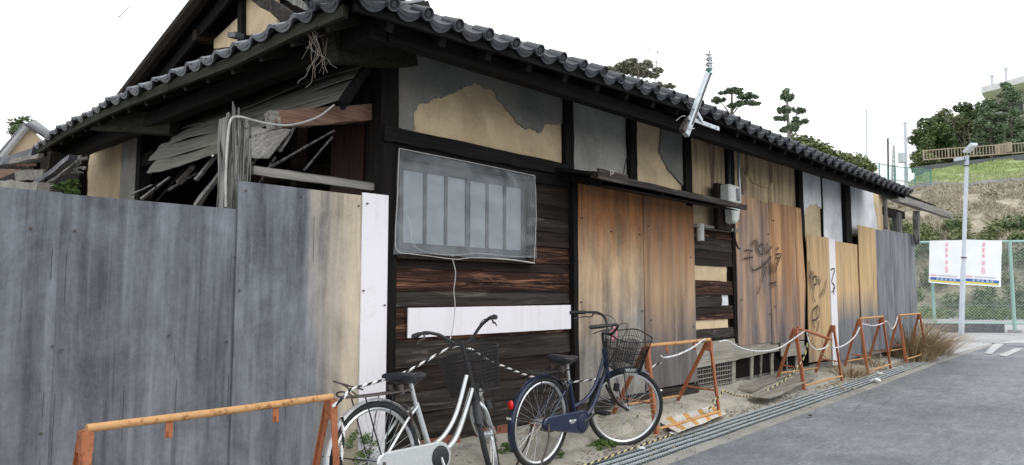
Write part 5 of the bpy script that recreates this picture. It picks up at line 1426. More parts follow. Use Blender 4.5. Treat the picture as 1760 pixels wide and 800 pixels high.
    secs = [(-0.13, 0.055, 0.018, 0.020), (-0.12, 0.095, 0.028, 0.024), (-0.07, 0.105, 0.034, 0.016), (-0.01, 0.080, 0.032, 0.004), (0.05, 0.042, 0.028, 0.0), (0.11, 0.026, 0.024, 0.004), (0.145, 0.018, 0.014, 0.006), (0.15, 0.006, 0.006, 0.004)]
    vs = []; ns = 14
    for (dx, hw, th, dz) in secs:
        for k in range(ns):
            q = 2 * math.pi * k / ns
            c_, s_ = math.cos(q), math.sin(q)
            vs.append((sx + dx, hw * c_, sz + dz + th * (s_ if s_ > 0 else s_ * 1.25) + (-0.012 * (1 - abs(c_)) if s_ > 0 and dx < -0.05 else 0)))
    sdl.add(vs, [(i * ns + k, i * ns + (k + 1) % ns, (i + 1) * ns + (k + 1) % ns, (i + 1) * ns + k) for i in range(len(secs) - 1) for k in range(ns)] + [tuple(range(ns)), tuple(reversed(range((len(secs) - 1) * ns, len(secs) * ns)))])
    sdl_o = P('saddle', sdl, 'saddle')
    P('saddle_springs', MB().tube([(sx - 0.10, 0.045, sz - 0.03), (sx - 0.09, 0.045, sz - 0.085)], 0.018, 8).tube([(sx - 0.10, -0.045, sz - 0.03), (sx - 0.09, -0.045, sz - 0.085)], 0.018, 8).tube([(sx - 0.09, 0.045, sz - 0.08), (sx + 0.02, 0, sz - 0.06), (sx + 0.12, 0.0, sz - 0.015)], 0.005, 5), 'steel_dark', sdl_o)
    # chain case, crank, pedals
    cc = MB(); pts = []
    for k in range(15):
        a = -math.pi / 2 + math.pi * k / 14; pts.append((0.44 + 0.098 * math.cos(a), 0.288 + 0.090 * math.sin(a)))
    for k in range(9):
        a = math.pi / 2 + math.pi * k / 8; pts.append((0.01 + 0.055 * math.cos(a), 0.333 + 0.050 * math.sin(a)))
    cc.prism(pts, -0.072, -0.038)
    co = P('chain_case', cc, paint, sm=False, bevel=0.008)
    if tall: P('chain_case_mark', MB().box(0.23, 0.29, -0.0735, -0.072, 0.305, 0.317).box(0.235, 0.285, -0.0735, -0.072, 0.294, 0.300), 'meter_grey', co, False)
    else:
        tx = MB()
        for i, w in enumerate((0.012, 0.010, 0.011, 0.006, 0.011, 0.012)): tx.box(0.26 + i * 0.0145, 0.26 + i * 0.0145 + w, -0.0735, -0.072, 0.312 - 0.002 * (i % 2), 0.326 + (0.006 if i == 0 else 0))
        tx.box(0.275, 0.325, -0.0735, -0.072, 0.300, 0.304)
        P('chain_case_mark', tx, 'lamp_white', co, False)
    P('chain_ring', MB().lathe([(0.001, -0.084), (0.055, -0.083), (0.070, -0.078), (0.072, -0.070)], (bb_.x, 0, bb_.z), 20, axis='y'), 'blackp' if tall else paint)
    ca = R(-75) if tall else R(25)
    pe = []
    for sgn, a in ((-1, ca), (1, ca + math.pi)):
        e = bb_ + Vector((0.165 * math.cos(a), 0.10 * sgn, 0.165 * math.sin(a)))
        P('crank', MB().tube([bb_ + Vector((0, 0.075 * sgn, 0)), e], [0.012, 0.009], 8), 'alloy' if tall else 'blackp'); pe.append((e, sgn))
    for e, sgn in pe:
        pd = MB(); y0 = e.y + (0.01 if sgn > 0 else -0.10); y1 = y0 + 0.09
        for dx in (-0.038, 0.028): pd.box(e.x + dx, e.x + dx + 0.012, y0, y1, e.z - 0.012, e.z + 0.012)
        pd.box(e.x - 0.038, e.x + 0.04, y0, y0 + 0.01, e.z - 0.012, e.z + 0.012).box(e.x - 0.038, e.x + 0.04, y1 - 0.01, y1, e.z - 0.012, e.z + 0.012).box(e.x - 0.01, e.x + 0.01, y0, y1, e.z - 0.01, e.z + 0.01)
        p_ = P('pedal', pd, 'blackp', sm=False)
        P('pedal_reflector', MB().box(e.x + 0.0405, e.x + 0.0425, y0 + 0.015, y0 + 0.04, e.z - 0.007, e.z + 0.007).box(e.x + 0.0405, e.x + 0.0425, y1 - 0.04, y1 - 0.015, e.z - 0.007, e.z + 0.007), 'lamp_white', p_, False)
    # stem, bars, grips, levers
    stt = ht + ax * 0.14
    P('stem', MB().tube([F(tuple(ht)), F(tuple(stt))], 0.0115, 10).tube([F(tuple(stt)), F(tuple(stt + Vector((0.045, 0, 0.005))))], 0.015, 8), 'blackp')
    hx, hz = stt.x + 0.045, stt.z
    for sgn in (1, -1):
        P('handlebar', MB().tube(curve([F((hx, 0, hz)), F((hx + 0.015, 0.05 * sgn, hz + 0.01)), F((hx + 0.02, 0.14 * sgn, hz + 0.09)), F((hx - 0.02, 0.215 * sgn, hz + 0.125)), F((hx - 0.10, 0.245 * sgn, hz + 0.12)), F((hx - 0.16, 0.255 * sgn, hz + 0.112))], 6), 0.011, 8), 'blackp')
        gp_ = P('grip', MB().tube([F((hx - 0.13, 0.25 * sgn, hz + 0.116)), F((hx - 0.15, 0.254 * sgn, hz + 0.113)), F((hx - 0.25, 0.268 * sgn, hz + 0.10)), F((hx - 0.262, 0.269 * sgn, hz + 0.099))], [0.015, 0.0165, 0.0165, 0.012], 10), 'blackp')
        P('brake_lever', MB().tube(curve([F((hx - 0.06, 0.232 * sgn, hz + 0.118)), F((hx - 0.075, 0.236 * sgn, hz + 0.085)), F((hx - 0.15, 0.25 * sgn, hz + 0.075)), F((hx - 0.22, 0.262 * sgn, hz + 0.05))], 5), [0.007] * 11 + [0.005] * 5, 6), 'steel_dark')
    P('brake_cables', MB().tube(curve([F((hx - 0.06, 0.23, hz + 0.11)), F((hx + 0.09, 0.14, hz + 0.10)), F((hx + 0.10, 0.02, hz - 0.10)), F((0.84, 0.03, 0.62))], 6), 0.003, 5).tube(curve([F((hx - 0.06, -0.23, hz + 0.11)), F((hx + 0.10, -0.14, hz + 0.12)), F((hx + 0.11, -0.02, hz - 0.08)), (0.80, -0.03, 0.66), (0.62, -0.02, 0.40), (0.44, -0.02, 0.25)], 6), 0.003, 5), 'blackp')
    # basket: rim, base and wires
    bk = MB(); x0, x1 = hx + 0.03, hx + 0.34; zb, zt = (hz - 0.33, hz - 0.06) if tall else (hz - 0.27, hz - 0.01)
    def Bp(u, v, k):   # u around, k height 0..1
        cx_ = (x0 + x1) / 2 - 0.02 * (1 - k); wx = (x1 - x0) / 2 * (0.78 + 0.22 * k); wy = 0.165 + 0.045 * k
        a = 2 * math.pi * u; c_, s_ = math.cos(a), math.sin(a)
        e_ = 0.45; q = (abs(c_) ** e_ * (1 if c_ > 0 else -1), abs(s_) ** e_ * (1 if s_ > 0 else -1))
        return F((cx_ + wx * q[0], wy * q[1], zb + (zt - zb) * k + (0.03 * max(0, q[0]) * k)))
    n = 48
    bk.tube([Bp(i / n, 0, 1) for i in range(n)], 0.005, 6, closed=True)
    bk.tube([Bp(i / n, 0, 0) for i in range(n)], 0.004, 5, closed=True)
    bo = P('basket', bk, 'blackp')
    ww = MB(); nh = 5 if basket == 'wire' else 12; nv = 36 if basket == 'wire' else 56; rw = 0.0022 if basket == 'wire' else 0.0016
    for j in range(1, nh): ww.tube([Bp(i / n, 0, j / nh) for i in range(n)], rw, 3, closed=True)
    for i in range(nv): ww.tube([Bp(i / nv, 0, 0), Bp(i / nv, 0, 0.5), Bp(i / nv, 0, 1)], rw, 3, caps=False)
    for i in range(9):
        a = i / 18 + 0.01; ww.tube([Bp(a, 0, 0), Bp(1 - a, 0, 0)], rw, 3)
    P('basket_wires', ww, 'blackp', bo, False)
    lin = MB()      # fine net lining of the lower basket
    lo_, hi_, nl, nm = (0.0, 0.72, 26, 150) if basket == 'wire' else (0.0, 0.98, 24, 90)
    for j in range(nl): lin.tube([Bp(i / n, 0, lo_ + (hi_ - lo_) * j / nl) for i in range(n)], 0.0011, 3, closed=True)
    for i in range(nm): lin.tube([Bp(i / nm, 0, lo_), Bp(i / nm, 0, hi_)], 0.0011, 3, caps=False)
    P('basket_net', lin, 'blackp', bo, False)
    P('basket_stays', MB().tube([F((WF, 0.07, 0.335)), F((x0 + 0.10, 0.12, zb))], 0.004, 5).tube([F((WF, -0.07, 0.335)), F((x0 + 0.10, -0.12, zb))], 0.004, 5), 'blackp')
    P('headlamp', MB().tube([F((0.99, -0.06, 0.66)), F((1.09, -0.06, 0.665))] if not tall else [F((0.96, -0.02, 0.62)), F((1.02, -0.02, 0.625))], 0.026, 12), 'lamp_white')
    P('dynamo', MB().tube([F((0.93, -0.07, 0.56)), F((0.93, -0.07, 0.50))], 0.024, 10), 'blackp')
    # rear lock ring
    P('ring_lock', MB().tube(curve([(0.26, 0.03, 0.50), (0.235, 0.055, 0.585), (0.24, 0, 0.62), (0.235, -0.055, 0.585), (0.26, -0.03, 0.50)], 5), 0.008, 6), 'steel_dark')
    if not tall:
        P('lock_cable', MB().tube(curve([F((hx + 0.03, -0.015, hz + 0.07)), F((hx + 0.05, -0.06, hz + 0.03)), F((hx + 0.05, -0.065, hz - 0.03)), F((hx + 0.04, -0.02, hz - 0.04)), F((hx + 0.03, -0.01, hz + 0.04))], 5), 0.007, 6), 'pink', label='pink lock cable on the handlebar')
    return t
silver = make_bike((2.50, 3.36, 0.0), R(4), R(-6), R(37), 'silver', 'silver step-through bicycle with a black mesh basket, nearest the corner, rope over its bars', True, 'net', 'silver', False)
navy = make_bike((4.07, 3.54, 0.0), R(2), R(3), R(-37), 'navy', 'navy blue step-through bicycle with a pink lock cable, parked before the boarded door', False, 'wire', 'navy', True)

# ------------------------------------------------------------------ barricades
def make_barricade(loc, rz, label, L=1.2, h=0.78, back=0.42, backz=0.10, rail_ok=True, tilt=0.0, cross=True, rx=0.0):
    t = thing('pipe_barricade', loc, label, 'barricade', 'orange pipe barricades along the front of the house')
    t.rotation_euler = (rx, tilt, rz)
    def P(n_, mb, mt, sm=False, **k): return part(n_, mb, M[mt], t, sm, local=True, **k)
    for i, x in enumerate((0.0, L)):
        s_ = -1 if i == 0 else 1
        P('front_leg', MB().bar((x, 0, 0), (x, 0.09, h), 0.035, 0.006, up=(0, 1, 0)).bar((x + 0.018 * s_, 0.018, 0), (x + 0.018 * s_, 0.108, h), 0.006, 0.036, up=(0, 1, 0)), 'rust')
        P('back_leg', MB().bar((x, back, backz), (x, 0.12, h), 0.006, 0.038, up=(0, 1, 0)).bar((x, back + 0.016, backz), (x, 0.136, h), 0.038, 0.006, up=(0, 1, 0)), 'rust')
        P('end_plate', MB().box(x - 0.022, x + 0.022, 0.078, 0.135, h - 0.085 - 0.02 * i, h - 0.004), 'rust')
        P('side_brace', MB().tube([(x, 0.03, 0.28), (x, back - 0.10, 0.30)], 0.010, 6), 'rust', True)
    if rail_ok:
        P('rail', MB().tube([(0.0, 0.10, h + 0.012), (L * 0.5, 0.10, h + 0.009), (L, 0.10, h + 0.012)], 0.018, 12), 'rail_orange', True)
        for f in (0.28, 0.72):
            P('hook', MB().box(L * f - 0.016, L * f + 0.016, 0.095, 0.10, h - 0.075, h - 0.008).box(L * f - 0.008, L * f + 0.008, 0.08, 0.098, h - 0.07, h - 0.045), 'rust')
    if cross:
        P('front_bar', MB().tube(curve([(0.0, 0.005, 0.06), (L * 0.3, -0.02, 0.07), (L * 0.7, -0.03, 0.085), (L, 0.005, 0.075)], 4), 0.013, 8), 'rail_orange', True)
        P('back_bar', MB().tube([(0.0, back - 0.03, backz + 0.09), (L, back - 0.03, backz + 0.07)], 0.012, 8), 'rail_orange', True)
    return t
make_barricade((0.99, 3.20, -0.06), R(2.5), 'orange pipe barricade before the grey hoarding, nearest of the row', L=1.19, back=0.34, backz=0.0)
make_barricade((5.72, 3.545, 0.0), R(0.2), 'orange pipe barricade beside the navy bicycle, striped board lying in its foot', L=1.2, h=0.79, back=0.5, backz=0.12)
b3 = make_barricade((9.58, 3.70, 0.02), R(-1.5), 'rusty barricade with its top rail hanging loose, half collapsed beside the white strip', L=1.30, h=0.80, rail_ok=False, back=0.38)
part('rail', MB().tube([(0.05, 0.10, 0.80), (0.55, 0.08, 0.71), (1.05, 0.05, 0.61)], 0.02, 10), M['rust'], b3, True, local=True, label='rail broken loose at one end')
make_barricade((12.05, 3.66, 0.02), R(0.5), 'rusty barricade with an orange rail in front of the grey far sheets', L=1.2, h=0.86, back=0.36)
make_barricade((14.25, 3.68, 0.06), R(1), 'last barricade of the row, standing in the dry grass at the house end', L=1.5, h=0.82, back=0.30)

# ------------------------------------------------------------------ ropes
def rope(name, pts, r, mats, label, n=7, pitch=4, seg=8):
    c = curve(pts, n)
    # resample at even steps so that the twist is regular
    L = [0.0]
    for a, b in zip(c, c[1:]): L.append(L[-1] + (b - a).length)
    step = r * 1.6; N = max(8, int(L[-1] / step)); out = []; j = 0
    for i in range(N + 1):
        d = L[-1] * i / N
        while j < len(L) - 2 and L[j + 1] < d: j += 1
        out.append(c[j].lerp(c[j + 1], (d - L[j]) / max(1e-6, L[j + 1] - L[j])))
    m = MB(); m.tube(out, r, seg)
    for i in range(N):
        for k in range(seg):
            m.mi[i * seg + k] = 1 if ((k + i) % seg) in (0, 1, 2, 3) else 0
    # strands stand proud of the grooves between them
    W = list(m.v)
    for i in range(N + 1):
        for k in range(seg):
            if ((k + i) % seg) in (0, 4):
                p = Vector(W[i * seg + k]); m.v[i * seg + k] = tuple(p.lerp(out[i], 0.28))
    return solo(name, m, mats, label, 'rope', smooth=False)
WK = [M['rope_w'], M['rope_k']]; WW = [M['rope_w'], M['ink_grey']]; YK = [M['rope_y'], M['rope_k']]
rope('rope', [(2.134, 3.28, 0.69), (2.197, 3.28, 0.731), (2.295, 3.35, 0.758), (2.506, 3.45, 0.765), (2.834, 3.6, 0.78), (3.089, 3.68, 0.833), (3.284, 3.7, 0.897), (3.382, 3.66, 0.925)], 0.009, WK, 'black and white twisted rope rising from the nearest barricade to the silver bicycle bars')
rope('rope', [(3.382, 3.66, 0.925), (3.503, 3.66, 0.887), (3.695, 3.72, 0.81), (3.972, 3.78, 0.723), (4.35, 3.85, 0.616), (4.807, 3.86, 0.534), (5.267, 3.8, 0.534), (5.674, 3.7, 0.56), (5.876, 3.6, 0.642)], 0.009, WK, 'black and white twisted rope dipping behind the navy bicycle to the barricade')
rope('rope', [(2.185, 3.27, 0.637), (2.195, 3.27, 0.534), (2.184, 3.27, 0.386), (2.194, 3.27, 0.266)], 0.009, WK, 'short end of twisted rope hanging at the nearest barricade leg')
rope('rope', [(5.877, 3.6, 0.701), (5.872, 3.56, 0.688), (6.114, 3.56, 0.7), (6.429, 3.58, 0.747), (6.663, 3.61, 0.798), (6.786, 3.63, 0.814)], 0.009, WW, 'white rope draped under the rail of the barricade by the bicycle')
rope('rope', [(7.068, 3.62, 0.772), (7.253, 3.62, 0.775), (7.525, 3.62, 0.692), (7.984, 3.63, 0.621), (8.619, 3.66, 0.61), (9.255, 3.72, 0.69), (9.827, 3.78, 0.778)], 0.009, WW, 'white rope sagging between the second and the broken barricade')
rope('rope', [(9.854, 3.76, 0.754), (9.89, 3.74, 0.598), (10.08, 3.72, 0.518), (10.386, 3.72, 0.525), (10.526, 3.72, 0.566)], 0.010, WW, 'white rope looped round the broken barricade rail')
rope('rope', [(10.703, 3.72, 0.499), (11.138, 3.72, 0.518), (11.673, 3.74, 0.613), (12.025, 3.76, 0.751), (12.173, 3.76, 0.81)], 0.010, WW, 'white rope from the broken barricade to the next one')
rope('rope', [(12.172, 3.76, 0.801), (12.594, 3.74, 0.76), (13.128, 3.76, 0.772), (13.393, 3.76, 0.813)], 0.010, WW, 'white rope hung below the orange rail of the fourth barricade')
rope('rope', [(13.457, 3.76, 0.801), (13.673, 3.76, 0.675), (13.923, 3.77, 0.717), (14.161, 3.78, 0.874)], 0.011, WW, 'white rope bridging to the last barricade')
rope('rope', [(9.705, 3.7, 0.624), (9.59, 3.7, 0.463), (9.326, 3.7, 0.331), (8.995, 3.72, 0.21), (8.624, 3.75, 0.128), (8.312, 3.78, 0.086), (7.659, 3.7, 0.14), (7.106, 3.6, 0.261)], 0.009, YK, 'yellow and black rope falling from the broken barricade to the ground boards')
rope('rope', [(7.054, 3.58, 0.28), (6.922, 3.56, 0.223), (6.771, 3.56, 0.193), (6.842, 3.56, 0.144), (6.732, 3.58, 0.12), (6.721, 3.55, 0.072), (6.46, 3.5, 0.054), (6.13, 3.461, 0.03), (5.835, 3.443, 0.02), (5.361, 3.389, 0.02), (4.872, 3.352, 0.02), (4.425, 3.307, 0.02), (3.977, 3.277, 0.02)], 0.008, YK, 'yellowish rope tangled at the barricade leg and trailing along the drain')
rope('rope', [(9.847, 3.75, 0.732), (9.948, 3.73, 0.611), (10.417, 3.72, 0.386), (10.672, 3.7, 0.313), (10.682, 3.68, 0.085), (9.991, 3.388, 0.03), (10.117, 3.253, 0.03)], 0.006, YK, 'dull rope crossing the broken barricade down to the ground')

# ------------------------------------------------------------------ boards, litter, debris on the strip
sbm = MB(); wpl = 12
def sf(u, v):
    a = Vector((6.167, 3.842, 0.05)).lerp(Vector((7.677, 4.007, 0.05)), u); b = Vector((5.689, 3.329, 0.02)).lerp(Vector((6.922, 3.488, 0.02)), u)
    p = a.lerp(b, v); p.z = 0.03 + 0.035 * math.sin(u * 3) * (1 - v) + 0.02 * nz(u * 3, v * 3) + 0.03 * abs(v - .5) + 0.012
    return p
sbm.grid(sf, 12, 6, 0.006, (0, 0, 1))
q = 0
for f in range(len(sbm.mi)):
    vs = [Vector(sbm.v[i]) for i in sbm.f[f]]
sbm.mi = []
for j in range(6):
    for i in range(12):
        c_ = 1 if i % 3 == 1 else 0; sbm.mi += [c_, c_]
sbm.mi += [0] * (len(sbm.f) - len(sbm.mi))
solo('striped_board', sbm, [M['white_line'], M['orange_line']], 'bent board with orange and white slanting stripes lying in the barricade foot', 'board')
solo('yellow_block', MB().prism([(6.385, 4.033, 0)[:2], (6.334, 3.8, 0)[:2], (6.817, 4.088, 0)[:2], (7.124, 4.451, 0)[:2]], 0.0, 0.10, 'xy'), M['orange_line'], 'dirty orange yellow plastic block behind the first upright of the barricade', 'block')
for i, (p, q, lab) in enumerate([((8.251, 3.925, 0.12), (10.42, 4.254, 0.17), 'bleached loose plank lying on the strip below the brown sheets'), ((8.063, 3.64, 0.085), (10.295, 3.908, 0.14), 'second bleached plank lying in front of the other')]):
    d_ = Vector(q) - Vector(p); w_ = 0.22
    solo('plank', MB().bar(p, q, w_, 0.02, n=6, jit=0.006), M['wood_plank'], lab, 'plank')
def crumple(p, r, lab, mat='litter', cat='litter'):
    return solo('litter', MB().sphere((p[0], p[1], p[2] + r * .4), (r, r * .8, r * .28), 9, 6, jit=0.45), M[mat], lab, cat)
crumple((5.082, 3.308, 0.012), .035, 'scrap of white paper on the drain edge beside the yellow rope')
crumple((5.79, 3.434, 0.012), .04, 'crumpled white bag at the foot of the barricade upright')
crumple((11.127, 3.298, 0.012), .09, 'flat white bag lying on the far drain grating')
crumple((12.206, 3.553, 0.02), .05, 'white wrapper at the drain edge below the fourth barricade')
crumple((15.555, 3.708, 0.012), .10, 'white scrap at the foot of the last barricade')
crumple((6.381, 3.95, 0.282), .05, 'white plastic bag behind the navy front wheel')
crumple((7.624, 2.909, 0.012), .03, 'dark lump on the drain below the broken barricade', 'steel_dark', 'debris')
dm = MB()
for i in range(70):
    c = Vector((9.27, 3.615, 0.02)) + Vector((rnd(.5), rnd(.12), 0)); a = random.random() * 3.14
    dm.bar(c, c + Vector((math.cos(a) * .05, math.sin(a) * .05, .01)), 0.012, 0.006)
solo('leaf_litter', dm, M['string'], 'scatter of pale dry leaves and chips by the broken barricade foot', 'debris', kind='stuff')
rq = random.Random(77); gm = MB()
for i in range(900):
    x_ = rq.uniform(2.5, 15); y_ = chan(x_) + cw(x_) + rq.choice((rq.uniform(.0, .12), rq.uniform(.02, .7))); s_ = rq.uniform(.004, .014)
    gm.sphere((x_, y_, 0.012 + max(0, (y_ - chan(x_) - cw(x_) - .28)) * .22 + (0.09 if y_ - chan(x_) - cw(x_) > .33 else 0)), (s_ * 1.3, s_, s_ * .6), 5, 3, jit=.3)
for i in range(260):
    x_ = rq.uniform(2.5, 15); y_ = chan(x_) - rq.uniform(.02, .35); s_ = rq.uniform(.003, .009); gm.sphere((x_, y_, 0.014), (s_ * 1.3, s_, s_ * .6), 5, 3, jit=.3)
o_ = solo('grit', gm, M['stone'], 'grit and small stones gathered along the drain edge', 'grit', kind='stuff')
lm_ = MB()
for i in range(420):
    x_ = rq.uniform(3, 15); y_ = chan(x_) + cw(x_) * rq.uniform(.1, 1.6); a = rq.uniform(0, 6.3); s_ = rq.uniform(.01, .028); z_ = .016
    lm_.add([(x_ + math.cos(a) * s_, y_ + math.sin(a) * s_, z_), (x_ - math.sin(a) * s_ * .4, y_ + math.cos(a) * s_ * .4, z_ + .006), (x_ - math.cos(a) * s_, y_ - math.sin(a) * s_, z_ + .003), (x_ + math.sin(a) * s_ * .4, y_ - math.cos(a) * s_ * .4, z_ + .001)], [(0, 1, 2, 3)])
leafthing('dead_leaves', lm_, 'straw', 'dead leaves scattered on the drain gratings', 'leaves')['kind'] = 'stuff'
def drygrass(name, c, rad, h, n, label, seed, w=0.006, mat='straw', lean=0.9):
    rr = random.Random(seed); m = MB()
    for i in range(n):
        a = rr.random() * 6.283; q = rad * math.sqrt(rr.random()) * 0.45
        p = Vector((c[0] + q * math.cos(a) * 1.3, c[1] + q * math.sin(a), c[2])); d = Vector((math.cos(a) * rr.random() * lean, math.sin(a) * rr.random() * lean, 1)).normalized()
        L_ = h * rr.uniform(0.5, 1.1); k = 6; side = Vector((-math.sin(a), math.cos(a), rr.uniform(-.4, .4))).normalized() * w; vs = []
        for j in range(k + 1):
            t = j / k; ww = side * (1 - t * 0.85); vs += [p + ww, p - ww]
            p = p + d * L_ / k; d = (d + Vector((math.cos(a) * 0.16, math.sin(a) * 0.16, -0.30 * t * rr.uniform(.8, 2.6)))).normalized()
            if p.z < 0.02: p.z = 0.02
        m.add(vs, [(2 * j, 2 * j + 1, 2 * j + 3, 2 * j + 2) for j in range(k)])
    return leafthing(name, m, mat, label, 'dry grass')
drygrass('dry_grass_clump', (15.6, 3.98, 0.0), 1.0, 1.05, 900, 'big clump of dead straw coloured pampas grass at the house end', 3, 0.008)
drygrass('dry_grass_clump', (17.2, 4.15, 0.0), 1.2, 0.95, 650, 'looser straw grass clump spreading toward the lamp pole', 4, 0.008, lean=1.3)
drygrass('dry_grass_clump', (11.55, 3.78, 0.03), 0.55, 0.34, 260, 'small heap of dry grass behind the fourth barricade', 5, 0.005, lean=1.6)
drygrass('dry_grass_clump', (13.2, 3.95, 0.05), 0.5, 0.28, 160, 'thin dry grass tuft beneath the grey sheets', 6, 0.005, lean=1.6)
drygrass('dry_grass_clump', (19.6, 5.2, 0.0), 1.4, 1.5, 260, 'tall sparse straw stems in front of the left banner', 9, 0.008, lean=0.6)

# stones under the siding behind the bicycles
for i in range(16):
    p = (3.5 + i * 0.17 + rnd(.05), 4.02 + rnd(.07), 0.12 + rnd(.015)); r_ = 0.03 + random.random() * 0.04
    solo('stone', MB().sphere(p, (r_ * 1.3, r_, r_ * .7), 8, 5, jit=.2), M['stone'], 'grey rubble stone on the concrete below the charred siding', 'stone', 'rubble stones below the siding')

# ------------------------------------------------------------------ lamp pole, chain-link fence, banners
lp = thing('lamp_pole', (25.415, 5.046, -0.01), 'slim pale steel lamp pole leaning slightly, standing before the banners', 'street lamp')
l0, l1 = Vector((25.414, 5.047, -0.045)), Vector((25.742, 4.696, 5.558))
part('pole', MB().tube([l0, l0.lerp(l1, .38), l0.lerp(l1, .39), l1], [.078, .072, .058, .055], 12), M['pole_grey'], lp, True)
part('clamp', MB().tube([l0.lerp(l1, .43), l0.lerp(l1, .436)], .082, 12).tube([l0.lerp(l1, .94), l0.lerp(l1, .946)], .075, 12), M['steel_dark'], lp, True)
hh = Vector((25.672, 4.625, 5.795))
part('lamp_head', MB().bar((25.605, 4.697, 5.648), (25.447, 4.427, 5.859), 0.26, 0.07, up=(0, 0, 1)), M['pole_grey'], lp, bevel=0.01)
part('lamp_glass', MB().bar((25.559, 4.658, 5.627), (25.386, 4.418, 5.804), 0.20, 0.03, up=(0, 0, 1)), M['lamp_white'], lp)
part('sensor', MB().bar((25.478, 4.979, 5.43), (25.652, 4.792, 5.466), 0.14, 0.10), M['pole_grey'], lp, bevel=0.01)
part('sensor_arm', MB().tube([(25.613, 4.834, 5.411), (25.737, 4.702, 5.411)], 0.02, 6), M['steel_dark'], lp)
FA, FB = Vector((25.752, 7.904, 2.99)), Vector((28.472, 4.123, 3.082))
FA.z = FB.z = 3.0
fdir = (FB - FA).normalized(); FC = FB + fdir * 5.5
clf = thing('chain_link_fence', (FB.x, FB.y, 0), 'tall pale green chain link fence crossing behind the lamp pole', 'fence')
for f in (0.0, 2.45, 4.9):
    p = FB - fdir * f; part('fence_post', MB().tube([(p.x, p.y, 0.0), (p.x, p.y, 3.03)], 0.055, 10), M['fence_green'], clf, True)
p = FB + fdir * 2.45; part('fence_post', MB().tube([(p.x, p.y, 0.0), (p.x, p.y, 3.03)], 0.055, 10), M['fence_green'], clf, True)
p = FB + fdir * 4.9; part('fence_post', MB().tube([(p.x, p.y, 0.0), (p.x, p.y, 3.03)], 0.055, 10), M['fence_green'], clf, True)
for z_, r_ in ((3.0, .042), (0.30, .03)):
    part('fence_rail', MB().tube([(FA.x, FA.y, z_), (FC.x, FC.y, z_)], r_, 8), M['fence_green'], clf, True)
for z_ in (0.9, 2.0):
    part('tension_wire', MB().tube([(FA.x, FA.y, z_), (FC.x, FC.y, z_)], 0.008, 4), M['chain'], clf)
ms = MB(); LL = (FC - FA).length; H0, H1 = 0.30, 3.0; pitch = 0.105; hgt = H1 - H0; run = hgt
def fpnt(d, z, o_=0): q = FA + fdir * d; return (q.x, q.y + o_, z)
d = -run
while d < LL:
    for sgn in (1, -1):
        a, za = (d, H0) if sgn > 0 else (d, H1); b, zb_ = (d + run, H1) if sgn > 0 else (d + run, H0)
        if a < 0: za = za + (zb_ - za) * (0 - a) / run; a = 0
        if b > LL: zb_ = za + (zb_ - za) * (LL - a) / (b - a); b = LL
        if b > a: ms.tube([fpnt(a, za, .006 * sgn), fpnt(b, zb_, .006 * sgn)], 0.0060, 3, caps=False)
    d += pitch
part('chain_link_mesh', ms, M['chain'], clf, kind='stuff')
for f in (0, 2.45, -2.45):
    p = FB - fdir * f; part('footing', MB().box(p.x - .18, p.x + .18, p.y - .18, p.y + .18, -0.02, 0.10), M['concrete_far'], clf)
solo('low_wall', MB().bar(FA + Vector((0, 0, -2.92)), FB - fdir * 0.35 + Vector((0, 0, -2.92)), 0.18, 0.42), M['retaining'], 'low dark concrete wall under the left stretch of the chain link fence', 'wall')
def banner(u0, u1, vt0, vt1, vb0, vb1, label):
    P00, P10, P01, P11 = Vector(u0[0]), Vector(u0[1]), Vector(u1[0]), Vector(u1[1])
    t = thing('banner', tuple(P01), label, 'banner', 'white banners tied on the chain link fence')
    nrm = (P10 - P00).cross(P01 - P00).normalized()
    if nrm.x > 0: nrm = -nrm
    def pt(u, v, o=0.0):
        p = P00.lerp(P10, u).lerp(P01.lerp(P11, u), v); return p + nrm * (0.02 * nz(u * 3, v * 3, P00.y) + 0.03 * math.sin(u * 3.1) * v + o)
    part('cloth', MB().grid(lambda u, v: pt(u, v), 14, 14, 0.004, nrm), M['banner'], t)
    def patch(name, ua, ub, va, vb, mat, o=0.012, rects=None):
        m = MB()
        for (a, b, c, d_) in (rects or [(0, 1, 0, 1)]):
            a, b = ua + (ub - ua) * a, ua + (ub - ua) * b; c, d_ = va + (vb - va) * c, va + (vb - va) * d_
            n = max(1, int((b - a) * 14))
            m.grid(lambda u, v: pt(a + (b - a) * u, c + (d_ - c) * v, o), n, 1)
        return part(name, m, M[mat], t)
    def glyph(seed):
        rr = random.Random(seed); rc = []
        for i in range(4): y = 0.06 + i * 0.24 + rr.uniform(-.02, .02); a = rr.choice((0.05, .12, .2)); rc.append((a, 1 - rr.choice((0.05, .12, .2)), y, y + 0.10))
        for i in range(rr.choice((2, 3))): x_ = rr.choice((0.08, .3, .47, .65, .82)); rc.append((x_, x_ + 0.10, rr.choice((0.05, .3)), rr.choice((.7, .95))))
        return rc
    for i, (va, vb) in enumerate([(.05, .15), (.17, .28), (.30, .39), (.46, .56), (.60, .75)]):
        patch('red_character', .46, .56, va, vb, 'ink_red', 0.012, glyph(i * 7 + 3))
    patch('red_small_print', .05, .22, .80, .835, 'ink_red', 0.012, [(.0, .25, 0, 1), (.35, .6, 0, 1), (.7, .95, 0, 1)])
    patch('grey_print', .26, .85, .80, .83, 'ink_grey', 0.012, [(i / 9, i / 9 + .08, 0, 1) for i in range(9)])
    patch('blue_band', .04, .94, .865, .925, 'ink_blue', 0.012)
    for i in range(5): patch('white_character', .20 + i * .125, .29 + i * .125, .875, .918, 'banner', 0.018, glyph(i * 5 + 40))
    patch('yellow_band', .04, .94, .93, .965, 'ink_yellow', 0.012)
    return t
banner(((26.329, 5.972, 3.002), (26.953, 5.159, 3.014)), ((26.257, 6.049, 1.638), (26.887, 5.23, 1.542)), 0, 0, 0, 0, 'white banner with faded red writing and a blue foot band, left of the lamp pole')
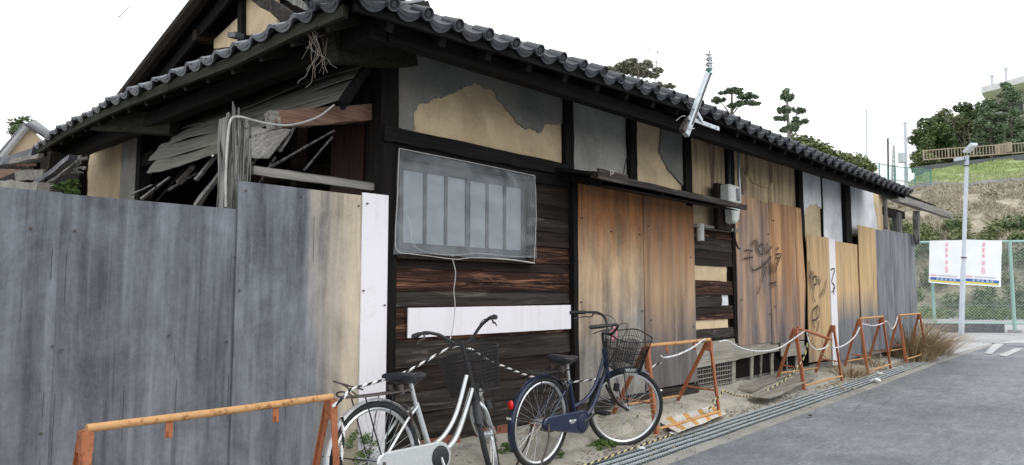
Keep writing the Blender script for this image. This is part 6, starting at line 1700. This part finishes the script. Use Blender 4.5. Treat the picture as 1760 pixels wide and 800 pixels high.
banner(((26.993, 5.117, 3.033), (27.699, 4.216, 2.987)), ((26.914, 5.201, 1.58), (27.613, 4.308, 1.485)), 0, 0, 0, 0, 'white banner with faded red writing and a blue foot band, right of the lamp pole')

# ------------------------------------------------------------------ hillside
def hilltop(s_, t_): return tw(s_, t_)
# strip of concrete across the slope
st_ = MB()
for i in range(14):
    a = tw(67.2, 4.0 - i * 0.62); b = tw(67.2, 4.0 - (i + 1) * 0.62)
    st_.bar((a[0], a[1], a[2] + .12), (b[0], b[1], b[2] + .12), 0.5, 0.36)
solo('slope_kerb', st_, M['concrete_far'], 'pale concrete kerb running across the slope between dry and green grass', 'kerb')
rngg = random.Random(5)
def slope_blades(name, s0, s1, t0, t1, n, h, mat, seed, zmin=None):
    rr = random.Random(seed); m = MB()
    for i in range(n):
        s_, t_ = rr.uniform(s0, s1), rr.uniform(t0, t1); p = Vector(tw(s_, t_)); hh_ = h * rr.uniform(.4, 1.2)
        if nz(s_ * .5, t_ * .5, seed) < -0.25: continue
        a = rr.random() * 6.28; w = hh_ * 0.30
        q = Vector((math.cos(a) * w, math.sin(a) * w, 0)); tip = p + Vector((rr.uniform(-.5, .5) * hh_, rr.uniform(-.5, .5) * hh_, hh_))
        m.add([p - q, p + q, tip + q * .25, tip - q * .25], [(0, 1, 2, 3)])
    me = bpy.data.meshes.new(name); me.from_pydata([tuple(v) for v in m.v], [], m.f); me.materials.append(M[mat]); me.update()
    o = bpy.data.objects.new(name, me); COL.objects.link(o); return tag(o, None, None, None, 'stuff')
def stuff(o, label, cat): o['label'] = label; o['category'] = cat; return o
stuff(slope_blades('dry_grass', 50, 67, -16, 8, 36000, 0.20, 'tanblade', 3), 'rough dry tan grass covering the lower slope', 'grass')
stuff(slope_blades('green_grass', 67.7, 78.5, -16, 6, 26000, 0.14, 'grassblade', 4), 'short green grass on the upper slope below the retaining wall', 'grass')
def shrubs(name, s0, s1, t0, t1, k, r, n, mat, label, seed, lsz=.10):
    rr = random.Random(seed); cs = []
    for i in range(k):
        s_, t_ = rr.uniform(s0, s1), rr.uniform(t0, t1); p = tw(s_, t_); q = r * rr.uniform(.5, 1.4)
        cs.append((p[0], p[1], p[2] + q * .5, q, q, q * .8))
    o = leafthing(name, leafmesh(cs, n, lsz, seed=seed), mat, label, 'shrubs'); o['kind'] = 'stuff'; return o
shrubs('shrubbery', 46.5, 55.5, -14, 10, 95, 0.7, 32000, 'leaf_bush', 'band of mixed dark and yellowish shrubs at the foot of the slope behind the fence', 21)
shrubs('undergrowth', 46, 56, -14, 10, 70, 0.7, 20000, 'leaf_dark', 'dark evergreen undergrowth among the shrubs behind the fence', 22)
shrubs('green_weeds', 41, 46, -12, 8, 90, 0.42, 16000, 'leaf_weed', 'bright green weeds on the lot behind the chain link fence', 23, .07)
shrubs('dry_scrub', 50, 66, -14, 8, 45, 0.35, 6000, 'tanblade', 'dry tan scrub scattered over the slope', 24, .10)
# retaining wall and railing
W0, W1 = Vector((73.853, 17.692, 13.18)), Vector((79.512, 8.723, 14.046))
wl = solo('retaining_wall', MB().add([(W0.x, W0.y, W0.z - 1.2), (W1.x, W1.y, W1.z - 1.2), (W1.x, W1.y, W1.z), (W0.x, W0.y, W0.z - .1), (W0.x + 1.5, W0.y, W0.z - 1.2), (W1.x + 1.5, W1.y, W1.z - 1.2), (W1.x + 1.5, W1.y, W1.z), (W0.x + 1.5, W0.y, W0.z - .1)], [(0, 1, 2, 3), (3, 2, 6, 7), (4, 7, 6, 5), (0, 3, 7, 4), (1, 5, 6, 2)]), M['retaining'], 'dark stained retaining wall above the green slope', 'wall')
rl = thing('railing', tuple(Vector((74.237, 16.989, 13.637))), 'beige vertical bar railing along the top of the retaining wall', 'railing')
r0, r1 = Vector((74.35, 17.015, 13.656)), Vector((79.514, 8.721, 14.1)); 
for dz in (0.06, 0.92):
    part('handrail' if dz > .5 else 'bottom_rail', MB().bar(r0 + Vector((0, 0, dz)), r1 + Vector((0, 0, dz)), 0.07, 0.09), M['rail_beige'], rl)
nb_ = 38; lenr = (r1 - r0).length
bme = MB().box(-.03, .03, -.03, .03, 0.1, 0.88).mesh('bar', M['rail_beige'])
bpm = MB().box(-.06, .06, -.06, .06, 0, 1.0).mesh('rail_post', M['rail_beige'])
for i in range(nb_):
    p = r0.lerp(r1, i / (nb_ - 1))
    inst('bar' if i % 8 else 'rail_post', bme if i % 8 else bpm, rl, Matrix.Translation(p))
q0 = Vector((78.04, 11.172, 14.22)); part('notice_board', MB().bar(q0 + Vector((0.5, .9, 0.35)), q0 + Vector((-.3, -.5, 0.35)), 0.06, 0.9), M['rail_beige'], rl)

# ------------------------------------------------------------------ trees
def branchy(m, p, d, L, r, depth, rr, spread=.6, k=5, ends=None, upw=.05):
    pts = [p.copy()]; rs = [r]
    for j in range(k):
        d = (d + Vector((rr.uniform(-.18, .18), rr.uniform(-.18, .18), rr.uniform(-.1, .1) + upw))).normalized(); p = p + d * L / k; pts.append(p.copy()); rs.append(r * (1 - .6 * (j + 1) / k))
    m.tube(pts, rs, 5 if depth else 4)
    if ends is not None and depth <= 1: ends.append(p.copy())
    if depth > 0:
        for i in range(3 if depth > 1 else 4):
            q = pts[rr.randint(2, k)]; a = rr.random() * 6.28
            nd = (d + Vector((math.cos(a), math.sin(a), rr.uniform(-.2, .5))) * spread).normalized()
            branchy(m, q.copy(), nd, L * rr.uniform(.5, .75), r * .45, depth - 1, rr, spread, k, ends, upw)
def tree(name, base, h, label, mat, n, lsz, seed, trunk='trunk', spread=.7, shape='ends', cl=.8, pads=None, cat='tree', tr=.12, group=None, narrow=.5, depth=2):
    rr = random.Random(seed); t = thing(name, tuple(base), label, cat, group)
    m = MB(); ends = []
    b = Vector(base)
    if pads is None:
        branchy(m, b, Vector((0, 0, 1)), h * .6, tr, depth, rr, spread, 5, ends)
        cs = [(e.x, e.y, e.z, cl * rr.uniform(.6, 1.2), cl * rr.uniform(.6, 1.2), cl * .6) for e in ends]
    else:
        top = max(p[2] for p in pads)
        tp = [b, b + (Vector(pads[0][:3]) - b) * .5 + Vector((rr.uniform(-.1, .1), rr.uniform(-.1, .1), 0)), Vector(pads[0][:3])]
        m.tube(curve(tp, 5), [tr * (1 - .6 * i / 10) for i in range(11)], 7)
        cs = []
        for p in pads:
            s_ = b.lerp(Vector(pads[0][:3]), rr.uniform(.45, .8)); s_.z = min(s_.z, p[2] - .1)
            m.tube(curve([s_, s_.lerp(Vector(p[:3]), .5) + Vector((0, 0, .1 * p[3])), Vector(p[:3])], 4), [tr * .35] * 5 + [tr * .22] * 4, 5)
            for i in range(11):
                a = rr.random() * 6.28; q = math.sqrt(rr.random()) * .95
                cs.append((p[0] + math.cos(a) * q * p[3], p[1] + math.sin(a) * q * p[3], p[2] + rr.uniform(-.3, .6) * p[4], p[3] * .24, p[3] * .24, p[4] * .6))
                m.tube([Vector(p[:3]), Vector(cs[-1][:3])], tr * .12, 4)
    part('trunk', m, M[trunk], t, True)
    if n: addpart('crown', leafmesh(cs, n, lsz, narrow=narrow, seed=seed), mat, t)
    return t
def padlist(pts, d, s):   # (point, half width, half height)
    return [(*p, w, h) for p, w, h in pts]
# trees above the roof line
tree('pine_tree', (23.867, 15.477, 7.615), 4, 'flat topped pale pine half dead with bare twigs, behind the roof left of the bracket', 'leaf_pale', 5200, .10, 31, 'trunk_pale', pads=[(*(23.702, 15.653, 10.17), .75, .22), (*(23.305, 16.077, 10.266), .55, .16), (*(24.131, 15.195, 10.075), .6, .20), (*(23.912, 15.429, 10.409), .7, .15), (*(24.253, 15.065, 9.599), .5, .10), (*(24.665, 14.625, 9.504), .35, .09)], narrow=.3)
sp_ = solo('bare_tree', (lambda mm: (branchy(mm, Vector((22.969, 14.973, 8.867)), Vector((0.1, -0.1, 1)), .9, .035, 3, random.Random(8), .8, 4, None, .05), mm)[1])(MB()), M['twig'], 'small bare branching tree in front of the pale pine', 'tree')
tree('pine_tree', (30.175, 14.593, 7.984), 4, 'small cloud pruned pine with separate pads behind the roof right of the bracket', 'leaf_pine', 3600, .10, 33, 'trunk', pads=[(*(30.218, 14.547, 10.408), .62, .12), (*(29.795, 14.998, 10.083), .38, .12), (*(30.65, 14.086, 10.191), .50, .10), (*(30.826, 13.898, 9.92), .38, .08), (*(30.28, 14.481, 9.812), .4, .09), (*(30.537, 14.206, 9.975), .3, .08)], narrow=.3, tr=.10)
tree('pine_tree', (34.983, 13.848, 7.154), 5, 'upright pine with a pale trunk and tufted limbs above the roof', 'leaf_pine', 3300, .12, 34, 'trunk_pale', pads=[(*(34.932, 13.902, 11.026), .28, .30), (*(34.858, 13.981, 10.376), .36, .2), (*(35.272, 13.538, 10.317), .38, .2), (*(34.709, 14.14, 9.934), .3, .18), (*(35.319, 13.488, 9.786), .36, .18), (*(34.955, 13.877, 9.434), .5, .2), (*(34.879, 13.958, 11.352), .18, .12)], narrow=.3, tr=.13)
hedge = thing('hedge', (39.459, 13.457, 7.027), 'long dark clipped hedge sloping down behind the roof to the green net fence', 'hedge')
hc = []
for i in range(40):
    f = i / 39; u_ = 1365 + (1492 - 1365) * f
    a = Vector((36.187, 14.025, 9.183)).lerp(Vector((42.914, 12.693, 8.459)), f); hc.append((a.x + rnd(.2), a.y + rnd(.2), a.z + rnd(.12) + .15 * math.sin(f * 9) - .2, .5, .5, .45)); hc.append((a.x, a.y, a.z - .8, .6, .6, .6))
addpart('foliage', leafmesh(hc, 15000, .10, seed=35), 'leaf_bush', hedge)
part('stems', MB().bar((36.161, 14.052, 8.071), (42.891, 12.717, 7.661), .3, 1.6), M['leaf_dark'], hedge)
# plateau trees to the right
def blobtree(name, c, r, k, cr, n, lsz, label, mat, seed, gz):
    t = thing(name, (c[0], c[1], gz), label, 'tree'); rr = random.Random(seed); m = MB()
    cs = clumps(c, r, k, cr, seed)
    m.tube(curve([(c[0], c[1], gz - .5), (c[0] + .1, c[1], (gz + c[2]) / 2), tuple(c)], 4), [.16] * 5 + [.1] * 4, 7)
    for q in cs[:16]: m.tube([Vector((c[0], c[1], (gz + c[2]) / 2)), (Vector(q[:3]) + Vector((c[0], c[1], c[2] - .3))) / 2, Vector(q[:3])], [.07, .045, .02], 5)
    part('trunk', m, M['trunk'], t, True)
    addpart('crown', leafmesh(cs, n, lsz, seed=seed), mat, t)
    return t
blobtree('evergreen_tree', (80.632, 17.768, 16.036), (2.0, 2.0, 2.9), 46, .75, 10000, .17, 'rounded dark evergreen at the left end of the railing', 'leaf_dark', 51, 13.6)
blobtree('evergreen_tree', (84.317, 16.759, 16.879), (2.4, 2.4, 3.1), 56, .8, 12000, .17, 'broad evergreen behind the railing, left of the bare tree', 'leaf_bush', 52, 13.6)
blobtree('evergreen_tree', (86.997, 15.359, 17.712), (2.5, 2.5, 3.6), 60, .8, 13000, .17, 'tallest dark evergreen behind the middle of the railing', 'leaf_dark', 53, 13.6)
blobtree('evergreen_tree', (86.641, 12.814, 16.364), (4.0, 4.0, 2.3), 60, .8, 14000, .17, 'spreading dark evergreen low behind the lamp head', 'leaf_dark', 54, 13.6)
blobtree('evergreen_tree', (76.792, 17.479, 13.937), (1.3, 1.3, 1.3), 18, .55, 3000, .14, 'small shrubby tree hanging over the end of the retaining wall', 'leaf_bush', 55, 12.5)
for i, (b_, lab) in enumerate([((80.042, 15.472, 13.721), 'leafless grey tree in front of the evergreens, left one'), ((80.701, 14.768, 13.721), 'leafless grey tree in front of the evergreens, right one')]):
    mm = MB(); branchy(mm, Vector(b_), Vector((0, 0.1 - .2 * i, 1)), 3.0, .10, 3, random.Random(60 + i), .75, 5, None, .08)
    solo('bare_tree', mm, M['twig'], lab, 'tree')
def conifer(base, h, w, label, seed, n=6000):
    rr = random.Random(seed); t = thing('pine_tree', tuple(base), label, 'tree'); m = MB(); b = Vector(base)
    m.tube([b, b + Vector((0, 0, h * .6)), b + Vector((.05, 0, h))], [.16, .1, .03], 7); cs = []
    for i in range(15):
        z = h * (.18 + .82 * i / 15); ww = w * (1 - (i / 15) ** 1.3) + .25
        for j in range(4):
            a = rr.random() * 6.28; e = b + Vector((math.cos(a) * ww, math.sin(a) * ww, z + .25)); s_ = b + Vector((0, 0, z))
            m.tube([s_, s_.lerp(e, .5), e], [.04, .03, .015], 4)
            for f in (.45, .75, 1): q = s_.lerp(e, f); cs.append((q.x, q.y, q.z + .08, .36, .36, .26))
    part('trunk', m, M['trunk'], t, True); addpart('crown', leafmesh(cs, n, .15, narrow=.3, seed=seed), 'leaf_pine', t)
conifer((81.203, 12.769, 13.258), 6.6, 1.6, 'blue green pine in front of the far building, the shorter one', 71)
conifer((82.579, 11.3, 13.258), 8.4, 2.0, 'tall blue green pine in front of the far building roof', 72, 7500)

# far building on the hill
bl = thing('far_building', (104.428, 14.301, 18.578), 'grey flat roofed building with a wide white eave at the top right', 'building')
c0, c1 = Vector((99.741, 16.38, 25.952)), Vector((100.257, 9.978, 26.817))
dz = Vector((0, 0, 1)); bk_ = Vector((11, 0.7, 0))
part('roof', MB().add([c0, c1, c1 + bk_, c0 + bk_, c0 - dz * .75, c1 - dz * .75, c1 + bk_ - dz * .75, c0 + bk_ - dz * .75], [(0, 1, 2, 3), (7, 6, 5, 4), (0, 4, 5, 1), (3, 2, 6, 7), (0, 3, 7, 4), (1, 5, 6, 2)]), M['bldg_w'], bl)
w0 = Vector((104.219, 15.988, 24.992)); w1 = Vector((103.894, 10.483, 24.955)); dn = Vector((0, 0, -9))
part('wall', MB().add([w0 + dz * 1.5, w1 + dz * 1.9, w1 + dn, w0 + dn, w0 + bk_ + dz * 1.5, w1 + bk_ + dz * 1.9, w1 + bk_ + dn, w0 + bk_ + dn], [(0, 3, 2, 1), (0, 4, 7, 3), (1, 2, 6, 5), (4, 5, 6, 7)]), M['bldg'], bl)
part('eave_soffit', MB().add([c0 - dz * .76, c1 - dz * .76, w1 + dz * 1.0, w0 + dz * .3], [(0, 1, 2, 3)]), M['bldg_w'], bl)
for f in (.35, .62, .85):
    p = w0.lerp(w1, f) + Vector((-.05, -.03, -.6)); d2 = (w1 - w0).normalized() * 1.1
    wo_ = part('window', MB().add([p, p + d2, p + d2 - dz * 1.5, p - dz * 1.5], [(0, 1, 2, 3)]), M['glass_dark'], bl)
for (u, a, b) in ((0, (100.619, 15.443, 25.24), (100.703, 15.354, 27.379)), (1, (101.791, 14.191, 25.952), (101.883, 14.093, 28.237))):
    part('roof_pipe', MB().tube([a, b], .16, 8).tube([Vector(b) - Vector((0, 0, .1)), Vector(b)], .24, 8), M['pole_grey'], bl)
# green net fence and poles at the hill's left end
nf = thing('net_fence', (51.152, 15.6, 9.137), 'green net fence with thin posts above the end of the hedge', 'fence')
for i, (a, b) in enumerate([((51.117, 15.637, 8.858), (51.152, 15.6, 10.094)), ((53.113, 14.969, 8.894), (53.154, 14.924, 10.278)), ((54.951, 14.469, 8.925), (54.992, 14.425, 10.253)), ((58.17, 13.958, 9.231), (58.209, 13.916, 10.439)), ((61.225, 13.621, 9.537), (61.264, 13.579, 10.702))]):
    part('fence_post', MB().tube([a, b], .045, 6), M['net_green'], nf)
part('top_rail', MB().tube([(51.152, 15.6, 10.094), (53.154, 14.924, 10.278), (54.992, 14.425, 10.253), (58.209, 13.916, 10.439), (61.264, 13.579, 10.702)], .03, 5), M['net_green'], nf)
part('bottom_rail', MB().tube([(51.119, 15.635, 8.938), (53.119, 14.962, 9.097), (54.961, 14.458, 9.257), (58.175, 13.952, 9.403), (61.228, 13.618, 9.626)], .03, 5), M['concrete_far'], nf)
part('net', MB().add([(50.928, 15.839, 8.858), (52.383, 15.163, 8.953), (52.389, 15.157, 10.083), (51.879, 15.409, 10.208), (50.964, 15.801, 10.134)], [(0, 1, 2, 3, 4)]), M['net_green'], nf)
part('net', MB().add([(53.114, 14.967, 8.935), (61.225, 13.621, 9.537), (61.264, 13.579, 10.702), (58.209, 13.916, 10.439), (54.992, 14.425, 10.253), (53.154, 14.924, 10.278)], [(0, 1, 2, 3, 4, 5)]), M['net'], nf)
solo('flag_pole', MB().tube([(59.99, 17.866, 9.286), (60.181, 17.662, 15.928)], .055, 6), M['pole_grey'], 'thin pale pole rising behind the end of the tiled roof', 'pole')
up1 = thing('utility_pole', (60.09, 16.296, 9.143), 'thin dark pole joined to the lattice tower by two crossbars', 'utility pole')
part('pole', MB().tube([(60.09, 16.296, 9.143), (60.187, 16.192, 13.355)], .07, 6), M['wire'], up1)
part('crossbar', MB().bar((60.186, 16.194, 13.309), (62.296, 15.404, 13.668), .06, .06), M['tower'], up1)
part('crossbar', MB().bar((60.175, 16.206, 12.94), (62.217, 15.487, 13.199), .06, .06), M['tower'], up1)
up2 = thing('utility_pole', (64.31, 16.179, 9.572), 'pale utility pole with a transformer can beyond the net fence', 'utility pole')
part('pole', MB().tube([(64.375, 16.109, 9.572), (64.495, 15.981, 15.376)], [.15, .10], 8), M['tower'], up2)
part('crossarm', MB().bar((64.197, 16.299, 15.279), (64.787, 15.669, 15.279), .08, .08), M['tower'], up2)
part('crossarm', MB().bar((64.259, 16.233, 14.111), (64.684, 15.779, 14.111), .08, .08), M['tower'], up2)
part('transformer', MB().lathe([(.001, 0), (.28, .001), (.28, .8), (.001, .801)], (64.191, 16.306, 11.979), 10), M['tower'], up2)
lt = thing('lattice_tower', (87.807, 23.273, 12.718), 'faint pale lattice tower far beyond the net fence', 'tower')
lm = MB(); a = Vector((87.627, 23.465, 12.718)); b = Vector((87.986, 23.081, 12.718)); c = Vector((87.927, 23.145, 18.04)); d = Vector((88.017, 23.049, 18.04))
lm.tube([a, c], .08, 4).tube([b, d], .08, 4)
for i in range(10):
    p, q = a.lerp(c, i / 10), b.lerp(d, i / 10); p2, q2 = a.lerp(c, (i + 1) / 10), b.lerp(d, (i + 1) / 10); lm.tube([p, q2], .05, 4).tube([q, p2], .05, 4).tube([p, q], .05, 4)
part('lattice', lm, M['tower'], lt)
# rooftop aerials and overhead lines
ae = thing('tv_aerial', (22.738, 13.756, 8.696), 'thin television aerial against the sky behind the pale pine', 'aerial')
part('mast', MB().tube([(22.571, 13.935, 8.256), (22.684, 13.814, 10.334)], .014, 5), M['steel_dark'], ae)
part('boom', MB().tube([(22.211, 14.319, 10.468), (22.948, 13.532, 10.112)], .010, 4).tube([(22.177, 14.355, 10.067), (22.767, 13.726, 9.801)], .010, 4), M['steel_dark'], ae)
em = MB()
for f in (0.05, .2, .35, .5, .65, .8, .95):
    p = Vector((22.211, 14.319, 10.468)).lerp(Vector((22.948, 13.532, 10.112)), f); em.tube([p + Vector((.18, .16, .05)), p - Vector((.18, .16, .05))], .006, 4)
    p = Vector((22.177, 14.355, 10.067)).lerp(Vector((22.767, 13.726, 9.801)), f); em.tube([p + Vector((.14, .12, .04)), p - Vector((.14, .12, .04))], .006, 4)
part('elements', em, M['steel_dark'], ae)
ae2 = thing('tv_aerial', (10.451, 32.73, 12.396), 'tiny television aerial floating in the sky at upper left', 'aerial')
part('mast', MB().tube([(10.454, 32.727, 9.077), (10.352, 32.835, 13.326)], .008, 4), M['ink_grey'], ae2)
part('elements', MB().tube([(10.289, 32.903, 13.171), (10.583, 32.588, 13.637)], .014, 4).tube([(10.315, 32.875, 13.43), (10.457, 32.723, 13.274)], .012, 4).tube([(10.451, 32.73, 13.482), (10.593, 32.578, 13.326)], .012, 4).tube([(10.27, 32.923, 13.222), (10.393, 32.791, 13.119)], .02, 4), M['steel_dark'], ae2)
solo('overhead_cable', MB().tube(curve([(27.817, 28.815, 19.214), (31.138, 28.194, 18.798), (34.886, 27.118, 18.416)], 5), .009, 4), M['ink_grey'], 'faint overhead cable crossing the sky above the eaves, upper one', 'cable')
solo('overhead_cable', MB().tube(curve([(28.507, 28.078, 19.214), (31.861, 27.422, 18.871), (36.143, 25.776, 18.189)], 5), .009, 4), M['ink_grey'], 'faint overhead cable crossing the sky above the eaves, lower one', 'cable')
